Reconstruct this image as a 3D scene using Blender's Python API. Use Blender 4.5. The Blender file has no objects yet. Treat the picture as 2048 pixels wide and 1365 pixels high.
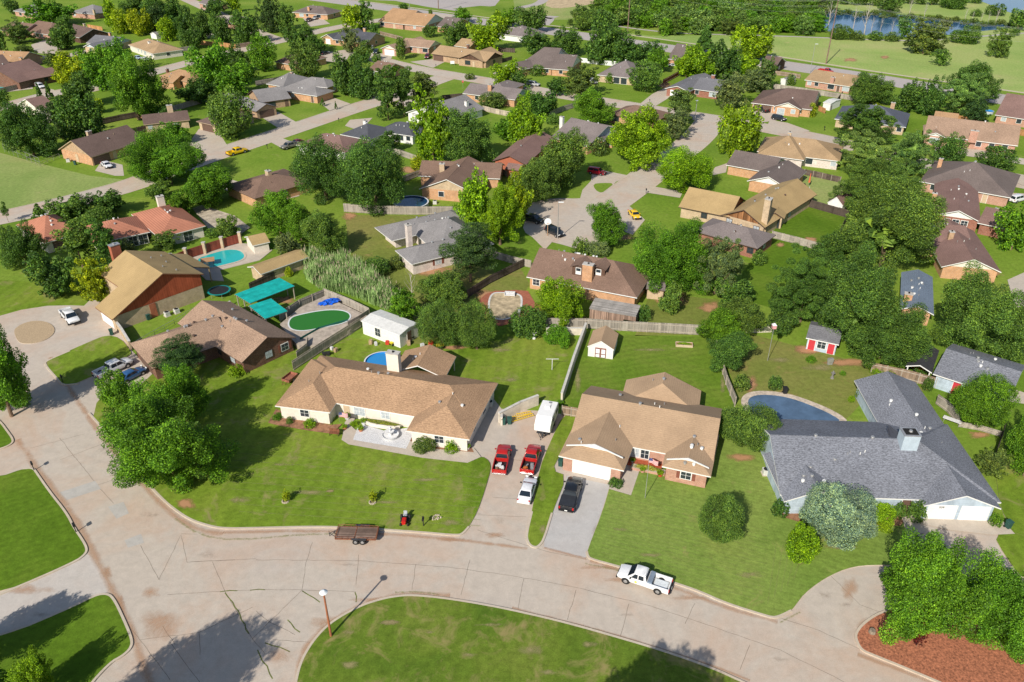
import bpy, bmesh, math, random
import numpy as np
from mathutils import Vector, Matrix
from mathutils.geometry import tessellate_polygon
R = math.radians
random.seed(7)
S = bpy.context.scene
COL = S.collection
# ---------------------------------------------------------------- camera
CAM_H, FPX, VH = 68.0, 1593.0, -950.0          # drone height, focal length and horizon offset in photo pixels
TILT = math.atan2(-VH, FPX)
cd = bpy.data.cameras.new('camera'); cam = bpy.data.objects.new('camera', cd); COL.objects.link(cam)
cd.sensor_width = 36.0; cd.lens = FPX / 2048 * 36.0; cd.clip_start = 0.5; cd.clip_end = 4000
cam.location = (0, 0, CAM_H); cam.rotation_euler = (math.pi / 2 - TILT, 0, 0)
S.camera = cam
# ---------------------------------------------------------------- light
SUN_EL, SUN_AZ = R(36.0), R(28.8)               # shadows fall away from the camera, a little to the right
w = bpy.data.worlds.new("World"); S.world = w; w.use_nodes = True
nt = w.node_tree; nt.nodes.clear()
sky = nt.nodes.new('ShaderNodeTexSky'); sky.sky_type = 'NISHITA'; sky.sun_disc = False
sky.sun_elevation = SUN_EL; sky.sun_rotation = math.pi + SUN_AZ; sky.air_density = 1.0; sky.dust_density = 1.0
bg = nt.nodes.new('ShaderNodeBackground'); bg.inputs[1].default_value = 0.098
wo = nt.nodes.new('ShaderNodeOutputWorld')
nt.links.new(sky.outputs[0], bg.inputs[0]); nt.links.new(bg.outputs[0], wo.inputs[0])
sd = bpy.data.lights.new('sun', 'SUN'); sd.energy = 5.0; sd.angle = R(0.53); sd.color = (1.0, 0.93, 0.82)
sun = bpy.data.objects.new('sun', sd); COL.objects.link(sun)
tosun = Vector((-math.sin(SUN_AZ) * math.cos(SUN_EL), -math.cos(SUN_AZ) * math.cos(SUN_EL), math.sin(SUN_EL)))
sun.rotation_euler = tosun.to_track_quat('Z', 'Y').to_euler(); sun.location = (-60, -90, 120)
S.view_settings.view_transform = 'Standard'; S.view_settings.look = 'None'
S.view_settings.exposure = 0.14; S.view_settings.gamma = 1.0
try: S.view_settings.use_curve_mapping = False
except Exception: pass
S.cycles.max_bounces = 6; S.cycles.diffuse_bounces = 3; S.cycles.glossy_bounces = 2; S.cycles.transmission_bounces = 4
S.cycles.caustics_reflective = False; S.cycles.caustics_refractive = False

# ---------------------------------------------------------------- survey helpers (photo pixel -> point on a level plane)
ST, CT = math.sin(TILT), math.cos(TILT)
def P(px, py, z=0.0):
    dx = (px - 1024) / FPX; v = (py - 682.5) / FPX
    d = Vector((dx, CT - v * ST, -ST - v * CT)); s = (z - CAM_H) / d.z
    return Vector((d.x * s, d.y * s, z))
def proj(p):
    y, z = p.y, p.z - CAM_H
    depth = y * CT - z * ST; up = y * ST + z * CT
    return (1024 + FPX * p.x / depth, 682.5 - FPX * up / depth)
def ppm(py): return 0.859 / CAM_H * (py + 267.5)   # pixels per metre across the view on the ground

def text_mesh(name, body, size, mat, parent, loc, rot, ext=.008):
    cu = bpy.data.curves.new(name, 'FONT'); cu.body = body; cu.size = size; cu.extrude = ext; cu.align_x = 'CENTER'
    t = bpy.data.objects.new(name, cu); COL.objects.link(t); bpy.context.view_layer.update()
    me = bpy.data.meshes.new_from_object(t.evaluated_get(bpy.context.evaluated_depsgraph_get())); bpy.data.objects.remove(t); bpy.data.curves.remove(cu)
    me.materials.clear(); me.materials.append(mat); o = bpy.data.objects.new(name, me); COL.objects.link(o); o.parent = parent; o.location = loc; o.rotation_euler = rot; return o
# ---------------------------------------------------------------- tags
SEEN = {}
def tag(o, label=None, cat=None, group=None, kind=None):
    if label: o['label'] = label
    if cat: o['category'] = cat
    if group: o['group'] = group
    if kind: o['kind'] = kind
    return o
def empty(name, loc, rz=0, **k):
    o = bpy.data.objects.new(name, None); COL.objects.link(o); o.location = loc; o.rotation_euler = (0, 0, rz)
    o.empty_display_size = .3
    return tag(o, **k)
# ---------------------------------------------------------------- materials
MATS = {}
def newmat(name):
    m = bpy.data.materials.new(name); m.use_nodes = True; t = m.node_tree; t.nodes.clear()
    out = t.nodes.new('ShaderNodeOutputMaterial'); b = t.nodes.new('ShaderNodeBsdfPrincipled')
    t.links.new(b.outputs[0], out.inputs[0]); MATS[name] = m
    return m, t, b
def nz(t, scale, detail=3, rough=.6, vec=None, dist=0):
    n = t.nodes.new('ShaderNodeTexNoise'); n.inputs['Scale'].default_value = scale
    n.inputs['Detail'].default_value = detail; n.inputs['Roughness'].default_value = rough; n.inputs['Distortion'].default_value = dist
    if vec: t.links.new(vec, n.inputs['Vector'])
    return n.outputs[0]
def coord(t, scale=(1, 1, 1), rot=0, kind='Object'):
    c = t.nodes.new('ShaderNodeTexCoord'); m = t.nodes.new('ShaderNodeMapping')
    m.inputs['Scale'].default_value = scale; m.inputs['Rotation'].default_value = (0, 0, rot)
    t.links.new(c.outputs[kind], m.inputs[0]); return m.outputs[0]
def ramp(t, fac, stops):
    r = t.nodes.new('ShaderNodeValToRGB'); e = r.color_ramp.elements
    while len(e) > 1: e.remove(e[-1])
    e[0].position = stops[0][0]; e[0].color = (*stops[0][1], 1)
    for p, c in stops[1:]:
        x = e.new(p); x.color = (*c, 1)
    t.links.new(fac, r.inputs[0]); return r.outputs[0]
def mix(t, fac, a, b, mode='MIX'):
    m = t.nodes.new('ShaderNodeMixRGB'); m.blend_type = mode
    for i, v in ((0, fac), (1, a), (2, b)):
        if hasattr(v, 'links') or hasattr(v, 'is_linked'): t.links.new(v, m.inputs[i])
        elif i == 0: m.inputs[0].default_value = v
        else: m.inputs[i].default_value = (*v, 1)
    return m.outputs[0]
def bump(t, b, h, s=.3, d=.05):
    n = t.nodes.new('ShaderNodeBump'); n.inputs['Strength'].default_value = s; n.inputs['Distance'].default_value = d
    t.links.new(h, n.inputs['Height']); t.links.new(n.outputs[0], b.inputs['Normal'])
def M(name, c=None, rough=.75, var=.12, scale=2.0, metal=0, spec=.3, coat=0):
    if name in MATS: return MATS[name]
    m, t, b = newmat(name)
    b.inputs['Roughness'].default_value = rough; b.inputs['Metallic'].default_value = metal
    b.inputs['Specular IOR Level'].default_value = spec; b.inputs['Coat Weight'].default_value = coat
    v = coord(t); n = nz(t, scale, 5, .65, v)
    lo = tuple(x * (1 - var * 1.6) for x in c); hi = tuple(min(1, x * (1 + var * 1.6)) for x in c)
    t.links.new(ramp(t, n, [(.3, lo), (.7, hi)]), b.inputs['Base Color'])
    return m
def roofmat(name, c, accent=.35, rows=False, big=.12):
    if name in MATS: return MATS[name]
    m, t, b = newmat(name); b.inputs['Roughness'].default_value = .9; b.inputs['Specular IOR Level'].default_value = .15
    v1 = coord(t, (2.2, 5.0, 9.0)); v2 = coord(t)
    n1 = nz(t, 1.6, 4, .7, v1); n2 = nz(t, .22, 4, .6, v2); n3 = nz(t, 9, 2, .6, v1)
    lo = tuple(x * (1 - accent) for x in c); hi = tuple(min(1, x * (1 + accent)) for x in c)
    c1 = ramp(t, n1, [(.32, lo), (.5, c), (.68, hi)])
    c2 = mix(t, 1.0, c1, ramp(t, n2, [(.3, (1 - big,) * 3), (.7, (1 + big,) * 3)]), 'MULTIPLY')
    c3 = mix(t, 1.0, c2, ramp(t, n3, [(.35, (.9,) * 3), (.65, (1.1,) * 3)]), 'MULTIPLY')
    wv = t.nodes.new('ShaderNodeTexWave'); wv.wave_type = 'BANDS'; wv.bands_direction = 'Z'
    wv.inputs['Scale'].default_value = 1.9 if rows else 2.6; wv.inputs['Distortion'].default_value = .15 if rows else .6
    t.links.new(v2, wv.inputs['Vector'])
    k = .62 if rows else .9
    c4 = mix(t, 1.0, c3, ramp(t, wv.outputs[1], [(.0, (k,) * 3), (.35, (1, 1, 1))]), 'MULTIPLY')
    t.links.new(c4, b.inputs['Base Color']); bump(t, b, n1, .35, .03)
    return m
def brickmat(name, c1, c2, mortar):
    if name in MATS: return MATS[name]
    m, t, b = newmat(name); b.inputs['Roughness'].default_value = .9; b.inputs['Specular IOR Level'].default_value = .15
    c = t.nodes.new('ShaderNodeTexCoord'); s = t.nodes.new('ShaderNodeSeparateXYZ'); t.links.new(c.outputs['Object'], s.inputs[0])
    a = t.nodes.new('ShaderNodeMath'); a.operation = 'ADD'; t.links.new(s.outputs[0], a.inputs[0]); t.links.new(s.outputs[1], a.inputs[1])
    cb = t.nodes.new('ShaderNodeCombineXYZ'); t.links.new(a.outputs[0], cb.inputs[0]); t.links.new(s.outputs[2], cb.inputs[1])
    br = t.nodes.new('ShaderNodeTexBrick'); t.links.new(cb.outputs[0], br.inputs['Vector'])
    br.inputs['Color1'].default_value = (*c1, 1); br.inputs['Color2'].default_value = (*c2, 1); br.inputs['Mortar'].default_value = (*mortar, 1)
    br.inputs['Scale'].default_value = 1.0; br.inputs['Brick Width'].default_value = .24; br.inputs['Row Height'].default_value = .09
    br.inputs['Mortar Size'].default_value = .008
    n = nz(t, 1.1, 5, .7, coord(t))
    t.links.new(mix(t, 1.0, br.outputs[0], ramp(t, n, [(.3, (.78,) * 3), (.7, (1.2,) * 3)]), 'MULTIPLY'), b.inputs['Base Color'])
    return m
def plankmat(name, c, width=.14, var=.3, axis='xy', gap=.45):
    """vertical boards, the joint following the horizontal run of the wall"""
    if name in MATS: return MATS[name]
    m, t, b = newmat(name); b.inputs['Roughness'].default_value = .9; b.inputs['Specular IOR Level'].default_value = .15
    tc = t.nodes.new('ShaderNodeTexCoord'); s = t.nodes.new('ShaderNodeSeparateXYZ'); t.links.new(tc.outputs['Object'], s.inputs[0])
    a = t.nodes.new('ShaderNodeMath'); a.operation = 'ADD'; t.links.new(s.outputs[0], a.inputs[0]); t.links.new(s.outputs[1], a.inputs[1])
    d = t.nodes.new('ShaderNodeMath'); d.operation = 'DIVIDE'; t.links.new(a.outputs[0] if axis == 'xy' else s.outputs[{'x': 0, 'y': 1, 'z': 2}[axis]], d.inputs[0]); d.inputs[1].default_value = width
    fl = t.nodes.new('ShaderNodeMath'); fl.operation = 'FLOOR'; t.links.new(d.outputs[0], fl.inputs[0])
    fr = t.nodes.new('ShaderNodeMath'); fr.operation = 'FRACT'; t.links.new(d.outputs[0], fr.inputs[0])
    wn = t.nodes.new('ShaderNodeTexWhiteNoise'); wn.noise_dimensions = '1D'; t.links.new(fl.outputs[0], wn.inputs['W'])
    lo = tuple(x * (1 - var) for x in c); hi = tuple(min(1, x * (1 + var)) for x in c)
    c1 = ramp(t, wn.outputs[0], [(0, lo), (1, hi)])
    c2 = mix(t, 1.0, c1, ramp(t, fr.outputs[0], [(0, (gap,) * 3), (.1, (1, 1, 1))]), 'MULTIPLY')
    n = nz(t, .8, 5, .7, coord(t, (1, 1, .4)))
    t.links.new(mix(t, 1.0, c2, ramp(t, n, [(.3, (.7,) * 3), (.7, (1.25,) * 3)]), 'MULTIPLY'), b.inputs['Base Color'])
    return m
def glass(name, c, rough=.08):
    if name in MATS: return MATS[name]
    m, t, b = newmat(name); b.inputs['Base Color'].default_value = (*c, 1); b.inputs['Roughness'].default_value = rough
    b.inputs['Specular IOR Level'].default_value = .6
    return m
def paint(name, c, rough=.28):
    if name in MATS: return MATS[name]
    m, t, b = newmat(name); b.inputs['Roughness'].default_value = rough; b.inputs['Coat Weight'].default_value = .6
    b.inputs['Coat Roughness'].default_value = .12
    n = nz(t, 3.0, 4, .7, coord(t))
    t.links.new(ramp(t, n, [(.3, tuple(x * .88 for x in c)), (.7, tuple(min(1, x * 1.06) for x in c))]), b.inputs['Base Color'])
    return m
def grassmat(name, stops, scale=.06, stripes=None, dry=.0, dryc=(.30, .27, .10), fine=.25):
    m, t, b = newmat(name); b.inputs['Roughness'].default_value = .95; b.inputs['Specular IOR Level'].default_value = .1
    v = coord(t)
    n1 = nz(t, scale, 6, .62, v, .4); n2 = nz(t, 1.3, 5, .75, v); n3 = nz(t, 7, 3, .8, v); n4 = nz(t, .28, 5, .7, v, .8)
    c = ramp(t, n1, stops)
    c = mix(t, 1.0, c, ramp(t, n2, [(.3, (1 - fine,) * 3), (.7, (1 + fine,) * 3)]), 'MULTIPLY')
    c = mix(t, 1.0, c, ramp(t, n3, [(.3, (.8,) * 3), (.7, (1.2,) * 3)]), 'MULTIPLY')
    if dry > 0:
        c = mix(t, ramp(t, n4, [(.70 - dry * .35, (0, 0, 0)), (.84 - dry * .3, (.8, .8, .8))]), c, dryc)
    if stripes:
        ang, wd, k = stripes
        wv = t.nodes.new('ShaderNodeTexWave'); wv.bands_direction = 'X'; wv.inputs['Scale'].default_value = .314 / wd
        wv.inputs['Distortion'].default_value = 1.2; wv.inputs['Detail'].default_value = 2; wv.inputs['Detail Scale'].default_value = .3
        t.links.new(coord(t, rot=ang), wv.inputs['Vector'])
        c = mix(t, 1.0, c, ramp(t, wv.outputs[1], [(.2, (1 - k,) * 3), (.8, (1 + k,) * 3)]), 'MULTIPLY')
    t.links.new(c, b.inputs['Base Color']); bump(t, b, n3, .5, .04)
    return m
# ---------------------------------------------------------------- mesh builder
class MB:
    def __init__(s): s.v = []; s.f = []; s.m = []
    def face(s, pts, mi=0):
        i = len(s.v); s.v += [tuple(p) for p in pts]; s.f.append(tuple(range(i, i + len(pts)))); s.m.append(mi)
    def box(s, c, d, rz=0, mi=0, taper=1.0):
        cx, cy, cz = c; hx, hy, hz = d[0] / 2, d[1] / 2, d[2] / 2; ca, sa = math.cos(rz), math.sin(rz); i = len(s.v)
        for z, k in ((-hz, 1), (hz, taper)):
            for x, y in ((-hx, -hy), (hx, -hy), (hx, hy), (-hx, hy)):
                x *= k; y *= k; s.v.append((cx + x * ca - y * sa, cy + x * sa + y * ca, cz + z))
        for f in ((3, 2, 1, 0), (4, 5, 6, 7), (0, 1, 5, 4), (1, 2, 6, 5), (2, 3, 7, 6), (3, 0, 4, 7)):
            s.f.append(tuple(i + k for k in f)); s.m.append(mi)
    def cyl(s, p0, p1, r0, r1=None, n=8, mi=0, caps=True):
        r1 = r0 if r1 is None else r1; p0 = Vector(p0); p1 = Vector(p1); d = (p1 - p0).normalized()
        a = d.orthogonal().normalized(); b = d.cross(a); i = len(s.v)
        for p, r in ((p0, r0), (p1, r1)):
            for k in range(n):
                t = 2 * math.pi * k / n; s.v.append(tuple(p + a * (r * math.cos(t)) + b * (r * math.sin(t))))
        for k in range(n):
            s.f.append((i + k, i + (k + 1) % n, i + n + (k + 1) % n, i + n + k)); s.m.append(mi)
        if caps:
            s.f.append(tuple(i + n - 1 - k for k in range(n))); s.m.append(mi)
            s.f.append(tuple(i + n + k for k in range(n))); s.m.append(mi)
    def tube(s, pts, r, n=6, mi=0):
        for a, b in zip(pts, pts[1:]): s.cyl(a, b, r, r, n, mi)
    def slab(s, pts, z0, z1, mi=0, side=None):
        """polygon (list of 2-D points) extruded from z0 to z1; works for concave outlines"""
        side = mi if side is None else side
        ar = sum(a[0] * b[1] - b[0] * a[1] for a, b in zip(pts, pts[1:] + pts[:1]))
        if ar < 0: pts = pts[::-1]
        n = len(pts); i = len(s.v)
        s.v += [(p[0], p[1], z1) for p in pts]
        tri = tessellate_polygon([[Vector((p[0], p[1], 0)) for p in pts]])
        for a, b, c in tri:
            pa, pb, pc = pts[a], pts[b], pts[c]
            if (pb[0] - pa[0]) * (pc[1] - pa[1]) - (pb[1] - pa[1]) * (pc[0] - pa[0]) < 0: b, c = c, b
            s.f.append((i + a, i + b, i + c)); s.m.append(mi)
        if z0 is not None:
            s.v += [(p[0], p[1], z0) for p in pts]
            for k in range(n):
                j = (k + 1) % n; s.f.append((i + n + k, i + n + j, i + j, i + k)); s.m.append(side)
    def loft(s, rings, mi=0, cap=True):
        i = len(s.v); n = len(rings[0])
        for r in rings: s.v += [tuple(p) for p in r]
        for a in range(len(rings) - 1):
            for k in range(n):
                j = (k + 1) % n; s.f.append((i + a * n + k, i + a * n + j, i + (a + 1) * n + j, i + (a + 1) * n + k)); s.m.append(mi)
        if cap:
            s.f.append(tuple(i + k for k in range(n))[::-1]); s.m.append(mi)
            e = i + (len(rings) - 1) * n; s.f.append(tuple(e + k for k in range(n))); s.m.append(mi)
    def build(s, name, mats, parent=None, smooth=False, fix=True, bevel=0):
        me = bpy.data.meshes.new(name); me.from_pydata(s.v, [], s.f)
        for m in (mats if isinstance(mats, (list, tuple)) else [mats]): me.materials.append(m)
        me.polygons.foreach_set('material_index', s.m)
        if fix or bevel:
            bm = bmesh.new(); bm.from_mesh(me)
            if smooth or bevel: bmesh.ops.remove_doubles(bm, verts=bm.verts, dist=1e-4)
            if bevel:
                es = [e for e in bm.edges if len(e.link_faces) == 2 and e.calc_face_angle(0) > .5]
                bmesh.ops.bevel(bm, geom=es, offset=bevel, segments=2, affect='EDGES', clamp_overlap=True)
            bmesh.ops.recalc_face_normals(bm, faces=bm.faces); bm.to_mesh(me); bm.free()
        if smooth:
            me.polygons.foreach_set('use_smooth', [True] * len(me.polygons))
            try: me.set_sharp_from_angle(angle=R(38))
            except Exception: pass
        me.update()
        o = bpy.data.objects.new(name, me); COL.objects.link(o)
        if parent: o.parent = parent
        return o
def chaikin(pts, n=1, closed=True):
    for _ in range(n):
        q = []; L = len(pts)
        if not closed: q.append(pts[0])
        for i in range(L if closed else L - 1):
            a, b = pts[i], pts[(i + 1) % L]
            q.append((a[0] * .75 + b[0] * .25, a[1] * .75 + b[1] * .25)); q.append((a[0] * .25 + b[0] * .75, a[1] * .25 + b[1] * .75))
        if not closed: q.append(pts[-1])
        pts = q
    return pts
def px(s):
    v = [float(x) for x in s.replace(',', ' ').split()]
    return list(zip(v[::2], v[1::2]))
def gp(pts, z=0): return [tuple(P(x, y, z)[:2]) for x, y in pts]
def sheet(name, s, z, mat, sm=0, base=None, kind='structure', side=None):
    pts = chaikin(gp(px(s), z), sm) if sm else gp(px(s), z)
    m = MB(); m.slab(pts, base, z, 0, 0 if side is None else 1)
    o = m.build(name, [mat] if side is None else [mat, side], fix=False); tag(o, kind=kind); return o
def offset(pts, d, closed=False):
    out = []; n = len(pts)
    for i, p in enumerate(pts):
        a = pts[(i - 1) % n] if closed or i > 0 else None; b = pts[(i + 1) % n] if closed or i < n - 1 else None
        t = Vector((0, 0))
        if a is not None: t += (Vector(p) - Vector(a)).normalized()
        if b is not None: t += (Vector(b) - Vector(p)).normalized()
        t = t.normalized() if t.length > 1e-6 else Vector((1, 0)); out.append((p[0] - t.y * d, p[1] + t.x * d))
    return out
def strip(name, pts, wd, z, mat, base=None, kind='structure', closed=False, sm=2):
    pts = chaikin(pts, sm, closed) if sm else pts
    a = offset(pts, wd / 2, closed); b = offset(pts, -wd / 2, closed); m = MB(); n = len(pts)
    for i in range(n if closed else n - 1):
        j = (i + 1) % n
        m.face([(*b[i], z), (*b[j], z), (*a[j], z), (*a[i], z)])
        if base is not None:
            m.face([(*b[i], base), (*b[j], base), (*b[j], z), (*b[i], z)]); m.face([(*a[j], base), (*a[i], base), (*a[i], z), (*a[j], z)])
    o = m.build(name, mat, fix=False); tag(o, kind=kind) if kind else None; return o
# ---------------------------------------------------------------- palette
ROOF = dict(
    gry=roofmat('shingle_grey', (.225, .215, .215)), gr2=roofmat('shingle_cool_grey', (.165, .165, .18)), pur=roofmat('shingle_taupe', (.20, .17, .165)),
    chr=roofmat('shingle_charcoal', (.085, .09, .105)), dbl=roofmat('shingle_slate_blue', (.10, .11, .14)),
    brn=roofmat('shingle_brown', (.20, .13, .098)), dbr=roofmat('shingle_dark_brown', (.145, .10, .086)), rdb=roofmat('shingle_red_brown', (.215, .135, .118)),
    tau=roofmat('shingle_brown_grey', (.155, .125, .115)), tan=roofmat('shingle_tan', (.36, .25, .145)), or_=roofmat('shingle_orange_tan', (.38, .235, .13)),
    lbr=roofmat('shingle_light_brown', (.33, .225, .16), .42), whb=roofmat('shingle_warm_brown', (.375, .24, .145), .42), tnh=roofmat('shingle_sand', (.38, .265, .17), .16),
    yel=roofmat('shingle_yellow_tan', (.385, .275, .135), .16), blu=roofmat('shingle_blue_grey', (.185, .195, .225), .6), bl2=roofmat('shingle_blue', (.15, .19, .25), .4),
    ter=roofmat('terracotta_tiles', (.43, .185, .12), .14, True), wht=M('white_roof_metal', (.62, .62, .60), .5, .08), blk=M('black_roof', (.04, .04, .045), .85, .15),
    wod=plankmat('grey_roof_boards', (.27, .25, .235), .22, .25))
WALL = dict(
    pnk=brickmat('brick_pink', (.46, .24, .17), (.40, .19, .13), (.45, .38, .32)), red=brickmat('brick_red', (.30, .10, .06), (.24, .08, .05), (.35, .28, .24)),
    org=brickmat('brick_orange', (.52, .27, .13), (.46, .23, .11), (.5, .42, .33)), tan=brickmat('brick_tan', (.42, .27, .15), (.35, .22, .13), (.45, .38, .3)),
    dbk=brickmat('brick_dark', (.20, .085, .05), (.11, .05, .035), (.26, .2, .16)), bei=brickmat('brick_beige', (.50, .37, .23), (.43, .31, .19), (.5, .44, .36)),
    wbr=brickmat('brick_whitewashed', (.62, .53, .48), (.5, .42, .38), (.7, .66, .62)), wht=M('siding_white', (.70, .69, .66), .7, .06), crm=M('stucco_cream', (.68, .62, .54), .8, .06),
    blu=plankmat('siding_pale_blue', (.40, .48, .56), .3, .06, 'z', .7), brn=plankmat('siding_brown', (.12, .07, .05), .2, .2), rsd=plankmat('siding_rust_red', (.30, .075, .035), .36, .1, gap=.35),
    rdw=M('stucco_red_brown', (.37, .12, .065), .8, .1), gry=M('siding_grey', (.35, .34, .33), .8, .08), wod=plankmat('siding_weathered', (.27, .185, .14), .16, .45), dwd=plankmat('siding_knotty', (.26, .125, .055), .22, .6))
TRIM = dict(w=M('trim_white', (.72, .72, .70), .6, .05), b=M('trim_brown', (.10, .065, .05), .7, .1), t=M('trim_tan', (.42, .32, .22), .7, .1), g=M('trim_grey', (.34, .34, .34), .6, .1), r=M('trim_rust', (.28, .10, .05), .7, .1))
GLS = glass('window_glass', (.03, .04, .05)); CURT = M('window_curtained', (.38, .42, .45), .35, .25, 3)
DOORM = dict(w=M('door_white', (.74, .74, .73), .5, .04), b=M('door_brown', (.13, .08, .06), .6, .1), t=M('door_tan', (.5, .38, .26), .6, .08), r=M('door_red', (.50, .045, .06), .5, .05), n=M('door_wood', (.42, .25, .11), .6, .1))
CAPM = M('chimney_cap_concrete', (.45, .43, .4), .8, .1); DARK = M('soot_black', (.015, .015, .015), .9, .1); METAL = M('galvanised_metal', (.5, .5, .5), .4, .1, metal=.6)
CONC = None
def concrete(name, c, stain=.5, rust=(.50, .27, .15), wet=1.0):
    m, t, b = newmat(name); b.inputs['Roughness'].default_value = .88; b.inputs['Specular IOR Level'].default_value = .2
    v = coord(t); n1 = nz(t, .09, 6, .65, v, .6); n2 = nz(t, .9, 6, .75, v, .3); n3 = nz(t, 9, 3, .7, v); n4 = nz(t, .035, 5, .7, v, .3)
    col = ramp(t, n2, [(.25, tuple(x * .84 for x in c)), (.75, tuple(min(1, x * 1.1) for x in c))])
    col = mix(t, ramp(t, n1, [(.46, (0, 0, 0)), (.78, (stain,) * 3)]), col, rust)
    col = mix(t, ramp(t, n4, [(.5, (0, 0, 0)), (.7, (.3,) * 3)]), col, (.40, .37, .36))
    col = mix(t, 1.0, col, ramp(t, n3, [(.35, (.92,) * 3), (.65, (1.06,) * 3)]), 'MULTIPLY')
    t.links.new(col, b.inputs['Base Color']); bump(t, b, n3, .2, .01); return m
CR = concrete('road_concrete', (.49, .43, .365), .55)
CD = concrete('drive_concrete', (.49, .43, .36), .25)
CG = concrete('grey_driveway', (.46, .445, .43), .1)
CP = concrete('patch_concrete', (.44, .42, .39), .05)
KERB = concrete('kerb_concrete', (.52, .45, .36), .25)
ASP = concrete('highway_concrete', (.42, .385, .37), .1)
JOINT = M('joint_tar', (.17, .14, .11), .9, .45, 1.2); WEED = M('joint_weeds', (.13, .15, .04), .9, .4, 3)
G_BASE = grassmat('grass_ground', [(.25, (.095, .175, .015)), (.45, (.14, .23, .024)), (.6, (.185, .265, .036)), (.78, (.24, .275, .06))], .035, None, .25, (.30, .25, .11))
G_LAWN = grassmat('grass_front_lawn', [(.3, (.10, .175, .013)), (.5, (.15, .225, .022)), (.7, (.205, .25, .037))], .07, (R(6), 2.2, .05), .45, (.27, .235, .10))
G_STRP = grassmat('grass_striped_lawn', [(.3, (.135, .215, .035)), (.5, (.18, .255, .05)), (.7, (.225, .27, .065))], .06, (R(-72), .55, .035), .3)
G_DARK = grassmat('grass_deep_green', [(.3, (.075, .145, .009)), (.5, (.095, .17, .013)), (.7, (.125, .19, .02))], .08, (R(60), 1.0, .03), 0)
G_ISLE = grassmat('grass_island', [(.3, (.075, .135, .014)), (.5, (.115, .175, .02)), (.7, (.165, .205, .035))], .09, (R(20), 1.6, .03), .55, (.29, .235, .10))
G_DRY = grassmat('grass_pale_field', [(.3, (.18, .265, .065)), (.5, (.25, .31, .095)), (.7, (.33, .325, .135))], .03, None, .2, (.38, .32, .17))
G_YARD = grassmat('grass_yard', [(.3, (.12, .165, .026)), (.5, (.175, .20, .045)), (.7, (.24, .215, .07))], .05, None, .3, (.33, .21, .10))
DIRT = M('red_dirt', (.42, .20, .10), .95, .25, .6); SAND = M('sand_patch', (.46, .36, .22), .95, .2, .4); SOIL = M('garden_soil', (.27, .14, .08), .95, .3, 1.5)
MULCH = M('red_mulch', (.34, .13, .07), .95, .4, 5); GRAVEL = M('tan_gravel', (.40, .30, .19), .95, .2, 8); WGRAV = M('white_gravel', (.56, .56, .57), .95, .25, 9)
BRKP = brickmat('paving_brick', (.36, .13, .08), (.30, .10, .06), (.3, .2, .15))
# leaves take the colour of the object they are on
def leafmat(name, transl=.24):
    m = bpy.data.materials.new(name); m.use_nodes = True; t = m.node_tree; t.nodes.clear(); MATS[name] = m
    out = t.nodes.new('ShaderNodeOutputMaterial'); b = t.nodes.new('ShaderNodeBsdfPrincipled'); tr = t.nodes.new('ShaderNodeBsdfTranslucent')
    oi = t.nodes.new('ShaderNodeObjectInfo'); g = t.nodes.new('ShaderNodeNewGeometry')
    n = nz(t, 2.2, 3, .6, coord(t)); ta = t.nodes.new('ShaderNodeAttribute'); ta.attribute_name = 'tint'
    c = mix(t, 1.0, oi.outputs['Color'], ramp(t, g.outputs['Random Per Island'], [(0, (.34, .42, .5)), (.5, (.95, 1, 1)), (1, (1.95, 1.7, 1.0))]), 'MULTIPLY')
    c = mix(t, 1.0, c, ramp(t, n, [(.35, (.75, .8, .8)), (.68, (1.28, 1.2, 1.05))]), 'MULTIPLY')
    c = mix(t, 1.0, c, ta.outputs['Fac'], 'MULTIPLY'); t.links.new(c, b.inputs['Base Color']); b.inputs['Roughness'].default_value = .55; b.inputs['Specular IOR Level'].default_value = .25
    c2 = mix(t, 1.0, c, (1.25, 1.3, .55), 'MULTIPLY'); t.links.new(c2, tr.inputs[0])
    mx = t.nodes.new('ShaderNodeMixShader'); mx.inputs[0].default_value = transl
    t.links.new(b.outputs[0], mx.inputs[1]); t.links.new(tr.outputs[0], mx.inputs[2]); t.links.new(mx.outputs[0], out.inputs[0]); return m
LEAF = leafmat('leaves'); BARK = M('bark', (.20, .135, .09), .95, .3, 4); DEADW = M('dead_wood', (.42, .38, .33), .9, .2, 3)

def siltmat(name, c, thr=.5, scale=.8, op=.85):
    m, t, b = newmat(name); b.inputs['Roughness'].default_value = .95; b.inputs['Base Color'].default_value = (*c, 1)
    n = nz(t, scale, 6, .75, coord(t), .5); uv = t.nodes.new('ShaderNodeUVMap'); s = t.nodes.new('ShaderNodeSeparateXYZ'); t.links.new(uv.outputs[0], s.inputs[0])
    a = t.nodes.new('ShaderNodeMath'); a.operation = 'MULTIPLY'; t.links.new(n, a.inputs[0]); t.links.new(s.outputs[1], a.inputs[1])
    f = ramp(t, a.outputs[0], [(thr * .55, (0, 0, 0)), (thr * 1.25, (op,) * 3)])
    tr = t.nodes.new('ShaderNodeBsdfTransparent'); mx = t.nodes.new('ShaderNodeMixShader'); t.links.new(f, mx.inputs[0]); t.links.new(tr.outputs[0], mx.inputs[1]); t.links.new(b.outputs[0], mx.inputs[2])
    out = [q for q in t.nodes if q.type == 'OUTPUT_MATERIAL'][0]; t.links.new(mx.outputs[0], out.inputs[0]); return m
SILT = siltmat('red_silt', (.50, .30, .18), .40, .4, .5); SILT2 = siltmat('dark_dirt', (.33, .27, .21), .62, 1.4, .4); CLIP = siltmat('grass_clippings', (.26, .28, .08), .62, 2.5, .9); MOW = siltmat('mown_line', (.30, .33, .10), .36, 1.2, .32); PALE = siltmat('dry_grass', (.33, .285, .13), .46, .9, .75)
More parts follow.
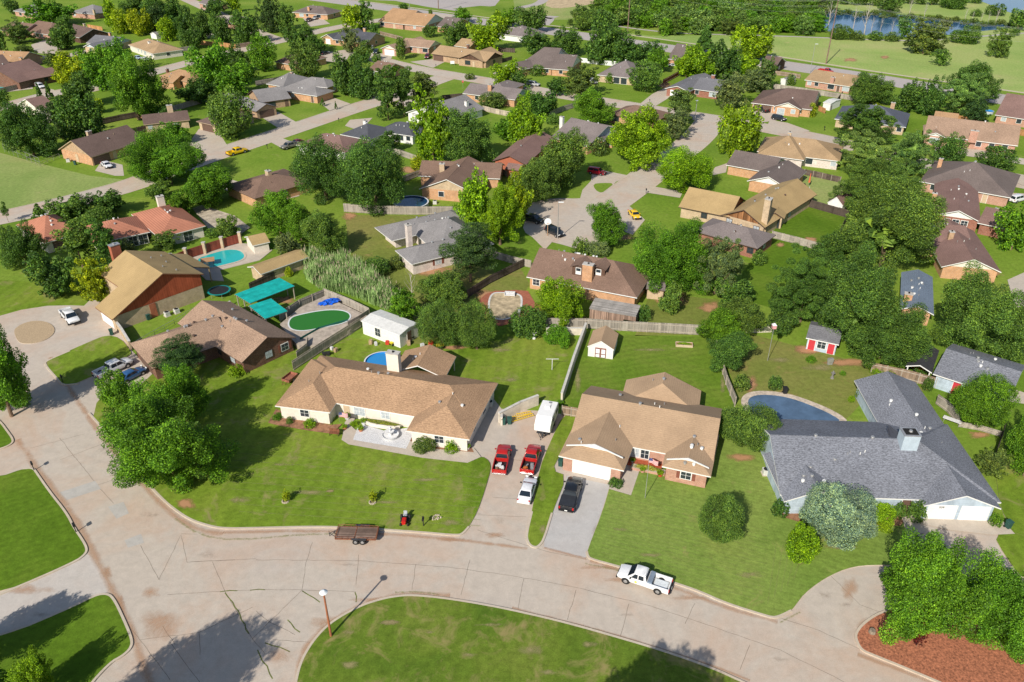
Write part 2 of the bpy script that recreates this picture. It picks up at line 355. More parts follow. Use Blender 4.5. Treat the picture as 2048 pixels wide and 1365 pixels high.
def fade_strip(name, pts, wd, z, mat, sm=1):
    """thin deposit along a line, densest on the line and fading to both sides"""
    pts = chaikin(pts, sm, False); rows = [offset(pts, wd * k) for k in (-.5, 0, .5)]; m = MB(); n = len(pts)
    for r0, r1 in ((0, 1), (1, 2)):
        for i in range(n - 1): m.face([(*rows[r0][i], z), (*rows[r0][i + 1], z), (*rows[r1][i + 1], z), (*rows[r1][i], z)])
    o = m.build(name, mat, fix=False); uv = o.data.uv_layers.new(name='UVMap').data; k = 0
    for r0, r1 in ((0, 1), (1, 2)):
        v0, v1 = (0, 1) if r0 == 0 else (1, 0)
        for i in range(n - 1):
            for v in (v0, v0, v1, v1): uv[k].uv = (0, v); k += 1
    tag(o, kind='structure'); return o
def fade_blob(name, cx, cy, rx, ry, z, mat, seed=0):
    r = random.Random(seed or int(cx * 3 + cy)); c = P(cx, cy, z); pts = []
    for k in range(20): a = 2 * math.pi * k / 20; q = .75 + .4 * r.random(); pts.append((cx + rx * q * math.cos(a), cy + ry * q * math.sin(a)))
    g = chaikin(gp(pts, z), 1); m = MB(); n = len(g)
    for i in range(n): m.face([(c.x, c.y, z), (*g[i], z), (*g[(i + 1) % n], z)])
    o = m.build(name, mat, fix=False); uv = o.data.uv_layers.new(name='UVMap').data
    for i in range(n): uv[3 * i].uv = (0, 1.15); uv[3 * i + 1].uv = (0, 0); uv[3 * i + 2].uv = (0, 0)
    tag(o, kind='structure'); return o
# ---------------------------------------------------------------- ground, streets, lawns
m = MB(); m.slab([(-900, 10), (900, 10), (900, 1400), (-900, 1400)], None, 0)
tag(m.build('ground', G_BASE, fix=False), kind='structure')
# near streets and driveways are one concrete sheet; the lawns stand a kerb's height above it
C0 = "-260,640 -60,640 0,632 43,620 95,612 140,611 168,612 182,598 205,606 235,650 262,700 305,744 345,780 420,790 560,872 700,885 812,870 940,885 960,850 985,795 1003,818 1078,822 1125,829 1150,829 1117,915 1250,945 1225,985 1560,1040 1808,1050 1849,1044 1992,1049 2070,1110 2400,1250 2400,1750 -500,1750 -500,900"
sheet('street', C0, .008, CR)
GZ = .12
def lawn(s, mat, sm=1, kerb=None, name='lawn'):
    pts = chaikin(gp(px(s), GZ), sm); m = MB(); m.slab(pts, 0, GZ, 0, 1)
    o = m.build(name, [mat, KERB], fix=False); tag(o, kind='structure')
    if kerb:
        k = chaikin(gp(px(kerb), GZ), 2, False)
        strip('kerb', k, .26, GZ + .012, KERB, .0, sm=0)
    return o
L2 = "-260,1230 -260,985 0,954 45,938 66,936 73,946 100,985 133,1026 148,1056 165,1080 174,1097 171,1108 150,1124 5,1187"
lawn(L2, G_DARK, 1, "45,938 66,936 73,946 100,985 133,1026 148,1056 165,1080 174,1097 171,1108 150,1124 5,1187 -260,1290")
L3 = "-400,1560 -260,1330 5,1273 140,1216 190,1191 211,1187 226,1194 248,1240 265,1281 261,1297 245,1312 220,1325 170,1380 60,1560"
lawn(L3, G_DARK, 1, "-260,1330 5,1273 140,1216 190,1191 211,1187 226,1194 248,1240 265,1281 261,1297 245,1312 220,1325 170,1380 60,1560")
lawn("-200,850 0,840 14,862 27,880 22,889 0,898 -200,960", G_DARK, 1, "-20,828 0,843 14,862 27,880 22,889 0,898 -200,960")
L4 = "178,826 212,864 262,930 323,997 352,1021 382,1040 416,1051 446,1057 512,1056 627,1053 700,1055 765,1059 850,1065 915,1071 926,1067 938,1053 955,1023 970,980 982,938 979,922 963,912 948,921 935,925 845,916 752,899 700,889 686,878 686,868 662,862 660,780 680,700 590,700 486,715 440,690 395,680 320,735 300,752 262,790 235,752"
lawn(L4, G_LAWN, 1, "178,826 212,864 262,930 323,997 352,1021 382,1040 416,1051 446,1057 512,1056 627,1053 700,1055 765,1059 850,1065 915,1071 926,1067 938,1053")
lawn("93,730 95,721 178,684 213,670 240,676 262,702 262,711 158,767 125,771 114,757", G_LAWN, 1, "158,767 125,771 114,757 88,728 95,721 140,702")
L7 = "1127,829 1152,829 1160,838 1120,909 1104,941 1134,952 1104,1026 1088,1078 1080,1090 1072,1095 1062,1092 1055,1083 1053,1068 1064,1023 1078,940 1100,885"
lawn(L7, G_LAWN, 1, "1104,1026 1088,1078 1080,1090 1072,1095 1062,1092 1055,1083 1053,1068 1064,1023")
L8 = "1219,976 1204,1026 1174,1103 1175,1111 1181,1118 1230,1131 1290,1148 1350,1166 1400,1183 1450,1206 1536,1233 1549,1235 1561,1232 1583,1221 1593,1208 1608,1188 1636,1166 1661,1151 1691,1138 1724,1131 1770,1130 1812,1132 1820,1110 1808,1046 1790,1000 1560,960 1500,880 1440,850 1420,940 1225,950"
lawn(L8, G_STRP, 1, "1174,1103 1175,1111 1181,1118 1230,1131 1290,1148 1350,1166 1400,1183 1450,1206 1536,1233 1549,1235 1561,1232 1583,1221")
L9 = "560,1560 585,1400 597,1336 612,1303 637,1268 667,1241 717,1213 762,1198 795,1192 825,1190 888,1196 963,1208 1024,1220 1124,1243 1224,1271 1325,1301 1425,1336 1490,1366 1700,1460 1800,1560"
lawn(L9, G_ISLE, 1, "560,1560 585,1400 597,1336 612,1303 637,1268 667,1241 717,1213 762,1198 795,1192 825,1190 888,1196 963,1208 1024,1220 1124,1243 1224,1271 1325,1301 1425,1336 1490,1366 1700,1460")
lawn("1711,1276 1713,1264 1726,1248 1749,1231 1774,1221 1830,1212 1900,1200 1990,1180 2100,1190 2400,1250 2400,1560 2150,1480 1882,1366 1811,1336 1749,1311 1722,1300", MULCH, 1, "1774,1221 1749,1231 1726,1248 1713,1264 1711,1276 1722,1300 1749,1311 1811,1336 1882,1366 2150,1480 2400,1580", 'mulch_bed')
lawn("2000,1015 2030,1068 1987,1070 2010,1112 2050,1165 2400,1250 2500,960 2048,900 1990,930", G_LAWN, 1)
# circle island with gravel on the left driveway
sheet('gravel_island', "27,664 32,655 50,645 75,641 98,645 110,656 108,668 92,680 70,687 48,688 36,684", .09, GRAVEL, 2, 0, side=KERB)
# walks and slabs on the front lawns
Z1 = GZ + .016
sheet('front_walk', "686,868 683,880 697,889 752,899 845,916 935,926 962,914 948,896 890,888 812,878 711,860 700,850 712,836 700,828 688,848", Z1, CD, 0)
sheet('front_walk', "1250,925 1270,925 1282,932 1262,991 1218,978 1226,965 1238,968", Z1, CD, 0)
sheet('white_gravel_bed', "715,856 706,880 812,898 826,870 818,856 770,862 728,850", Z1 + .01, WGRAV, 0)
sheet('planting_bed', "536,846 552,818 600,838 662,850 684,848 664,868 620,862 560,852", Z1 + .004, SOIL, 0)
sheet('planting_bed', "812,880 826,868 938,884 948,905 870,898", Z1 + .008, SOIL, 0)
sheet('planting_bed', "1560,1032 1580,1012 1700,1000 1830,1020 1800,1052 1740,1050 1730,1035 1600,1045", Z1, SOIL, 0)
sheet('front_walk', "1802,1030 1830,1030 1850,1066 1815,1070", Z1 + .01, CD, 0)
sheet('garage_apron', "1846,1030 2000,1036 2030,1068 1985,1070 1900,1060 1846,1048", Z1 + .006, CD, 0)
sheet('grey_driveway', "1134,952 1219,970 1218,976 1202,1028 1174,1104 1172,1118 1126,1108 1088,1096 1089,1078 1104,1026", .016, CG, 0)
sheet('driveway', "178,826 150,790 126,772 158,766 262,710 300,742 262,790", .020, CD, 0)
sheet('driveway', "-60,1252 5,1187 150,1124 171,1108 182,1112 222,1176 211,1187 190,1191 140,1216 5,1273", .016, concrete('old_driveway', (.50, .46, .42), .25), 0)
for s in ("245,990 200,1003 126,972 168,960", "270,1034 233,1040 220,1020 254,1002", "247,1084 262,1098 290,1090 280,1068"):
    pass
sheet('street_patch', "120,985 190,962 202,978 132,1001", .013, CP)
sheet('street_patch', "216,1014 247,1004 258,1027 233,1038", .013, CP)
sheet('street_patch', "249,1081 282,1068 288,1086 256,1096", .013, CP)
# joints and cracks in the concrete
def joint(s, wd=.04, mat=JOINT, z=.0125):
    r_ = random.Random(len(s) + int(px(s)[0][0])); g = gp(px(s), z); out = [g[0]]
    for a, b in zip(g, g[1:]):
        L_ = math.hypot(b[0] - a[0], b[1] - a[1]); k = max(1, int(L_ / .7)); q = .05 if mat is JOINT else .12
        out += [(a[0] + (b[0] - a[0]) * t / k + (r_.uniform(-q, q) if t < k else 0), a[1] + (b[1] - a[1]) * t / k + (r_.uniform(-q, q) if t < k else 0)) for t in range(1, k + 1)]
    strip('street_joint', out, wd, z, mat, sm=0)
for s in ("119,876 200,978", "200,978 227,1007", "281,1091 318,1160", "318,1160 362,1070 374,1125 402,1123", "374,1125 512,1118", "120,920 215,885", "60,897 170,868", "130,990 245,955",
          "335,1190 450,1183 512,1180 604,1180", "450,1183 505,1278", "505,1278 604,1180", "505,1278 530,1308", "425,1124 450,1183", "362,1068 395,1069", "402,1123 470,1120", "512,1120 720,1122 900,1135",
          "625,1085 612,1125 604,1180", "604,1180 690,1183 712,1184", "717,1110 712,1170", "832,1128 824,1180", "940,1120 922,1190", "900,1135 1024,1152 1150,1175 1300,1212 1400,1245 1560,1300 1700,1370",
          "1048,1158 1036,1218", "1152,1180 1135,1240", "1258,1208 1240,1275", "1390,1207 1370,1248", "1500,1290 1480,1340", "955,1060 1024,1082 1100,1105 1175,1120", "1549,1233 1640,1262 1722,1300",
          "398,1265 505,1215", "280,1280 398,1265 400,1310", "250,1240 340,1360", "325,1252 350,1290", "340,1285 400,1365", "1066,925 1010,917", "1062,1000 985,995", "1052,1034 955,1030", "145,1130 180,1190", "45,1170 70,1220",
          "512,1222 540,1245 590,1270", "545,1280 620,1285", "1650,1140 1720,1210 1760,1225"):
    joint(s)
for s in ("440,1184 475,1182", "500,1181 530,1180", "450,1186 470,1215 498,1268", "710,1185 712,1205", "604,1182 640,1205", "530,1286 560,1295 580,1304", "515,1300 545,1358", "575,1240 600,1265"):
    joint(s, .12, WEED, .0165)
# ---- streets farther off
def road(s, wd, z, mat=CR, kerb=True, name='street'):
    pts = chaikin(gp(px(s)), 2, False); strip(name, pts, wd, z, mat, sm=0)
    if kerb:
        for d in (1, -1): strip('kerb', offset(pts, d * (wd / 2 + .12)), .3, z + .03, KERB, sm=0)
road("-200,470 0,437 120,409 200,388 262,371 330,345 400,320 470,297 560,267 640,240 720,213 800,190 860,165 905,150", 9.0, .010)
road("690,100 767,123 830,138 905,151 1000,167 1100,187 1230,207 1320,222 1440,240 1560,262 1680,286 1800,318 1930,345 2080,372 2200,400", 9.0, .018)
road("1425,238 1408,262 1380,290 1340,318 1310,340 1275,368 1230,400 1200,420", 9.0, .026)
road("150,186 235,165 316,142 400,120 500,96 560,82 640,62 700,50 780,38", 8.5, .010)
road("-100,238 15,212 70,196 120,184 170,178", 8.0, .014)
road("-60,120 60,116 130,114 200,98", 7.0, .014)
road("330,-20 420,20 500,60 560,82", 7.0, .022)
road("480,-22 640,-2 760,14 870,31 990,47 1150,70 1330,96 1548,128 1700,150 1861,176 2048,206 2250,240", 15.0, .012, ASP, name='highway')
road("690,-2 880,23 1020,42 1160,58 1320,78 1548,112 1700,136 1861,160 2048,186 2250,215", 1.6, .014, KERB, False, 'sidewalk')
road("1200,48 1330,66 1450,70 1548,72 1700,78 1830,83 1930,76 2048,66 2200,60", 2.4, .02, ASP, False, 'park_path')
road("1010,22 1044,15 1080,8 1092,-6", 6.0, .02, ASP, False, 'park_path'); road("1080,50 1092,40 1090,34 1110,36", 9, .02, ASP, False, 'park_path')
sheet('parking_lot', "700,-60 740,0 790,2 860,15 910,22 990,12 1000,0 1010,-60", .02, ASP)
sheet('parking_verge', "905,18 960,12 1030,16 1020,30 960,26", .028, G_BASE)
# cul-de-sac bulb and the driveways around it
sheet('cul_de_sac', "1250,385 1262,402 1255,420 1262,440 1240,470 1200,500 1160,500 1112,486 1070,478 1045,462 1050,440 1042,420 1070,402 1110,396 1160,398 1200,392", .030, CR, 1)
DW = ["70,195 78,172 108,180 122,190", "205,320 245,330 248,352 230,352 190,342", "1045,428 1072,405 1102,402 1110,420 1080,442 1050,452", "398,258 428,250 455,292 420,308 375,290",
      "525,236 556,224 606,252 565,262", "638,205 668,196 718,214 706,226 660,222", "62,90 96,78 110,92 130,96 110,110 70,106", "755,108 790,105 778,124 742,116", "820,124 868,118 890,124 866,136",
      "1305,188 1330,176 1348,190 1305,216 1280,208", "1000,138 1022,140 1000,150 985,148", "1105,180 1070,172 1060,182 1095,195", "1500,222 1540,214 1560,240 1520,246", "1540,240 1575,246 1620,262 1590,272 1530,262",
      "1184,345 1210,342 1260,352 1232,364 1225,372 1205,388 1180,400 1160,398 1165,380 1182,362", "1300,372 1366,384 1360,396 1296,386", "1225,425 1256,410 1290,440 1265,470 1240,460", "1055,458 1110,478 1090,500 1060,470",
      "1430,335 1456,326 1452,345 1420,352", "700,240 745,236 720,262 690,252", "570,300 600,290 560,275 540,284", "800,200 850,200 850,215 790,212", "1870,292 1960,300 2050,318 2050,330 1960,316 1870,304",
      "1900,328 1990,348 2048,372 2048,350 1960,335", "2015,560 2060,540 2060,620 2030,615", "2030,650 2100,640 2100,720 2030,700", "2020,775 2060,790 2060,810 2000,800", "600,30 640,34 660,48 620,54", "372,58 440,66 430,78 380,70",
      "415,368 500,398 560,402 600,392 560,372 505,372 430,350", "985,450 1010,446 1000,470", "868,28 905,30 900,48 868,44", "628,100 700,108 690,126 632,122", "2000,385 2060,388 2060,402 1990,400", "0,170 60,160 66,178 0,186", "80,240 118,222 132,232 90,250"]
for i, s in enumerate(DW): sheet('driveway', s, .034 + .0012 * i, CD, 0)
sheet('paved_court', "385,418 402,410 470,432 500,455 480,470 425,470 408,446", .05, M('flagstone', (.42, .36, .28), .9, .3, .8), 0)
for i, s in enumerate(["1160,358 1180,362 1188,374 1204,386 1232,372 1236,364 1214,364 1190,362"]): pass
sheet('grass_islet', "1186,368 1206,366 1229,367 1215,378 1203,387 1190,380", .085, G_BASE, 1)
# big lawns of other greens
sheet('ball_field', "-200,300 0,306 90,330 180,352 250,360 240,368 180,385 100,404 0,428 -200,462", .006, G_DRY)
sheet('lawn', "1485,545 1545,472 1690,520 1690,560 1560,620 1480,600", .006, G_DARK); sheet('lawn', "1545,470 1575,402 1696,437 1678,466 1640,500", .006, G_DARK)
sheet('lawn', "1130,800 1172,668 1408,674 1432,692 1470,815 1440,830 1300,870 1170,850", .006, grassmat('grass_back_lawn', [(.3, (.09, .17, .014)), (.5, (.12, .195, .02)), (.7, (.165, .21, .035))], .08, (R(75), 1.4, .04), .2), 0)
sheet('lawn', "915,700 1000,670 1090,672 1150,684 1120,800 1075,800 985,822 925,760", .006, G_LAWN, 0); sheet('lawn', "590,742 640,690 700,676 850,690 840,740 640,730", .0065, G_LAWN)
sheet('lawn', "1440,690 1500,668 1700,720 1745,742 1860,780 1720,810 1690,842 1500,800 1478,800", .006, G_YARD, 0)
sheet('lawn', "690,430 905,432 1000,560 940,640 830,700 770,610 700,520", .006, G_YARD); sheet('lawn', "1280,640 1300,585 1440,600 1410,670 1270,672", .006, G_YARD); sheet('lawn', "1560,345 1690,362 1700,432 1575,400 1560,372", .006, G_DRY)
sheet('lawn', "930,600 1040,535 1060,570 1000,650 940,660", .007, G_YARD)
sheet('lawn', "0,560 150,570 180,596 165,612 95,611 43,619 0,631 -200,640 -200,540", .005, G_LAWN)
sheet('meadow', "1020,-40 1030,20 1090,40 1140,40 1240,-10 1250,-60", .010, G_DRY); sheet('sand_bank', "1085,10 1110,18 1150,14 1200,6 1225,-6 1200,-40 1120,-40", .014, SAND, 1)
sheet('meadow', "1130,50 1300,72 1500,70 1700,79 1830,80 1900,72 1960,62 2020,57 2300,50 2300,215 2048,188 1861,160 1700,138 1548,114 1320,80 1160,60", .009, grassmat('grass_meadow', [(.3, (.20, .31, .07)), (.5, (.29, .37, .11)), (.72, (.40, .39, .17))], .02, None, .3, (.44, .36, .18)), 0)
sheet('meadow', "1640,20 1700,-60 2400,-60 2400,60 2040,52 1860,30", .009, MATS['grass_meadow'], 0)
def blob(cx, cy, rx, ry, mat, z, name='bare_soil', seed=0):
    r = random.Random(seed or int(cx * 7 + cy)); pts = []
    for k in range(22):
        a = 2 * math.pi * k / 22; q = .7 + .45 * r.random(); pts.append((cx + rx * q * math.cos(a), cy + ry * q * math.sin(a)))
    g = chaikin(gp(pts, z), 2); m = MB(); m.slab(g, None, z); tag(m.build(name, mat, fix=False), kind='structure')
DIRTF = siltmat('bare_red_dirt', (.44, .235, .12), .34, .5, .92); TURFF = siltmat('worn_turf_fade', (.30, .24, .11), .34, 1.2, .85)
for i, b in enumerate([(700, 432, 22, 10), (870, 545, 60, 14), (975, 590, 40, 12), (1345, 600, 45, 20), (1420, 615, 30, 14), (1140, 640, 60, 12), (1480, 915, 40, 10), (1620, 700, 40, 8), (1500, 770, 18, 22), (820, 340, 30, 10),
                       (1620, 480, 20, 8), (730, 190, 50, 8), (1770, 115, 14, 4), (1990, 545, 18, 10), (1240, 475, 40, 8), (1905, 770, 24, 14), (1960, 870, 34, 9), (905, 695, 45, 6), (640, 735, 30, 6), (370, 1008, 28, 14), (1700, 120, 20, 5), (1330, 172, 20, 10),
                       (1900, 238, 40, 8), (570, 600, 30, 10), (545, 760, 22, 8), (1170, 412, 20, 8), (1085, 408, 14, 5), (600, 160, 20, 6), (300, 235, 40, 7), (1560, 490, 12, 6), (1620, 700, 40, 14), (1700, 725, 70, 10)]):
    fade_blob('bare_soil', b[0], b[1], b[2] * 1.25, b[3] * 1.35, (.128 if (b[1] > 900 and b[0] > 300) or b[0] == 370 else .0095) + .0004 * i, DIRTF)
for i, b in enumerate([(1682, 1092, 50, 12), (1600, 1127, 10, 5), (571, 1003, 9, 5), (745, 1005, 8, 5), (660, 982, 16, 6), (780, 1245, 34, 9)]): fade_blob('worn_turf', *b, GZ + .01 + .0005 * i, TURFF)
# red silt washed on to the street
for i, b in enumerate([(655, 1245, 60, 22), (560, 1310, 50, 34), (300, 1185, 34, 24), (320, 1250, 80, 60), (215, 1145, 18, 22), (1380, 1196, 70, 10), (745, 1200, 80, 10), (1700, 1180, 30, 50), (1200, 1135, 80, 9), (1730, 1260, 30, 40), (60, 1180, 80, 20), (1240, 1160, 60, 10), (900, 1080, 60, 8), (990, 1070, 40, 10), (240, 1215, 20, 40)]):
    fade_blob('silt', *b, .0215 + .0004 * i, SILT)
for i, b in enumerate([(610, 1000, 60, 12), (300, 1030, 50, 14), (1650, 1190, 40, 20), (1690, 1210, 40, 14), (1250, 1230, 60, 10), (1130, 1010, 20, 40), (1190, 1060, 16, 40), (1000, 1040, 30, 20), (420, 1110, 60, 20), (700, 1130, 60, 8), (1560, 1320, 60, 16), (80, 1230, 60, 16), (40, 720, 30, 30), (210, 900, 40, 30)]):
    fade_blob('road_grime', *b, .028 + .0004 * i, SILT2)
for i, b in enumerate([(620, 985, 70, 10), (770, 1005, 60, 6), (900, 1045, 40, 14), (850, 960, 60, 8), (480, 1000, 40, 14), (560, 930, 60, 5), (780, 1245, 44, 12), (700, 1265, 30, 8), (860, 1265, 20, 6), (940, 1310, 26, 10), (1060, 1300, 50, 20), (1180, 1290, 40, 12), (980, 1250, 60, 8), (700, 1330, 40, 16), (1100, 1345, 40, 10), (1420, 1020, 40, 8), (1240, 1060, 30, 10), (1300, 1110, 60, 8), (1500, 1150, 60, 12), (1000, 700, 50, 8), (1020, 760, 40, 10), (1155, 760, 14, 50), (1445, 770, 10, 40), (1300, 700, 70, 6), (1640, 735, 70, 14), (1560, 720, 50, 10), (1085, 1060, 14, 20)]):
    fade_blob('dry_turf', *b, (GZ if b[1] > 850 else .01) + .014 + .0004 * i, PALE)
for i, (s_, w_) in enumerate((("34,880 86,955 144,1028 184,1100 224,1180 264,1262 272,1290 300,1370", 2.0), ("100,715 172,830 258,940 340,1028 398,1062 446,1068", 1.8), ("446,1066 627,1062 765,1068 915,1080 1055,1098", 1.2), ("590,1400 605,1300 640,1262 710,1215 800,1188 900,1192", 1.6), ("1180,1122 1350,1176 1450,1216 1555,1245", 1.4), ("1024,1216 1224,1268 1425,1332 1500,1362", .8), ("1715,1310 1811,1345 1882,1374", 1.2), ("1172,1118 1140,1110 1088,1096", .8))): fade_strip('silt', gp(px(s_)), w_, .036 + .0006 * i, SILT)
for i, (s_, w_) in enumerate((("350,1038 400,1072 470,1082 600,1070 690,1068", 1.2), ("1170,1128 1230,1140 1300,1156", .9), ("1000,1216 1100,1238 1200,1262", .5), ("790,1186 830,1184 880,1190", 1.0), ("1560,1246 1600,1225", .8))): fade_strip('grass_clippings', gp(px(s_)), w_, .044 + .0006 * i, CLIP)
# pale wheel lines left by the mower
for i in range(9): fade_strip('mower_line', gp([(430 + i * 6, 905 + i * 15), (700 + i * 4, 925 + i * 14.5), (960, 958 + i * 12)]), .35, GZ + .030 + .0004 * i, MOW)
for i in range(16): fade_strip('mower_line', gp([(1232 - i * 2.4, 985 + i * 8.6), (1400 - i * 2, 1030 + i * 8.8), (1540 - i, 1066 + i * 9.2)]), .25, GZ + .030 + .0004 * i, MOW)
for i in range(5): fade_strip('mower_line', gp([(1552 + i * 14, 1090), (1535 + i * 13, 1210 - i * 12)]), .25, GZ + .038 + .0004 * i, MOW)
# ---- water
WATER = glass('pond_water', (.015, .075, .20), .12); mw = MATS['pond_water'].node_tree; bb = mw.nodes['Principled BSDF'] if 'Principled BSDF' in mw.nodes else [n for n in mw.nodes if n.type == 'BSDF_PRINCIPLED'][0]
bump(mw, bb, nz(mw, 1.5, 3, .6, coord(mw, (1, .4, 1))), .25, .05)
sheet('pond', "1636,20 1676,20 1761,26 1862,36 1962,44 2019,50 2022,57 1990,60 1927,66 1902,70 1830,74 1761,73 1711,69 1649,64 1630,44", .03, WATER, 1, kind='structure')
sheet('lake', "1890,-40 1930,-8 1977,8 2012,24 2048,30 2400,60 2400,-80 1900,-80", .03, WATER, 1, kind='structure')
# ---------------------------------------------------------------- trees
def crown_mesh(name, kind, seed, n, leaf):
    r = np.random.default_rng(seed)
    def dirs(k):
        v = r.normal(size=(k, 3)); return v / np.linalg.norm(v, axis=1)[:, None]
    bumps = dirs(7); amp = r.uniform(-.34, .26, 7)
    def lump(C):
        u = C / (np.linalg.norm(C, axis=1)[:, None] + 1e-6); f = 1 + (np.maximum(0, u @ bumps.T) ** 3 * amp).sum(1); return C * f[:, None]
    if kind == 'b':
        nb = 9; B = dirs(nb) * r.uniform(.35, .5, (nb, 1)); B[:, 2] += .05; C = []; RR = []
        for j in range(nb):           # boughs, each carrying its own tufts
            for _ in range(9): C.append(B[j] + dirs(1)[0] * r.uniform(.26, .48)); RR.append(r.uniform(.07, .16))
            C.append(B[j]); RR.append(r.uniform(.2, .3))
        C = np.array(C); RR = np.array(RR); k = len(C); C = lump(C); fl = 1.0
    elif kind == 'f':
        C = np.concatenate([dirs(10) * r.uniform(.2, .5, (10, 1)), dirs(110) * r.uniform(.5, .93, (110, 1))]); RR = np.concatenate([r.uniform(.18, .28, 10), r.uniform(.06, .15, 110)]); k = 120; C = lump(C); fl = .65
    elif kind == 'p':
        k = 70; C = dirs(k) * r.uniform(.25, .9, (k, 1)); C[:, :2] *= (1.0 - .5 * (C[:, 2:3] + 1) / 2); RR = r.uniform(.10, .24, k); C = lump(C); fl = .42
    elif kind == 'c':
        k = 90; z = r.uniform(-.95, .95, k); a = r.uniform(0, 6.28, k); q = (1 - z) / 2 * .85
        C = np.stack([q * np.cos(a), q * np.sin(a), z], 1); RR = .07 + .13 * (1 - z) / 2 + .03; fl = .6
    else:
        C = np.concatenate([dirs(10) * .42, dirs(40) * r.uniform(.62, .82, (40, 1))]); RR = np.concatenate([np.full(10, .45), r.uniform(.14, .26, 40)]); k = 50; fl = 1
    if kind in 'bf': C[:, 2] = C[:, 2] * .92 + .04; C[C[:, 2] < -.45, 2] *= .8
    li = r.choice(k, n * 3, p=RR ** 1.6 / (RR ** 1.6).sum()); d = dirs(n * 3); d[:, 2] = d[:, 2] * .9 + .12
    rad = RR[li] * r.uniform(.6, 1.22, n * 3) ** .8
    p = C[li] + d * rad[:, None] * [1, 1, fl]
    if kind == 'b':
        ax = C[li] / (np.linalg.norm(C[li], axis=1)[:, None] + 1e-6) + [0, 0, .5]; ax /= np.linalg.norm(ax, axis=1)[:, None]; p = p + ax * (((p - C[li]) * ax).sum(1) * .45)[:, None]
    keep = np.ones(len(p), bool)
    for j in range(k):
        q = (p - C[j]) / [1, 1, fl]; keep &= (np.linalg.norm(q, axis=1) > RR[j] * .66) | (li == j)
    keep &= (p[:, 2] > -.93) | (kind == 's')
    tl = r.uniform(.74, 1.26, k)[li]; p = p[keep][:n]; d = d[keep][:n]; tl = tl[keep][:n]; n = len(p)
    lo, hi = np.percentile(p, 1.2, axis=0), np.percentile(p, 98.8, axis=0); p = p - (lo + hi) / 2; p[:, :2] /= np.percentile(np.linalg.norm(p[:, :2], axis=1), 96.5); p[:, 2] /= (hi[2] - lo[2]) / 2
    nrm = d * .4 + dirs(n) * 1.15 + [0, 0, .35]; nrm /= np.linalg.norm(nrm, axis=1)[:, None]
    t = np.cross(nrm, dirs(n)); t /= np.linalg.norm(t, axis=1)[:, None]; b = np.cross(nrm, t)
    sz = leaf * r.uniform(.65, 1.35, (n, 1)); el = r.uniform(.45, .8, (n, 1))
    v = np.stack([p - t * sz, p - b * sz * el + nrm * sz * .2, p + t * sz, p + b * sz * el + nrm * sz * .2], 1).reshape(-1, 3)
    nq = n
    # loose inner mass so the crown is not hollow
    ni = 500; pi = dirs(ni) * r.uniform(.05, .42, (ni, 1)); tt = dirs(ni); bb_ = np.cross(tt, dirs(ni)); bb_ /= np.linalg.norm(bb_, axis=1)[:, None]; s = .17
    v2 = np.stack([pi - tt * s, pi - bb_ * s, pi + tt * s, pi + bb_ * s], 1).reshape(-1, 3)
    v = np.concatenate([v, v2]).astype(np.float32); nq += ni
    me = bpy.data.meshes.new(name); me.vertices.add(len(v)); me.vertices.foreach_set('co', v.ravel())
    me.loops.add(nq * 4); me.loops.foreach_set('vertex_index', np.arange(nq * 4, dtype=np.int32)); me.polygons.add(nq)
    me.polygons.foreach_set('loop_start', np.arange(0, nq * 4, 4, dtype=np.int32)); me.polygons.foreach_set('loop_total', np.full(nq, 4, np.int32))
    at = me.attributes.new('tint', 'FLOAT', 'FACE'); at.data.foreach_set('value', np.concatenate([tl, np.ones(nq - n)]).astype(np.float32))
    me.materials.append(LEAF); me.update(); return me
def trunk_mesh(name, seed, kind='b'):
    r = random.Random(seed); m = MB()
    if kind == 'b':
        m.cyl((0, 0, -.02), (0.01, 0, .22), .038, .028, 8); m.cyl((0.01, 0, .22), (.0, .02, .55), .028, .016, 7); m.cyl((0, .02, .55), (.02, 0, .85), .016, .006, 6)
        for k in range(7):
            a = k * 2.4 + r.random(); z = .2 + .06 * k; e = (.28 * math.cos(a), .28 * math.sin(a), z + .25 + .1 * r.random()); mid = (e[0] * .45, e[1] * .45, z + .1)
            m.cyl((0, 0, z), mid, .016, .011, 6, caps=False); m.cyl(mid, e, .011, .004, 5, caps=False)
    elif kind == 'd':
        m.cyl((0, 0, -.01), (.02, 0, .4), .018, .013, 6); m.cyl((.02, 0, .4), (.0, .03, 1), .013, .003, 5)
        for k in range(10):
            a = k * 2.4 + r.random(); z = .25 + .06 * k; l = .3 - .015 * k; e = (l * .6 * math.cos(a), l * .6 * math.sin(a), z + l); m.cyl((.01, 0.01, z), e, .008, .002, 4, caps=False)
            m.cyl(e, (e[0] * 1.1 + .04 * r.uniform(-1, 1), e[1] * 1.1 + .04 * r.uniform(-1, 1), e[2] + .12), .003, .001, 3, caps=False)
    else: m.cyl((0, 0, -.02), (0, 0, .95), .032, .004, 7)
    o = m.build(name, BARK if kind != 'd' else DEADW, smooth=True); me = o.data; bpy.data.objects.remove(o); return me
PROTO = {}
def crown_for(kind, size, var):
    key = (kind, size, var)
    if key not in PROTO:
        n, l = {'S': (1900, .092), 'M': (8500, .052), 'L': (36000, .026), 'X': (84000, .0165)}[size]
        if kind == 'f': n = int(n * 1.05); l *= .8
        if kind in 'po': n = int(n * 1.1); l *= .8
        if kind in 's': n = int(n * .9); l *= .85
        PROTO[key] = crown_mesh('crown_' + kind, kind, hash((kind.encode()[0], size.encode()[0], var)) % 9973, n, l)
    return PROTO[key]
TRK = {('b', i): trunk_mesh('trunk', i, 'b') for i in range(3)}; TRK[('p', 0)] = trunk_mesh('trunk', 5, 'p')
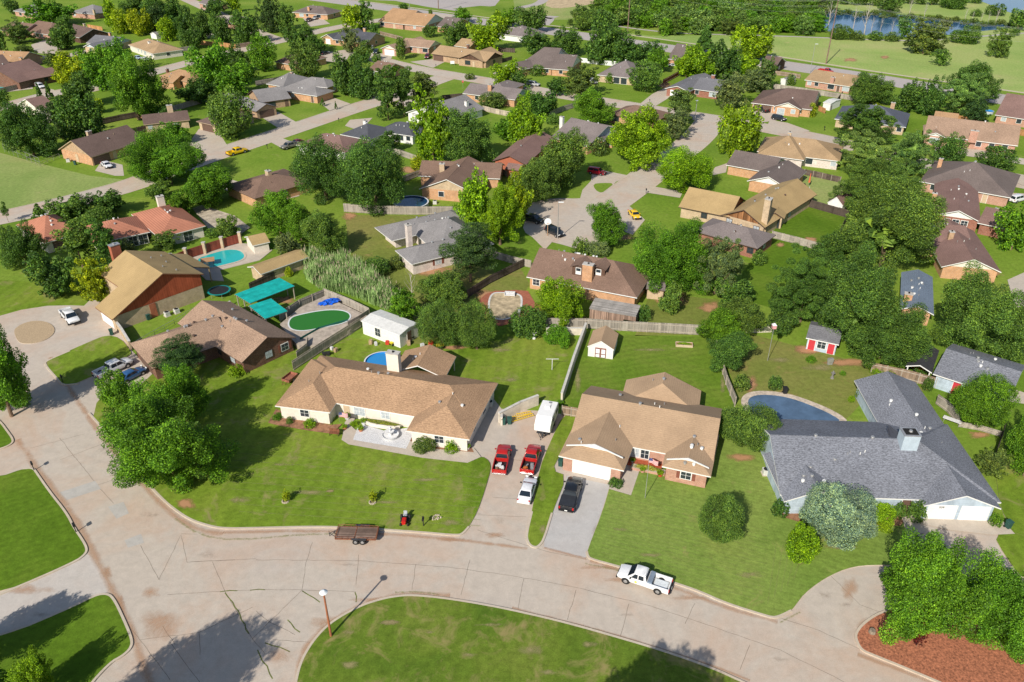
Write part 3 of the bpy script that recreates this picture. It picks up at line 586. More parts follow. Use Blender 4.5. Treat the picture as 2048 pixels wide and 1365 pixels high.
LC = dict(D=(.078, .165, .032), M=(.11, .25, .018), L=(.19, .33, .012), Y=(.25, .345, .012), B=(.16, .22, .085), P=(.21, .33, .25), G=(.115, .21, .04), W=(.165, .28, .075), N=(.12, .185, .045), R=(.10, .02, .02), K=(.055, .115, .035))
KN = dict(b='leafy tree', f='feathery tree', p='pine tree', c='conifer', s='round shrub', o='dense rounded tree')
CN = dict(D='dark green', M='mid green', L='bright green', Y='yellow-green', B='grey-green', P='pale blue-green', G='green', W='pale green', N='olive green', R='dark red', K='blackish green')
TREES = []
def tree(x0, y0, x1, y1, kind='b', col='M', label=None, group=None, clear=None, name=None):
    r = random.Random(int(x0 * 31 + y0 * 17 + x1)); cx, cy = (x0 + x1) / 2, (y0 + y1) / 2; w = x1 - x0; h = y1 - y0
    shrub = kind == 's'; c = 0 if shrub else ((1.6 if kind == 'p' else .5) if clear is None else clear)
    zc = 3.0
    for _ in range(6):
        p = P(cx, cy, zc); dep = p.y * CT - (p.z - CAM_H) * ST; s = FPX / dep; RX = w / 2 / s
        dl = math.atan2(CAM_H - zc, p.xy.length); q = (h / 2 / s) ** 2 - (RX * math.sin(dl)) ** 2
        V = math.sqrt(max(q, 0)) / math.cos(dl); V = max(.62 * RX, min(V, 2.6 * RX)) if not shrub else max(.6 * RX, min(V, 1.6 * RX))
        zc = V * (.8 if shrub else .97) + c
    base = Vector((p.x, p.y, 0.0)); size = 'X' if w > 150 else 'L' if w > 84 else 'M' if w > 38 else 'S'
    me = crown_for(kind, size, r.randrange({'S': 2, 'M': 3, 'L': 3, 'X': 2}[size] if kind == 'b' else 2 if kind in 'fs' else 1))
    col3 = LC[col]; j = r.uniform(.88, 1.12); col3 = (col3[0] * j * r.uniform(.92, 1.1), col3[1] * j, col3[2] * j, 1)
    rot = r.uniform(0, 6.28); k = .95 if w > 84 else 1.04
    if shrub:
        o = bpy.data.objects.new(name or 'shrub', me); COL.objects.link(o); o.location = (p.x, p.y, zc); o.scale = (RX * k, RX * k, V * k); o.rotation_euler = (0, 0, rot); o.color = col3
        root = o
    else:
        root = empty({'p': 'pine_tree', 'c': 'conifer_tree'}.get(kind, 'tree') if not name else name, base)
        o = bpy.data.objects.new('crown', me); COL.objects.link(o); o.parent = root; o.location = (0, 0, zc); o.scale = (RX * k, RX * k, V * k * .93); o.rotation_euler = (0, 0, rot); o.color = col3
        H = zc + V * .55; tk = bpy.data.objects.new('trunk', TRK[('p', 0) if kind in 'pc' else ('b', r.randrange(3))]); COL.objects.link(tk); tk.parent = root
        tk.scale = (min(H, RX * 1.8),) * 2 + (H,); tk.rotation_euler = (0, 0, rot)
    root['category'] = 'shrub' if shrub else 'tree'
    TREES.append((root, kind, col, RX, V, base, label, group)); return root
# ---------------------------------------------------------------- houses
HOUSES = []
class House:
    def __init__(s, label, roof, wall, wings, chim=(), trim='w', gable=None, pitch=.40, near=None, phrase=None, name='house', vents=2, cat='house'):
        s.wings = wings; A, B = wings[0][0], wings[0][1]; ze = 2.55
        a = P(*A, ze); b = P(*B, ze); s.yaw = math.atan2(b.y - a.y, b.x - a.x); s.near = near if near is not None else A[1] > 400
        ctr = (a + b) / 2; s.loc = Vector((ctr.x, ctr.y, 0)); s.rot = Matrix.Rotation(-s.yaw, 4, 'Z')
        s.root = empty(name, s.loc, s.yaw, label=label, cat=cat)
        s.rnd = random.Random(int(A[0] * 13 + A[1])); s.rm = ROOF[roof] if isinstance(roof, str) else roof; s.wm = WALL[wall]; s.tm = TRIM[trim]; s.gm = WALL[gable] if gable else s.wm
        s.RO = MB(); s.WA = MB(); s.GA = MB(); s.win = []
        for i, wg in enumerate(wings):
            kw = {}
            for q in wg[4:]: kw.update({'ax': q} if isinstance(q, str) else q)
            s.wing(i, *wg[:4], **{'pitch0': pitch, **kw})
        s.WA.build('wall', s.wm, s.root)
        for fc in s.GA.f:
            g_ = MB(); g_.face([s.GA.v[k] for k in fc]); g_.build('gable', s.gm, s.root, fix=False)
        ro = s.RO.build('roof', [s.rm, s.tm, s.gm], s.root, fix=False)
        for f in s.win: s.opening(*f)
        for c in chim: s.chimney(ro, *c)
        s.vents(ro, vents * (2 if s.near else 1)); s.roofobj = ro
        HOUSES.append((s.root, phrase or label, s.loc + Vector((0, 6, 0))))
    def L(s, p): return s.rot @ (Vector((p[0], p[1], p[2] if len(p) > 2 else 0)) - s.loc)
    def wing(s, i, A, B, C, ends, ax='x', ze=2.55, pitch=None, pitch0=.4, f=None, r=None, l=None, nowall=False, ov=.5, ext=0, post=False):
        pitch = pitch or pitch0; ze = ze + .013 * i; a = P(*A, ze); b = P(*B, ze); e = (b - a); Wd = e.length; e.normalize(); n = Vector((-e.y, e.x, 0))
        if isinstance(C, (int, float)): d = float(C)
        elif C[0] == 'r':
            best = None; d = 4.0
            while d < 24:
                h = pitch * d / 2
                for q in (a, b):
                    m_ = q + n * d / 2; x, y = proj(Vector((m_.x, m_.y, ze + h))); er = math.hypot(x - C[1][0], y - C[1][1])
                    if best is None or er < best[0]: best = (er, d)
                d += .2
            d = best[1]
        else:
            d = (P(*C, ze) - a).dot(n)
        d = max(2.5, d); sh = .006 * i; a = a + e * (sh - ext) + n * sh; Wd += 2 * ext - 2 * sh; d -= 2 * sh; b = a + e * Wd
        if ax == 'x': o, eu, ev, LL, WW = a, e, n, Wd, d
        else: o, eu, ev, LL, WW = b, n, -e, d, Wd   # ridge runs away from the front; ends[0] is the front end
        T = s.rot.to_3x3()
        def G(u, v, z): return T @ (o + eu * u + ev * v - s.loc) * Vector((1, 1, 0)) + Vector((0, 0, z))
        def G(u, v, z):
            q = T @ (o + eu * u + ev * v - s.loc); return (q.x, q.y, z)
        h = pitch * WW / 2; z0 = ze; hip = min(WW / 2, LL / 2 - .01); kk = .46
        def endp(t): return {'g': 0, 'h': hip, 'd': kk * WW / 2 - .4, 's': 0}[t]
        u0, u1 = endp(ends[0]), LL - endp(ends[1]); faces = []
        R0, R1 = G(u0, WW / 2, z0 + h), G(u1, WW / 2, z0 + h)
        E0, E1, E2, E3 = G(0, 0, z0), G(LL, 0, z0), G(LL, WW, z0), G(0, WW, z0); q = kk * WW / 2; zq = z0 + pitch * q
        f1 = [E0, E1]; f2 = [E2, E3]
        if ends[1] == 'd': f1.append(G(LL - q, q, zq))
        f1 += [R1, R0]
        if ends[0] == 'd': f1.append(G(q, q, zq)); f2.append(G(q, WW - q, zq))
        f2 += [R0, R1]
        if ends[1] == 'd': f2.append(G(LL - q, WW - q, zq))
        faces = [f1, f2]
        if ends[0] == 'h': faces.append([E3, E0, R0])
        if ends[1] == 'h': faces.append([E1, E2, R1])
        if ends[0] == 'd': faces.append([E3, E0, G(q, q, zq), G(q, WW - q, zq)]); s.RO.face([G(q - .02, q, zq + .02), G(q - .02, WW / 2, z0 + h - .05), G(q - .02, WW - q, zq + .02)], 2)
        if ends[1] == 'd': faces.append([E1, E2, G(LL - q, WW - q, zq), G(LL - q, q, zq)])
        if ends[0] == 'd':
            for sv in (1, -1):
                vv = .28 * q if sv == 1 else WW - .28 * q; ap = G(q - .46, WW / 2, z0 + h + .03); en_ = G(q - .46, vv, z0 + pitch * (q - .46) + .1); s.RO.face([ap, en_, (en_[0], en_[1], en_[2] - .12), (ap[0], ap[1], ap[2] - .14)], 1)
                e2 = G(q - .30, vv, z0 + pitch * (q - .46) + .1); a2 = G(q - .30, WW / 2, z0 + h + .03); s.RO.face([ap, en_, e2, a2], 1)
        t = .17; key = lambda p: (round(p[0], 3), round(p[1], 3), round(p[2], 3)); cnt = {}
        for fc in faces:
            s.RO.face(fc, 0); s.RO.face([(p[0], p[1], p[2] - t) for p in fc][::-1], 1)
            for k in range(len(fc)):
                x, y = fc[k], fc[(k + 1) % len(fc)]; kk2 = tuple(sorted((key(x), key(y)))); cnt[kk2] = cnt.get(kk2, []) + [(x, y)]
        for es in cnt.values():
            if len(es) == 1:
                x, y = es[0]; s.RO.face([x, (x[0], x[1], x[2] - t), (y[0], y[1], y[2] - t), y], 1)
        # ridge cap
        cap = .12
        if LL > 6: s.RO.face([G(u0, WW / 2 - cap, z0 + h - cap * pitch + .02), G(u1, WW / 2 - cap, z0 + h - cap * pitch + .02), (R1[0], R1[1], R1[2] + .02), (R0[0], R0[1], R0[2] + .02)], 0)
        if post:
            for (u, v) in ((.3, .3), (LL - .3, .3), (LL - .3, WW - .3), (.3, WW - .3)):
                g = G(u, v, 0); s.WA.box((g[0], g[1], z0 / 2), (.14, .14, z0 - .1), 0)
            return
        if nowall: return
        ovx = ov + .011 * i; zt = z0 + pitch * ovx - .1
        c = [(ovx, ovx), (LL - ovx, ovx), (LL - ovx, WW - ovx), (ovx, WW - ovx)]
        for k in range(4):
            (ua, va), (ub, vb) = c[k], c[(k + 1) % 4]
            s.WA.face([G(ua, va, 0), G(ub, vb, 0), G(ub, vb, zt), G(ua, va, zt)])
        for en, uu in ((0, ovx), (1, LL - ovx)):
            if ends[en] in 'gs': s.GA.face([G(uu, ovx, zt + .002), G(uu, WW / 2, z0 + h - .1), G(uu, WW - ovx, zt + .002)] if en == 0 else [G(uu, WW - ovx, zt + .002), G(uu, WW / 2, z0 + h - .1), G(uu, ovx, zt + .002)])
        sides = {'f': (a + (e + n) * ovx, e, Wd - 2 * ovx), 'r': (b + (-e + n) * ovx, n, d - 2 * ovx), 'l': (a + n * (d - ovx) + e * ovx, -n, d - 2 * ovx)}
        for sd, ft in (('f', f), ('r', r), ('l', l)):
            o_, dr, ln = sides[sd]
            if ft is None: ft = '' if ln < 3 else (''.join(s.rnd.choice('w.W.') for _ in range(int(ln / 3.4))) if sd == 'f' else ('w' if ln > 5 else ''))
            for k, ch in enumerate(ft):
                if ch == '.': continue
                u_ = ln * (k + .5) / len(ft); room = ln / len(ft)
                if ch in 'gB': dw = min(4.9, ln - .9); u_ = max(dw / 2 + .35, min(u_, ln - dw / 2 - .35)); room = dw / .85
                s.win.append((ch, o_ + dr * u_, dr, room))
    def opening(s, ch, c, dr, room):
        wd, z0, ht, nm = {'w': (1.3, .95, 1.2, 'window'), 'W': (2.4, .7, 1.5, 'window'), 'd': (1.0, .05, 2.1, 'door'), 'r': (1.0, .05, 2.1, 'door'), 'n': (1.1, .05, 2.1, 'door'), 'R': (1.9, .05, 2.1, 'door'), 'g': (4.9, .03, 2.15, 'garage_door'), 's': (2.8, .03, 2.15, 'garage_door'), 'G': (2.2, .1, 2.0, 'glass_door'), 'k': (1.3, .95, 1.2, 'window'), 'B': (4.9, .03, 2.15, 'garage_door')}[ch]
        wd = min(wd, room * .85); n = Vector((dr.y, -dr.x, 0)); lc = s.L(c + n * .03); lc.z = 0; ang = math.atan2(dr.y, dr.x) - s.yaw; m = MB()
        if nm in ('window', 'glass_door'):
            m.box((0, 0, z0 + ht / 2), (wd + .16, .08, ht + .16)); o = m.build(nm, s.tm if ch != 'k' else TRIM['w'], s.root); g = MB()
            gm = GLS if s.rnd.random() < .6 else CURT
            if s.near:
                k = 2 if wd < 2 else 3
                for j in range(k):
                    for q in range(2): g.box((-wd / 2 + wd * (j + .5) / k, -.025, z0 + ht * (q + .5) / 2), (wd / k - .05, .05, ht / 2 - .05))
            else: g.box((0, -.025, z0 + ht / 2), (wd, .05, ht))
            g.build('pane', gm, o)
            if ch == 'k':
                sh = MB(); sh.box((-wd / 2 - .34, -.03, z0 + ht / 2), (.4, .05, ht + .1)); sh.box((wd / 2 + .34, -.03, z0 + ht / 2), (.4, .05, ht + .1)); sh.build('shutter', M('shutter_brown', (.20, .07, .05), .6, .1), o)
        else:
            mat = {'r': DOORM['r'], 'R': DOORM['r'], 'n': DOORM['n'], 'g': DOORM['w'], 's': DOORM['w'], 'B': DOORM['b']}.get(ch, DOORM['b'] if s.rnd.random() < .5 else DOORM['t'])
            if nm == 'garage_door':
                m.box((0, .02, z0 + ht / 2), (wd + .2, .05, ht + .12), mi=1)
                for q in range(4): m.box((0, -.02, z0 + ht * (q + .5) / 4), (wd, .06, ht / 4 - .035))
                o = m.build(nm, [mat, s.tm], s.root)
            else:
                m.box((0, .01, z0 + ht / 2), (wd + .16, .05, ht + .1), mi=1); m.box((0, -.02, z0 + ht / 2), (wd, .05, ht)); o = m.build(nm, [mat, s.tm], s.root)
                if s.near: kb = MB(); kb.cyl((wd * .38, -.09, z0 + 1), (wd * .38, -.04, z0 + 1), .05, .04, 8); kb.build('handle', METAL, o)
        o.location = lc; o.rotation_euler = (0, 0, ang)
    def chimney(s, ro, x, y, ztop, w=1.0, d=.8, mat='bei', z0=2.0, kind='c'):
        p = s.L(P(x, y, ztop)); m = MB(); m.box((p.x, p.y, (z0 + ztop) / 2), (w, d, ztop - z0)); c = m.build('chimney', WALL[mat] if mat in WALL else s.wm, ro if z0 > .5 else s.root)
        t = MB(); t.box((p.x, p.y, ztop + .05), (w + .14, d + .14, .12)); t.build('chimney_cap', CAPM, c)
        t = MB(); t.cyl((p.x, p.y, ztop + .1), (p.x, p.y, ztop + .32), .17, .15, 8); t.build('flue', DARK, c)
    def vents(s, ro, n):
        big = [f for f, mi in zip(s.RO.f, s.RO.m) if mi == 0 and len(f) > 3]; vs = s.RO.v
        for _ in range(n * 2):
            m = MB(); f = s.rnd.choice(big); p = [Vector(vs[k]) for k in f]; a, b = s.rnd.uniform(.25, .75), s.rnd.uniform(.5, .9)
            q = p[0].lerp(p[1], a).lerp(p[2].lerp(p[3], 1 - a), b)
            if s.rnd.random() < .5: m.cyl((q.x, q.y, q.z - .1), (q.x, q.y, q.z + .35), .06, .06, 6)
            else: m.cyl((q.x, q.y, q.z - .1), (q.x, q.y, q.z + .22), .17, .14, 8); m.cyl((q.x, q.y, q.z + .18), (q.x, q.y, q.z + .3), .24, .2, 8)
            m.build('roof_vent', METAL if s.rnd.random() < .6 else s.tm, ro)
# ---------------------------------------------------------------- the houses, farthest first
N_ = dict(f='', r='', l='')
def H(label, phrase, *a, **k): return House(label, *a, phrase=phrase, **k)
H('grey hip roofed house half hidden by trees in the far left corner', 'far corner grey-roofed house', 'gry', 'pnk', [((26, 22), (72, 30), (88, 12), 'hh')])
H('grey hip roofed pink brick house beside an orange board fence far off', 'far pink brick hip-roofed house', 'gry', 'pnk', [((140, 25), (188, 29), (207, 18), 'hh')], chim=[(187, 20, 4.6)])
H('white gabled pink brick house at the far street among dark trees', 'far white-gabled pink house', 'pur', 'pnk', [((396, 6), (422, 12), (428, 2), 'gg')], gable='wht')
H('brown roofed house between two dark trees near the far edge', 'far brown house between trees', 'brn', 'pnk', [((46, 62), (97, 70), (104, 50), 'gh'), ((0, 60), (44, 66), (50, 50), 'gg')])
H('low dark brown gabled house behind the half-timbered grey house', 'dark house behind half-timbered one', 'dbr', 'brn', [((118, 66), (158, 76), (192, 60), 'gg')], chim=[(168, 48, 4.8)])
H('small brown roofed house buried in the dark far trees', 'small house in far trees', 'pur', 'pnk', [((446, 46), (474, 49), (478, 38), 'gg')])
hh = H('grey roofed house with blue half-timbered gable and tan garage wing', 'half-timbered gabled house', 'gr2', 'bei', [((172, 86), (224, 91), (251, 80), 'gg'), ((166, 94), (190, 97), (182, 74), 'gg', 'y', dict(f='w'))], chim=[(219, 66, 4.8, 1, .8, 'org')], gable='blu')
H('wide tan hip roofed house with short white chimney beside the far street', 'tan hip-roofed house, white chimney', 'tan', 'crm', [((256, 90), (305, 108), (357, 96), 'hh')], chim=[(298, 84, 4.9, 1.2, .8, 'wht')])
H('dark red-brown roofed house behind two narrow columnar conifers and white car', 'red-brown house behind columnar conifers', 'rdb', 'dbk', [((37, 166), (110, 148), (82, 124), 'gg', 'x', dict(f='B..w.')), ((12, 157), (40, 164), (70, 128), 'gg', 'y')], chim=[(58, 134, 4.7, 1, .8, 'org')], trim='b')
H('dark brown gabled house cut by the photo edge beside a blue pool', 'dark gabled house by edge pool', 'dbr', 'brn', [((-40, 150), (30, 140), (36, 118), 'gg')], trim='b')
H('small tan roofed house with brick chimney at the left edge', 'small tan-roofed edge house', 'or_', 'pnk', [((-30, 124), (38, 127), (42, 110), 'gg')], chim=[(41, 116, 4.4, 1, .8, 'org')])
H('reddish brown roof of a house showing between dark trees', 'reddish roof between dark trees', 'rdb', 'crm', [((76, 220), (112, 212), (104, 194), 'gg')])
H('orange-tan hip roofed house with slim dark chimney among big trees', 'orange-tan hip-roofed house', 'or_', 'org', [((318, 152), (378, 165), (408, 150), 'hh'), ((316, 162), (346, 166), (350, 152), 'gg')], chim=[(334, 138, 4.8, .9, .8, 'dbk')], trim='t')
H('brown L-shaped house with tall beige chimney and dark garage door', 'brown L-shaped house, beige chimney', 'dbr', 'bei', [((287, 250), (380, 240), 9.0, 'gg', 'x', dict(f='w.dw.')), ((392, 243), (430, 252), 15.0, 'hh', 'y', dict(f='B'))], chim=[(338, 211, 6.3, 1.6, 1.0, 'bei')], trim='t')
H('dark brown roofed house with tan brick gable end and white car', 'tan-gabled dark brown house', 'dbr', 'org', [((181, 315), (292, 281), (114, 300), 'gg', 'x', dict(f='B.d.W.', l='d', r=''))], chim=[(177, 263, 5.0, 1.3, .9, 'bei')], trim='t', gable='tan', pitch=.5)
H('long grey-brown hip roofed house with brick chimney beside far highway', 'far long hip-roofed house', 'tau', 'org', [((583, 25), (655, 30), (684, 22), 'hh')], chim=[(617, 14, 5.4, 1.2, .8, 'org')])
H('charcoal roofed house with two gables and brick entry beside a street', 'charcoal twin-gabled house', 'chr', 'org', [((664, 79), (735, 86), (764, 74), 'gg'), ((641, 75), (667, 79), (690, 60), 'gg', 'y', dict(f='s'))], chim=[(729, 57, 5.2, 1.2, .8, 'org')], gable='tan')
H('tan roofed house in two steps with shaded porch near the highway', 'tan stepped-roof house by highway', 'or_', 'pnk', [((756, 43), (806, 49), (826, 31), 'gg', 'x', dict(f='W.d.')), ((806, 49), (850, 53), (864, 38), 'gg')], chim=[(795, 24, 5.2, .8, .7, 'dbk')], gable='wht')
H('small plain brown roofed house just short of the highway', 'small brown house by highway', 'tau', 'org', [((872, 53), (908, 57), (918, 44), 'gg')])
H('dusty pink-tan roofed house with cream garage door and lone yard tree', 'pink-tan house, cream garage', 'lbr', 'pnk', [((798, 91), (858, 97), (883, 88), 'gg', 'x', dict(f='.wdW')), ((761, 97), (793, 101), (815, 78), 'gg', 'y', dict(f='g'))], gable='crm')
H('tan roofed brick ranch with wide centre gable and carport beside red truck', 'centre-gabled tan ranch house', 'tan', 'tan', [((862, 108), (972, 124), (999, 112), 'gg', 'x', dict(f='B..d.W.')), ((914, 118), (966, 124), (965, 104), 'gg', 'y', dict(f='.Wd.'))], chim=[(936, 90, 5.0, 1, .8, 'dbk')], gable='brn', trim='b')
H('tan roof corner of a house behind the centre-gabled ranch', 'tan roof behind the ranch', 'tan', 'org', [((908, 92), (938, 96), (944, 84), 'gg')])
H('grey roofed house at the highway bend partly hidden by trees', 'grey house at highway bend', 'pur', 'wht', [((996, 68), (1055, 75), (1082, 63), 'hh')])
H('small brown roof beside the round tree near the far cul-de-sac', 'brown roof by round tree', 'brn', 'org', [((548, 124), (590, 131), (596, 106), 'hh')])
H('wide grey hip roofed brick house with small dark conifer on its lawn', 'wide grey hip-roofed brick house', 'gry', 'org', [((552, 180), (634, 193), (666, 181), 'hh', 'x', dict(f='.w.d', r='')), ((532, 168), (566, 174), (640, 160), 'hh'), ((586, 168), (655, 176), (664, 162), 'hh')], chim=[(583, 145, 4.8, 1, .8, 'org')], vents=4)
H('grey roofed brick house with dark open garage wing by the street', 'grey house with garage wing', 'gry', 'tan', [((520, 206), (583, 197), (560, 180), 'gg', 'x', dict(f='.W.d')), ((512, 224), (556, 214), (480, 190), 'gg', 'y', dict(f='B'))], trim='b')
H('brown roofed house with dark shade beside big pines and street corner', 'house behind the dark trees', 'brn', 'org', [((735, 140), (770, 146), (772, 128), 'gg')])
H('brown-grey roofed house with brick chimney and patio cover near the stop sign', 'brick-chimneyed house by stop sign', 'pur', 'org', [((925, 187), (1030, 200), (1061, 185), 'gg', 'x', dict(f='.w.W..')), ((965, 180), (1010, 186), (1000, 162), 'hh', 'y')], chim=[(980, 170, 5.6, 1.3, .9, 'org')], trim='w', gable='blu')
H('grey roofed white house with plain white chimney behind tall poplar', 'grey-roofed white house', 'gry', 'wht', [((888, 243), (969, 217), (925, 192), 'gg', 'x', dict(f='w.W.', l='')), ((822, 228), (868, 236), (895, 212), 'hg', 'y')], chim=[(933, 203, 5.2, 1.1, .9, 'wht')])
H('charcoal roofed white house with small white chimney beside two shrubs', 'charcoal-roofed white house', 'chr', 'wht', [((680, 269), (737, 280), (786, 258), 'hh', 'x', dict(r='w')), ((752, 262), (826, 273), (830, 250), 'hh', 'x', dict(f='..Ww'))], chim=[(730, 242, 5.0, 1.0, .8, 'wht')], vents=4)
H('reddish brown roof behind the huge dark twin tree with parked trucks', 'roof behind huge twin tree', 'rdb', 'wht', [((592, 290), (690, 306), (704, 276), 'hh')])
H('brown roofed house with trimmed hedges and tall brown end chimney', 'hedge-fronted brown house', 'tau', 'org', [((1034, 133), (1104, 138), (1116, 110), 'hg', 'x', dict(f='.d.w')), ((1100, 138), (1142, 141), (1150, 120), 'gg', 'x', dict(f='w')), ((1010, 132), (1043, 140), (1040, 116), 'gg', 'y')], chim=[(1147, 112, 6.0, .9, .9, 'dbk', 0), (1082, 104, 5.2, 1, .8, 'dbk')], gable='wht')
H('grey hip roofed house with open stone porch beside a round tree', 'grey porch house', 'pur', 'bei', [((1194, 150), (1272, 158), (1280, 134), 'hh', 'x', dict(f='..GG.'))], chim=[(1256, 128, 4.9, 1, .8, 'bei')])
H('brown roofed brick house just behind the white yard fence', 'brick house behind white fence', 'tau', 'org', [((1334, 118), (1362, 121), (1370, 100), 'gg')])
H('modern brick house with sloping shed roofs and a row of skylights', 'shed-roofed skylight house', 'gr2', 'red', [((1383, 178), (1436, 185), (1440, 163), 'gg', 'x', dict(f='w.W', r='')), ((1330, 177), (1378, 184), (1396, 152), 'gg', 'y', dict(f='g'))], chim=[(1427, 151, 5.4, 1.2, .9, 'red')], pitch=.3)
H('dark taupe roofed house with cream centre gable and black jeep outside', 'cream-gabled taupe house', 'dbr', 'org', [((1502, 206), (1624, 220), (1645, 194), 'hg', 'x', dict(f='B.dW..w.')), ((1547, 213), (1602, 220), (1600, 190), 'gg', 'y', dict(f='Gw'))], gable='crm')
H('dark brown small roof beyond the bright green tree near highway', 'dark roof beyond highway trees', 'dbr', 'brn', [((1518, 133), (1550, 137), (1556, 122), 'gg')])
H('tan roofed pink brick house with wide chimney beside the highway', 'pink brick house beside highway', 'tan', 'pnk', [((1609, 160), (1702, 174), (1728, 156), 'gg', 'x', dict(f='ww.WdW'))], chim=[(1666, 155, 4.6, 1.2, .9, 'pnk')], pitch=.27)
H('slate blue hip roofed house behind the dark spreading tree', 'slate blue hip-roofed house', 'dbl', 'bei', [((1669, 238), (1812, 255), (1822, 228), 'hh', 'x', dict(f='..w....w', r=''))], chim=[(1787, 206, 5.0, 1.2, .9, 'tan')])
H('long tan roofed pink brick house with small white gable and brick chimney', 'long pink brick ranch', 'lbr', 'pnk', [((1847, 269), (2036, 292), (2043, 262), 'gg', 'x', dict(f='w.......w.w.W.')), ((1847, 272), (1894, 277), (1890, 255), 'gg', 'y', dict(f='W'))], chim=[(1950, 262, 5.2, 2.0, .9, 'pnk')], gable='wht')
H('red-brown roofed pink house at the right edge near highway', 'red-brown edge house', 'rdb', 'pnk', [((1990, 230), (2090, 245), (2095, 212), 'gg')], chim=[(2040, 198, 5.2, 1.2, .9, 'org')], gable='crm')
H('small orange-tan shed roof enclosed by board fence behind pink ranch', 'orange-tan roofed shed', 'or_', 'wht', [((1864, 244), (1912, 250), (1920, 234), 'gg')], name='shed', cat='shed', vents=0)
H('dark brown low hip house hidden by bright round trees', 'long dark brown hip house', 'brn', 'org', [((1216, 229), (1310, 245), (1326, 224), 'hh', 'x', dict(f='W.w.'))], trim='b')
H('taupe roofed house with blue gable dormer and white chimney', 'blue-dormered taupe house', 'pur', 'org', [((1102, 275), (1176, 293), (1190, 250), 'gg'), ((1176, 270), (1226, 280), (1238, 258), 'gg'), ((1178, 280), (1208, 283), (1200, 255), 'gg', 'y', dict(ze=3.1))], chim=[(1124, 234, 5.4, 1.1, .9, 'wht')], gable='blu')
H('tan hip roofed cream brick house with grey chimney beside round tree', 'tan hip-roofed cream house', 'tan', 'wbr', [((1514, 303), (1680, 323), (1686, 292), 'hh', 'x', dict(f='.....wW..w')), ((1514, 308), (1608, 321), (1625, 285), 'hh', 'x', dict(f=''))], chim=[(1580, 265, 5.2, .9, .9, 'bei')], vents=4)
H('rust red gabled building with brown roof beside the brown chimney house', 'rust red gabled house', 'rdb', 'rdw', [((985, 322), (1052, 330), (1092, 275), 'gg', 'y', dict(f='d.w')), ((1010, 338), (1040, 342), (1045, 330), 'gg', 'x')], trim='b')
H('brown roofed house with tan gable, orange brick and round pool', 'brown house with round pool', 'brn', 'org', [((836, 352), (1000, 358), (1002, 330), 'gg', 'x', dict(f='', ze=2.55)), ((838, 378), (950, 388), (1003, 340), 'gg', 'y', dict(f='.w..'))], chim=[(884, 328, 5.4, 1.2, 1.0, 'bei')], gable='bei', pitch=.42)
H('grey-brown roofed house with white gable and long pink brick side', 'white-gabled grey-brown house', 'tau', 'org', [((1452, 330), (1545, 347), (1552, 318), 'gg', 'x', dict(f='')), ((1494, 362), (1576, 378), (1608, 342), 'gg', 'y', dict(f='', r=''))], gable='wht')
H('long brown roof house with brick corner behind the grey-green tree', 'brown house behind grey-green tree', 'pur', 'red', [((1385, 462), (1515, 498), (1542, 467), 'hh', 'x', dict(f='.....w'))], trim='b')
H('tan roofed house with knotty wood gables and tall stone chimney', 'wood-gabled tan house', 'yel', 'bei', [((1357, 414), (1460, 435), (1470, 398), 'gg', 'x', dict(f='.w.')), ((1440, 431), (1530, 456), (1555, 370), 'gg', 'y', dict(f='w.w')), ((1530, 432), (1569, 438), (1589, 411), 'gg', 'y', dict(f='G', ze=2.6))], chim=[(1538, 398, 8.2, 1.3, 1.6, 'bei', 0)], gable='dwd', trim='b', pitch=.5)
H('dark brown low hip roofed house with beige chimney below the twin tree', 'dark brown low hip house', 'brn', 'org', [((448, 371), (509, 398), (597, 349), 'hh', 'y', dict(f='..'))], chim=[(536, 342, 5.4, 1.3, 1.0, 'bei')], pitch=.28, trim='b')
H('grey-brown hip roofed pink brick house with white tank beside it', 'grey-brown hip-roofed pink house', 'tau', 'pnk', [((1839, 363), (2022, 396), (2010, 345), 'hh', 'x', dict(f='.w...w.d..', r=''))], chim=[(1883, 318, 5.6, .9, .8, 'org')], pitch=.42, vents=4)
H('red-brown roofed brick house with big white gable', 'big white-gabled red-brown house', 'rdb', 'red', [((1866, 431), (1962, 445), (1978, 380), 'gg', 'y', dict(f='.dww.')), ((1955, 446), (2010, 458), (2012, 425), 'gg', 'x', dict(f=''))], chim=[(1870, 387, 4.4, 1.0, .9, 'org')], gable='wht', vents=3)
H('red-brown roofed house with pale pink gable and slim brick chimney', 'pink-gabled red-brown house', 'rdb', 'org', [((1883, 534), (2003, 545), (2018, 468), 'gg', 'y', dict(f='')), ((1850, 498), (1950, 502), (1935, 452), 'gg', 'x', dict(f='.G...'))], chim=[(1904, 464, 5.4, .9, .9, 'tan')], gable='crm', vents=3)
H('blue shingled house almost buried by the two largest right-hand trees', 'blue-shingled house', 'bl2', 'org', [((1800, 618), (1868, 630), (1898, 560), 'gg', 'y', dict(f='..'))], chim=[(1818, 588, 4.2, 1.3, .9, 'org')], vents=3)
H('terracotta tiled hip roofed garage beside the left clipped conifer', 'terracotta-tiled square house', 'ter', 'crm', [((31, 450), (88, 487), (168, 462), 'hh', 'y', dict(f='..w', r='B'))])
H('terracotta tiled L-shaped villa with square cream chimney', 'terracotta-tiled villa', 'ter', 'crm', [((318, 476), (411, 452), 17.0, 'hh', 'y', dict(f='w.G.')), ((186, 488), (300, 464), 11.0, 'hh', 'x', dict(f='...GG'))], chim=[(319, 393, 5.4, 1.5, 1.0, 'crm')], vents=3)
H('brown dormered house with brick chimney between two dormers', 'brown dormered house', 'brn', 'org', [((1053, 554), (1274, 596), ('r', (1076, 494)), 'gh', 'x', dict(f='w.w.....', pitch=.5))], chim=[(1177, 529, 6.4, 1.9, 1.1, 'org')], pitch=.5, vents=4)
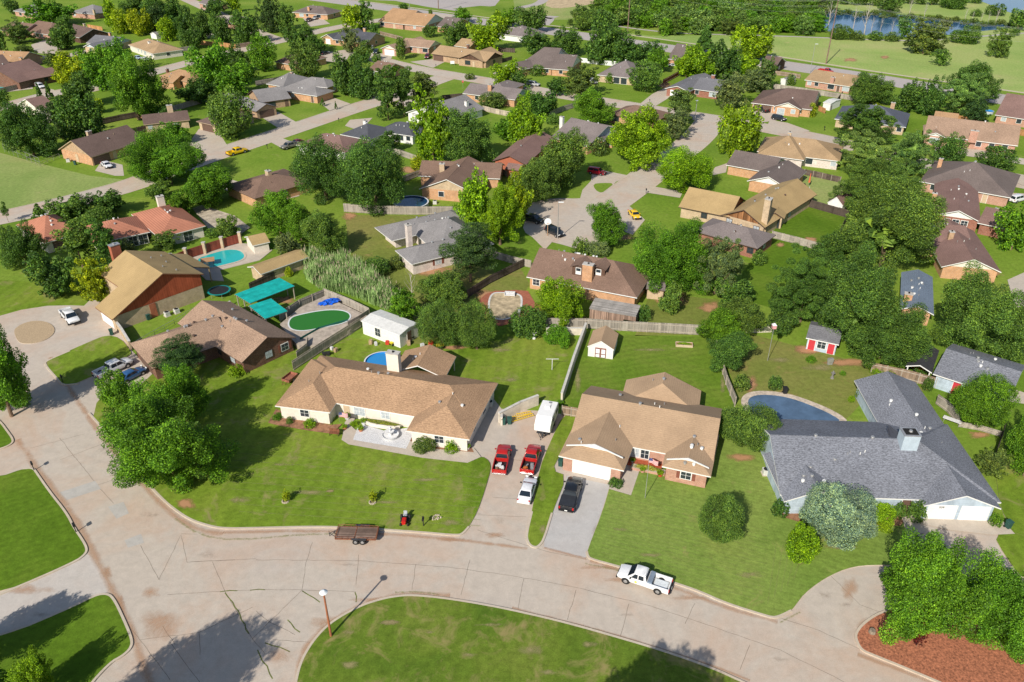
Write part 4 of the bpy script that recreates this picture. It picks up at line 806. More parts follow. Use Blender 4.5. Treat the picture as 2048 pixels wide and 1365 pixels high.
g = H('grey roofed white house with tall rough stone chimney over open patio', 'grey house with stone chimney', 'gry', 'wbr', [((749, 455), (783, 482), (950, 440), 'hh', 'y', dict(f='', r='', nowall=False, ov=1.6)), ((790, 501), (823, 529), (960, 492), 'hh', 'y', dict(f='.', r='.k..')), ((812, 452), (880, 512), (965, 470), 'hh', 'y', dict(f='', ze=2.58))], chim=[(816, 450, 6.2, 1.1, 1.0, 'wbr', 0)], pitch=.42, vents=4)
def W(x, y, z=2.55): return proj(Vector((x, y, z)))
H('light brown shingled dark brick house beside the rusty trailer and white crew pickup', 'light brown shingled brick house', 'lbr', 'dbk', [(W(-55.8, 115.6), (483.4, 726), (595.7, 677.6), 'gg', 'x', dict(f='.....w.w.', r='.wk')), ((259, 687), (304, 738), 13.0, 'hg', 'y', dict(f='B', r=''))], trim='b', vents=6, pitch=.46)
# white house, centre
WH = H('white brick house with warm brown hip roof behind the fountain garden', 'white house with fountain', 'whb', 'crm', [((569, 789), (950, 854), (991.5, 765.5), 'hh', 'x', dict(f='....dW.w......', l='')), ((549.5, 812), (660, 825.5), (628, 719), 'hh', 'y', dict(f='.w.', r='', l='')), ((812.5, 862), (939, 880), (991.5, 765.5), 'hh', 'y', dict(f='.w.', l='', r='.w...')), ((783, 744), (890, 757), (910, 713), 'gg', 'y', dict(post=True, ze=2.5))], chim=[(786, 706, 6.6, 1.9, 1.0, 'crm', 0)], pitch=.40, vents=3)
TH = H('sand roofed pink brick house with white garage door and black pickup', 'sand-roofed house, white garage', 'tnh', 'pnk', [(W(7.8, 85.2), W(25.7, 79.4), 12.4, 'gg', 'x', dict(f='.....GWW......', r='', l='')), ((1117, 912), (1248, 942), 11.5, 'dg', 'y', dict(f='g', r='.', l='')), ((1323.5, 933), (1422, 954), 9.0, 'dg', 'y', dict(f='.k.', l='', r='')), ((1240, 806), (1397, 830), (1405, 782), 'hg', 'y', dict(f='', ze=2.5, r='', l=''))], gable='wht', pitch=.42, vents=5)
BH = H('large blue-grey shingled L-shaped house with two white garage doors', 'blue-grey L-shaped house', 'blu', 'blu', [(W(32.5, 73.4), W(58.6, 72.0), 15.6, 'gh', 'x', dict(f='....GG...d......', r='', l='')), ((1849, 1012), (2003, 1018), 27.0, 'gg', 'y', dict(f='', r='..w.w.', l='')), ((1568.5, 1003.5), W(40.5, 72.3), 9.0, 'gg', 'y', dict(f='.W', l='', r=''))], pitch=.40, vents=6)
BG = H('blue detached garage with blue-grey roof and red double door', 'blue detached garage', 'blu', 'blu', [((1866, 748), (2020, 798), ('r', (1880, 691)), 'gg', 'x', dict(f='..R.....', r=''))], pitch=.3, name='garage', cat='garage', vents=2)
# two white doors of the blue house and its street number
def gdoor(hs, A, B, z0=.14, ht=2.15, inset=0):
    a, b = P(*A, z0), P(*B, z0); d = (b - a); n = Vector((d.y, -d.x, 0)).normalized(); c = (a + b) / 2; wd = d.length; m = MB(); m.box((0, .02, ht / 2), (wd + .2, .06, ht + .1), mi=1)
    for q in range(4): m.box((0, -.02, ht * (q + .5) / 4), (wd, .06, ht / 4 - .035))
    o = m.build('garage_door', [DOORM['w'], hs.tm], hs.root); lc = hs.L(c + n * inset); o.location = (lc.x, lc.y, z0); o.rotation_euler = (0, 0, math.atan2(d.y, d.x) - hs.yaw); return o
fa, fb = P(1849, 1012, 2.55), P(2003, 1018, 2.55); e_ = (fb - fa).normalized(); n_ = Vector((-e_.y, e_.x, 0)); L_ = (fb - fa).length
for u0, u1 in ((.9, 4.15), (4.75, 8.0)):
    a = fa + e_ * u0 + n_ * .5; b = fa + e_ * u1 + n_ * .5; mid = (a + b) / 2; m = MB(); wd = (b - a).length
    m.box((0, .02, 1.08), (wd + .2, .06, 2.25), mi=1)
    for q in range(4): m.box((0, -.02, 2.15 * (q + .5) / 4), (wd, .06, 2.15 / 4 - .035))
    o = m.build('garage_door', [DOORM['w'], TRIM['w']], BH.root); lc = BH.L(mid); o.location = (lc.x, lc.y, .13); o.rotation_euler = (0, 0, math.atan2(e_.y, e_.x) - BH.yaw)
    if u0 < 1:
        text_mesh('house_number', '509', .42, DARK, o, (-.2, -.056, 1.74), (R(90), 0, 0), .012)
# chimney of the blue house with its dark cricket
lc = BH.L(P(1815, 893, 5.3)); m = MB(); m.box((lc.x, lc.y + .3, 5.6), (2.0, 1.7, 3.4)); c_ = m.build('chimney', M('chimney_siding_blue', (.42, .50, .56), .7, .06), BH.roofobj)
m = MB(); m.box((lc.x, lc.y + .3, 7.32), (2.12, 1.82, .1), mi=0); m.box((lc.x, lc.y + .3, 7.38), (1.6, 1.3, .04), mi=1); m.cyl((lc.x, lc.y + .3, 7.4), (lc.x, lc.y + .3, 7.6), .25, .2, 8, 0); m.build('chimney_cap', [METAL, DARK], c_)
m = MB(); tri = [BH.L(P(x, y, z)) for x, y, z in ((1775, 848, 5.95), (1800, 868, 6.05), (1803, 889, 5.35), (1784, 888, 5.2))]; m.face([tuple(p) for p in tri]); m.face([(p.x, p.y, p.z - .5) for p in tri]); m.build('cricket', M('dark_flashing', (.045, .05, .065), .85, .1), BH.roofobj)
# tall red gabled two-storey house
def redhouse():
    rt = empty('house', Vector((-61.4, 123, 0)), R(47.5), label='tan roofed house with big rust red board gable and two condensers', cat='house'); Wd, PK, D = 17.2, 10.1, 14.3
    o0 = P(224, 640, 2.6); inv = Matrix.Rotation(-R(47.5), 4, 'Z'); q = inv @ (o0 - rt.location); u_, v_ = q.x, q.y
    def g(u, v, z): return (u_ + u, v_ + v, z)
    RO = MB(); t = .2
    polys = [[g(0, 0, 2.6), g(PK, 0, 7.6), g(PK, D, 7.6), g(4.6, D, 4.88), g(4.6, 6.6, 4.88), g(0, 6.6, 2.6)], [g(PK, 0, 7.6), g(Wd, 0, 4.95), g(Wd, D, 4.95), g(PK, D, 7.6)]]
    for p in polys:
        RO.face(p, 0); RO.face([(a, b, c - t) for a, b, c in p][::-1], 1)
        for k in range(len(p)):
            x, y = p[k], p[(k + 1) % len(p)]
            if abs(x[2] - 7.6) + abs(y[2] - 7.6) > .01: RO.face([x, (x[0], x[1], x[2] - t), (y[0], y[1], y[2] - t), y], 1)
    gm = M('fascia_brown', (.20, .09, .05), .7, .1); ro = RO.build('roof', [ROOF['yel'], gm], rt, fix=False)
    wa = MB(); i_ = .5; zl, zr = 2.6 + .5 * .49 - .15, 4.95 + .5 * .37 - .15
    B0, B1 = g(i_, i_, 0), g(Wd - i_, i_, 0); h0 = 2.75
    wa.face([B0, B1, g(Wd - i_, i_, h0), g(i_, i_, min(h0, zl))]); wa.face([B1, g(Wd - i_, D - i_, 0), g(Wd - i_, D - i_, h0), g(Wd - i_, i_, h0)]); wa.face([g(Wd - i_, D - i_, 0), g(4.9, D - i_, 0), g(4.9, D - i_, 4.9), g(PK, D - i_, 7.4), g(Wd - i_, D - i_, zr)])
    wa.face([g(4.9, D - i_, 0), g(4.9, 6.6, 0), g(4.9, 6.6, 4.8), g(4.9, D - i_, 4.8)]); wa.face([g(4.9, 6.3, 0), g(i_, 6.3, 0), g(i_, 6.3, zl), g(4.9, 6.3, 4.7)]); wa.face([g(i_, 6.3, 0), B0, g(i_, i_, zl), g(i_, 6.3, zl)])
    wa.build('wall', WALL['bei'], rt)
    ga = MB(); f = i_ - .03
    ga.face([g(1.2, f, h0), g(Wd - i_, f, h0), g(Wd - i_, f, zr), g(PK, f, 7.4)]); ga.face([g(Wd - i_ + .03, f, h0), g(Wd - i_ + .03, D - i_, h0), g(Wd - i_ + .03, D - i_, zr), g(Wd - i_ + .03, f, zr)]); ga.build('gable', plankmat('rust_boards', (.36, .085, .04), .42, .06, 'x', .3), rt)
    d = MB(); d.box(g(7.2, f - .03, 1.35), (1.1, .08, 2.6)); d.build('door', WALL['rdw'], rt)
    d = MB(); d.box(g(i_ - .03, 3.6, 1.15), (.08, 4.4, 2.1)); d.build('garage_door', DOORM['w'], rt)
    c = MB(); p = inv @ (P(228, 492, 7.8) - rt.location); c.box((p.x, p.y, 4), (1.7, 1.1, 8)); cc = c.build('chimney', WALL['rdw'], rt); c = MB(); c.box((p.x, p.y, 8.05), (1.85, 1.25, .14)); c.cyl((p.x, p.y, 8.1), (p.x, p.y, 8.4), .2, .2, 8); c.build('chimney_cap', METAL, cc)
    for (u, w_) in ((12, 4), (14, 7), (12.5, 9.5), (15, 11), (13.4, 2)): z = 7.6 - (u - PK) * .373; v = MB(); v.cyl(g(u, w_, z - .1), g(u, w_, z + .25), .15, .13, 8); v.build('roof_vent', METAL, ro)
    m = MB(); m.face([g(Wd, 5.5, 4.6), g(Wd + 4, 5.5, 3.1), g(Wd + 4, D, 3.1), g(Wd, D, 4.6)]); m.face([g(Wd, 5.5, 4.45), g(Wd + 4, 5.5, 2.95), g(Wd + 4, D, 2.95), g(Wd, D, 4.45)][::-1])
    m.box(g(Wd + 3.8, 5.7, 1.5), (.15, .15, 3)); m.box(g(Wd + 3.8, D - .2, 1.5), (.15, .15, 3)); m.build('patio_roof', [ROOF['yel']], rt, fix=False)
    HOUSES.append((rt, 'red-gabled house', rt.location.copy())); return rt
RH = redhouse()
# dormers on the brown house
def dormer(hs, x, y, wd=2.0, z=4.4):
    p = hs.L(P(x, y, z)); m = MB(); m.box((p.x, p.y + 1.5, z - .2), (wd, 3.0, 1.9)); o = m.build('dormer', WALL['brn'], hs.root); r_ = MB(); h = .55; a = wd / 2 + .3; z1 = z + .7
    for s_ in (-1, 1):
        q = [(p.x + s_ * a, p.y - .35, z1), (p.x, p.y - .35, z1 + h), (p.x, p.y + 4.0, z1 + h), (p.x + s_ * a, p.y + 3.2, z1)]; r_.face(q); r_.face([(u, v, w - .12) for u, v, w in q])
        r_.face([q[0], q[1], (q[1][0], q[1][1], q[1][2] - .12), (q[0][0], q[0][1], q[0][2] - .12)], 1)
    r_.face([(p.x - a + .2, p.y - .03, z1 - .1), (p.x + a - .2, p.y - .03, z1 - .1), (p.x, p.y - .03, z1 + h - .1)], 1); r_.build('dormer_roof', [hs.rm, TRIM['b']], o, fix=False)
    w_ = MB(); w_.box((p.x, p.y - .03, z - .15), (1.05, .08, 1.35)); fr = w_.build('window', TRIM['w'], o); w_ = MB(); w_.box((p.x, p.y - .08, z + .16), (.85, .05, .55)); w_.build('pane', GLS, fr)
DH = [h for h in HOUSES if h[1] == 'brown dormered house'][0]
class _D: pass
_d = _D(); _d.root = DH[0]; _d.yaw = DH[0].rotation_euler.z; _d.rm = ROOF['brn']; _d.L = lambda p: Matrix.Rotation(-_d.yaw, 4, 'Z') @ (Vector(p) - _d.root.location)
dormer(_d, 1157, 541, 2.4, 4.7); dormer(_d, 1197, 544, 2.4, 4.7)
# sheds
H('white metal roofed shed workshop in front of the tall reeds', 'white workshop shed', 'wht', 'wht', [((722, 642), (799, 671), (835, 646), 'gg', 'x', dict(f='..W...', r='d', ov=.12))], pitch=.16, name='shed', cat='shed', vents=0)
SW = H('white garden shed with tan roof and brown trimmed double doors', 'white garden shed', 'tnh', 'wht', [((1175, 693), (1228, 700), (1238, 668), 'gg', 'y', dict(f='', r='', l='', ov=.12, ze=1.9))], pitch=.6, name='shed', cat='shed', vents=0, trim='w')
H('small grey-tan board shed with brown roof beside the dormered house', 'small board shed', 'pur', 'bei', [((1292, 578), (1330, 582), (1334, 562), 'gg', 'x', dict(f='', r='', l='', ov=.25, ze=2.1))], name='shed', cat='shed', vents=0, pitch=.2, trim='b')
H('white barn shaped shed with brown roof by the long board fence', 'white barn-shaped shed', 'rdb', 'wht', [((1655, 405), (1686, 412), (1697, 392), 'gg', 'y', dict(f='', r='', l='', ov=.12, ze=1.6))], name='shed', cat='shed', vents=0, pitch=.95)
PH = H('pale blue playhouse with grey roof and two pink-red doors', 'blue playhouse', 'gr2', 'blu', [((1612, 676), (1678, 690), (1690, 656), 'gg', 'x', dict(f='rWr', r='', l='', ov=.3, ze=2.2))], name='playhouse', cat='playhouse', vents=0, pitch=.3)
H('black gable roofed carport sheltering a red machine', 'black-roofed carport', 'blk', 'wht', [((1812, 732), (1864, 746), (1872, 700), 'gg', 'y', dict(f='', r='', l='', post=True, ze=2.4))], name='carport', cat='carport', vents=0, pitch=.4)
H('small tan roofed pool house beside the turquoise swimming pool', 'tan pool house', 'yel', 'crm', [((505, 492), (540, 484), (530, 465), 'gg', 'x', dict(f='', r='', l='', ov=.3, ze=2.1))], name='pool_house', cat='shed', vents=0, pitch=.4)
H('long tan roofed open garden pavilion behind the teal carports', 'long tan pavilion', 'yel', 'bei', [((521, 549), (618, 514), (600, 497), 'gg', 'x', dict(f='....', r='', l='', ov=.5, ze=2.3))], name='pavilion', cat='pavilion', vents=0, pitch=.35)
H('tiny white shed with grey roof under the yellow-green far trees', 'tiny far white shed', 'gry', 'wht', [((300, 68), (312, 70), (316, 60), 'gg', 'y', dict(f='', r='', l='', ov=.15, ze=2.0))], name='shed', cat='shed', vents=0)
H('small white playhouse shed inside the far board fenced yard', 'fenced far playhouse', 'gry', 'wht', [((1561, 158), (1572, 160), (1576, 150), 'gg', 'y', dict(f='', r='', l='', ov=.15, ze=2.0))], name='shed', cat='shed', vents=0)
H('white shed wall standing behind the slate blue house yard', 'white shed near slate house', 'wht', 'wht', [((1646, 205), (1662, 208), (1664, 196), 'gg', 'x', dict(f='', r='', l='', ov=.15, ze=2.3))], name='shed', cat='shed', vents=0, pitch=.1)
# ---------------------------------------------------------------- vehicles
GL = glass('car_glass', (.012, .02, .03), .05); TYRE = M('tyre_rubber', (.02, .02, .02), .85, .1); RIM = M('wheel_rim', (.45, .46, .47), .35, .1, metal=.7); BLK = M('black_plastic', (.02, .02, .022), .6, .1)
RED_L = M('tail_lamp', (.45, .01, .01), .3, .1); HEAD = M('head_lamp', (.7, .72, .72), .15, .05); CHROME = M('bumper_chrome', (.55, .55, .56), .25, .05, metal=.8)
def ring(x, zb, zt, w, r=.12, sh=.06):
    return [(x, -w + sh, zb), (x, -w, zb + r), (x, -w, zb + (zt - zb) * .6), (x, -w + sh * .8, zt - r * .5), (x, -w + r + sh, zt), (x, w - r - sh, zt), (x, w - sh * .8, zt - r * .5), (x, w, zb + (zt - zb) * .6), (x, w, zb + r), (x, w - sh, zb)]
def vehicle(kind, colr, c, head, label, name='parked_car', cat='car', scale=1.0, load=None, extra=None, group=None):
    p = P(*c, .75); q = P(*head, .75); yaw = math.atan2(q.y - p.y, q.x - p.x); z0 = GZ if False else .02
    root = empty(name, Vector((p.x, p.y, z0)), yaw, label=label, cat=cat, group=group); root.scale = (scale,) * 3
    pm = MATS.get(colr) or paint(colr, PAINT[colr])
    big = c[1] > 380
    if kind in ('pickup', 'crew'):
        Lh, w = 2.9, .98; b = MB()
        cab0, cab1 = (-.05, 1.0) if kind == 'pickup' else (-.55, 1.0)   # roof span
        tail = -2.9; bedf = cab0 - .38
        b.loft([ring(x, zb, zt, ww) for x, zb, zt, ww in ((bedf, .42, 1.13, w), (1.3, .42, 1.14, w), (1.9, .45, 1.10, w - .01), (2.6, .5, 1.03, w - .05), (2.85, .55, .92, w - .12))])
        for sy in (-1, 1): b.box(((bedf + tail) / 2, sy * (w - .07), .80), (bedf - tail, .13, .66))
        b.box(((bedf + tail) / 2, 0, .52), (bedf - tail - .02, 2 * w - .24, .1)); b.box((tail + .05, 0, .82), (.1, 2 * w - .28, .6)); b.box((bedf - .03, 0, .85), (.06, 2 * w - .28, .58))
        b.build('body', pm, root, smooth=True, bevel=.02 if big else 0)
        cb = MB(); cb.loft([[(cab0 - .38, -w + .06, 1.10), (cab1 + .75, -w + .08, 1.10), (cab1 + .75, w - .08, 1.10), (cab0 - .38, w - .06, 1.10)], [(cab0 - .18, -w + .22, 1.72), (cab1 + .02, -w + .24, 1.72), (cab1 + .02, w - .24, 1.72), (cab0 - .18, w - .22, 1.72)], [(cab0 - .05, -w + .30, 1.80), (cab1 - .12, -w + .32, 1.80), (cab1 - .12, w - .32, 1.80), (cab0 - .05, w - .30, 1.80)]])
        cb.build('cab', pm, root, smooth=True, bevel=.05 if big else 0); zA, zB = 1.16, 1.70
        fx0, fx1, rx0, rx1 = cab1 + .70, cab1 + .06, cab0 - .36, cab0 - .20; wl, wu = w - .12, w - .25
        liner = MB(); liner.box(((bedf + tail) / 2, 0, .585), (bedf - tail - .14, 2 * w - .34, .02)); liner.build('bed_liner', BLK if colr != 'white_truck' else M('bed_grey', (.5, .5, .5), .6, .2), root)
        fb, rb = 2.88, tail - .02
    else:
        suv = kind == 'suv'; Lh, w = (2.35, .93) if suv else (2.35, .89); b = MB(); zt = 1.05 if suv else .92
        b.loft([ring(x, zb, t, ww) for x, zb, t, ww in ((-Lh, .5, zt - .14, w - .14), (-Lh + .25, .36, zt - .03, w - .03), (-1.2, .32, zt, w), (1.0, .32, zt, w), (1.7, .34, zt - .08, w - .01), (Lh - .2, .4, zt - .2, w - .07), (Lh, .48, zt - .34, w - .2))])
        b.build('body', pm, root, smooth=True, bevel=0)
        hz = 1.72 if suv else 1.42; r0, r1 = (-2.0, .45) if suv else (-.95, .25); b0, b1 = (-2.3, 1.25) if suv else (-1.75, 1.15)
        cb = MB(); cb.loft([[(b0, -w + .07, zt - .03), (b1, -w + .09, zt - .03), (b1, w - .09, zt - .03), (b0, w - .07, zt - .03)], [(r0 - .1, -w + .22, hz - .07), (r1 + .12, -w + .24, hz - .07), (r1 + .12, w - .24, hz - .07), (r0 - .1, w - .22, hz - .07)], [(r0 + .05, -w + .32, hz), (r1 - .05, -w + .34, hz), (r1 - .05, w - .34, hz), (r0 + .05, w - .32, hz)]])
        cb.build('cab', pm, root, smooth=True, bevel=.05 if big else 0); zA, zB = zt + .03, hz - .10
        t = lambda z, lo, hi: lo + (hi - lo) * (z - (zt - .03)) / (hz - .07 - zt + .03)
        fx0, fx1, rx0, rx1 = t(zA, b1, r1 + .12), t(zB, b1, r1 + .12), t(zA, b0, r0 - .1), t(zB, b0, r0 - .1); wl, wu = w - .13, w - .25; cab0, cab1 = r0 + .2, r1; fb, rb = Lh - .02, -Lh + .02
    e = .018
    g = MB(); g.face([(fx0 + e, -wl, zA), (fx0 + e, wl, zA), (fx1 + e, wu - .02, zB), (fx1 + e, -wu + .02, zB)]); g.build('windshield', GL, root)
    g = MB(); g.face([(rx0 - e, wl - .04, zA), (rx0 - e, -wl + .04, zA), (rx1 - e, -wu + .05, zB), (rx1 - e, wu - .05, zB)]); g.build('rear_window', GL, root)
    for sy in (-1, 1):
        xs = [rx0 + .25, (rx0 + fx0) / 2 - .1, fx0 - .32]; xt = [rx1 + .15, (rx0 + fx0) / 2 - .1, fx1 - .08]
        ya, yb = sy * (w - .065 if kind in ('pickup', 'crew') else w - .085), sy * (w - .215)
        for k in range(2):
            g = MB(); d = .05; g.face([(xs[k] + d, ya - sy * .015 + sy * e, zA + .03), (xs[k + 1] - d, ya - sy * .015 + sy * e, zA + .03), (xt[k + 1] - d, yb + sy * e, zB), (xt[k] + d, yb + sy * e, zB)]); g.build('side_window', GL, root)
        m = MB(); m.box((fx0 - .35, sy * (w + .1), zA + .05), (.12, .22, .16)); m.build('mirror', BLK if colr[:3] in ('whi', 'bla') else pm, root)
        m = MB(); m.box((fb - .04, sy * (w - .32), .80), (.1, .36, .18)); m.build('headlight', HEAD, root)
        m = MB(); m.box((rb - .01, sy * (w - .16), .88), (.08, .18, .34 if kind in ('pickup', 'crew') else .16)); m.build('taillight', RED_L, root)
    for x in ((-1.75, 1.85) if kind in ('pickup', 'crew') else (-1.42, 1.42)):
        for sy in (-1, 1):
            rr = .39 if kind in ('pickup', 'crew') else .33
            a = MB(); a.cyl((x, sy * (w - .03), rr + .03), (x, sy * (w + .012), rr + .03), rr + .09, rr + .07, 16); ar = a.build('wheel_arch', BLK, root)
            t_ = MB(); t_.cyl((x, sy * (w - .22), rr), (x, sy * (w + .03), rr), rr, rr, 18); wh = t_.build('wheel', TYRE, root); t_ = MB(); t_.cyl((x, sy * (w + .02), rr), (x, sy * (w + .045), rr), rr * .62, rr * .5, 12); t_.build('rim', RIM, wh)
    m = MB(); m.box((fb + .04, 0, .52), (.16, 2 * w - .2, .24)); m.build('front_bumper', CHROME if kind in ('pickup', 'crew') and colr[:3] == 'red' else BLK, root, bevel=.03 if big else 0)
    m = MB(); m.box((rb - .06, 0, .5), (.16, 2 * w - .16, .2)); m.build('rear_bumper', CHROME if kind in ('pickup', 'crew') and colr[:3] == 'red' else BLK if kind in ('pickup', 'crew') else pm, root, bevel=.03 if big else 0)
    if big: m = MB(); m.box((rb - .15, 0, .62), (.02, .34, .16)); m.build('licence_plate', M('plate_white', (.7, .7, .68), .5, .05), root)
    if extra: extra(root, locals())
    return root
PAINT = dict(white_truck=(.74, .75, .76), black_truck=(.012, .014, .018), red_truck=(.42, .015, .012), white_car=(.72, .73, .76), yellow_car=(.80, .52, .01), yellow_truck=(.78, .50, .01), dark_car=(.02, .024, .03), red_car=(.45, .01, .03), silver_car=(.42, .43, .43), grey_truck=(.17, .16, .14), maroon_car=(.16, .02, .03), blue_car=(.03, .10, .25), pale_blue_car=(.35, .45, .58), bronze_truck=(.08, .06, .045))
def ex_white(root, L):
    m = MB(); m.box((-.75, 0, 1.2), (.5, 1.85, .16)); tb = m.build('toolbox', M('toolbox_steel', (.35, .42, .50), .3, .1, metal=.5), root, bevel=.02)
    m = MB()
    for sy in (-1, 1): m.cyl((.72, sy * .995, .80), (.72, sy * 1.0, .80), .14, .14, 12)
    m.build('door_emblem', M('emblem_yellow', (.75, .62, .02), .5, .05), root)
    m = MB(); m.box((-1.9, .1, .72), (1.5, 1.2, .22)); m.build('bed_load', M('pale_cover', (.62, .66, .68), .6, .1, 4), root, bevel=.06)
def ex_black(root, L):
    m = MB(); m.box((-1.75, 0, 1.17), (2.15, 1.78, .05)); m.build('bed_cover', M('tonneau_black', (.03, .033, .04), .5, .1), root, bevel=.02)
def junk(root, n, x0, x1, z, cols, seed=1):
    r = random.Random(seed)
    for k in range(n):
        m = MB(); m.box((r.uniform(x0, x1), r.uniform(-.6, .6), z + r.uniform(.1, .3)), (r.uniform(.2, .7), r.uniform(.15, .5), r.uniform(.1, .4)), r.uniform(0, 3)); m.build('bed_load', r.choice(cols), root)
JC = [M('junk_white', (.6, .6, .58), .6, .2), M('junk_brown', (.22, .12, .07), .8, .3), M('junk_grey', (.25, .25, .26), .6, .2), M('junk_orange', (.5, .14, .03), .6, .2)]
vehicle('pickup', 'white_truck', (1289, 1157), (1237, 1140), 'white utility pickup with yellow door emblem parked at the kerb', 'pickup_truck', 'pickup', extra=ex_white)
vehicle('crew', 'black_truck', (1142, 987), (1152, 955), 'black pickup with black bed cover on the grey driveway', 'pickup_truck', 'pickup', extra=ex_black, scale=1.02)
vehicle('pickup', 'red_truck', (1004, 917), (1010, 890), 'red pickup on the driveway, nearer the white house, with pale junk in its bed', 'pickup_truck', 'pickup', extra=lambda r, L: junk(r, 9, -2.4, -1.0, .6, JC[:2] + JC[:1], 3), scale=.97)
vehicle('pickup', 'red_truck', (1062, 917), (1070, 892), 'red pickup below the travel trailer with grey toolbox in its bed', 'pickup_truck', 'pickup', extra=lambda r, L: (junk(r, 7, -2.4, -.9, .6, JC[1:], 8), MB().build and None), scale=.97)
vehicle('sedan', 'white_car', (1055, 978), (1062, 957), 'white sedan parked behind the two red pickups', scale=1.0)
vehicle('crew', 'white_truck', (139, 632), (154, 649), 'white pickup facing out of the circular gravel island drive', 'pickup_truck', 'pickup')
vehicle('crew', 'white_truck', (226, 735), (258, 720), 'white crew cab pickup nosing up to the brown brick garage', 'pickup_truck', 'pickup')
vehicle('sedan', 'blue_car', (262, 748), (288, 734), 'blue car mostly hidden under the leaves beside the white crew cab')
vehicle('crew', 'yellow_truck', (474, 303), (494, 298), 'yellow pickup parked along the left-hand street', 'pickup_truck', 'pickup')
vehicle('sedan', 'white_car', (213, 329), (225, 337), 'white sedan outside the tan gabled dark brown house')
vehicle('sedan', 'yellow_car', (1269, 428), (1280, 440), 'yellow sports car beside the cul-de-sac lawn')
vehicle('crew', 'dark_car', (1063, 437), (1082, 441), 'dark pickup half under the bright tree at the cul-de-sac', 'pickup_truck', 'pickup', scale=.95)
vehicle('suv', 'dark_car', (1109, 463), (1128, 472), 'dark car parked beside the white basketball backboard')
vehicle('suv', 'red_car', (1194, 343), (1206, 345), 'red car on the curved drive under the mid green tree')
vehicle('suv', 'dark_car', (1558, 236), (1573, 239), 'black jeep on the curved grey drive at the cream gabled house', scale=.95)
vehicle('crew', 'dark_car', (1523, 218), (1512, 214), 'dark navy truck in front of the cream gabled house garage')
vehicle('suv', 'silver_car', (1067, 168), (1076, 169), 'silver sport utility car at the edge of the far round trees')
vehicle('pickup', 'red_truck', (1652, 142), (1664, 144), 'red truck with raised rack on the highway', 'pickup_truck', 'truck')
vehicle('suv', 'white_car', (80, 172), (90, 176), 'white sport utility car between columnar conifers and brown house')
vehicle('crew', 'bronze_truck', (618, 40), (612, 43), 'dark pickup on the far drive of the long hip roofed house', 'pickup_truck', 'pickup')
vehicle('crew', 'silver_car', (632, 36), (624, 39), 'silver pickup on the far drive of the long hip roofed house', 'pickup_truck', 'pickup')
vehicle('suv', 'silver_car', (742, 97), (736, 102), 'silver car in front of the charcoal twin gabled house')
vehicle('suv', 'dark_car', (752, 104), (746, 109), 'black sport utility car near the cream garage door')
vehicle('suv', 'maroon_car', (855, 113), (850, 118), 'dark red truck on the drive of the tan ranch', 'pickup_truck', 'pickup')
vehicle('crew', 'grey_truck', (581, 291), (573, 293), 'brown-grey pickup poking out behind the big twin tree', 'pickup_truck', 'pickup')
vehicle('sedan', 'maroon_car', (593, 283), (586, 285), 'maroon car behind the brown-grey pickup', scale=.9)
vehicle('sedan', 'white_car', (198, 96), (206, 94), 'white car in front of the half-timbered gabled house')
vehicle('sedan', 'pale_blue_car', (276, 115), (284, 118), 'pale blue car under the eave of the tan hip roofed house')
vehicle('sedan', 'white_car', (290, 118), (298, 120), 'white car beside the pale blue car at the tan hip roofed house')
vehicle('sedan', 'dark_car', (649, 106), (656, 104), 'dark blue car on the pale drive between far round trees')
vehicle('sedan', 'white_car', (1346, 129), (1350, 129), 'white car beside the brick house behind the white fence', scale=.8)
vehicle('suv', 'white_car', (2036, 397), (2048, 394), 'white car cut by the right edge near the grey-brown roof')
vehicle('suv', 'white_car', (1186, 163), (1192, 166), 'white car under the tree of the grey porch house')
def frame_tubes(m, pts, r=.03): m.tube(pts, r, 6)
RUST = M('rusty_steel', (.19, .075, .04), .8, .35, 5); BOARD = plankmat('deck_boards', (.20, .14, .11), .22, .35, 'y'); STEEL = M('dark_steel', (.05, .05, .055), .5, .2)
def flatbed():
    p, q = P(714, 1067, .6), P(672, 1066, .6); yaw = math.atan2(q.y - p.y, q.x - p.x); rt = empty('flatbed_trailer', Vector((p.x, p.y, .01)), yaw, label='rusty flatbed trailer with board deck parked at the kerb', cat='trailer')
    m = MB(); m.box((0, 0, .62), (4.7, 1.95, .06)); m.build('deck', BOARD, rt)
    m = MB()
    for sy in (-1, 1): m.box((0, sy * 1.0, .6), (4.8, .08, .16)); m.tube([(2.35, sy * 1.0, .95), (.2, sy * 1.0, .95)], .03); m.tube([(-.3, sy, .95), (-2.3, sy, .85)], .03)
    for x in (2.35, 1.6, .9, .2, -.3, -1.3, -2.3):
        for sy in (-1, 1): m.tube([(x, sy, .6), (x, sy, .95)], .025)
    m.tube([(2.38, -1, .95), (2.38, 1, .95)], .03); m.box((2.38, 0, .62), (.08, 2.0, .14)); m.box((.15, 0, .66), (.1, 1.95, .05)); m.build('rail', RUST, rt)
    m = MB(); m.tube([(2.4, .6, .55), (3.3, 0, .5)], .045); m.tube([(2.4, -.6, .55), (3.3, 0, .5)], .045); m.tube([(3.3, 0, .05), (3.3, 0, .8)], .04); m.build('hitch', STEEL, rt)
    for x in (-.05, -.85):
        for sy in (-1, 1): m = MB(); m.cyl((x, sy * 1.05, .36), (x, sy * 1.28, .36), .36, .36, 18); w_ = m.build('wheel', TYRE, rt); m = MB(); m.cyl((x, sy * 1.27, .36), (x, sy * 1.3, .36), .2, .17, 10); m.build('rim', RIM, w_)
    for sy in (-1, 1): m = MB(); m.box((-.45, sy * 1.17, .76), (1.7, .26, .05)); m.build('fender', STEEL, rt)
    m = MB(); m.box((-2.42, 0, .75), (.12, 1.9, .3)); m.tube([(-2.42, -.9, .9), (-2.5, .9, .9)], .03); m.build('ramp', RUST, rt)
flatbed()
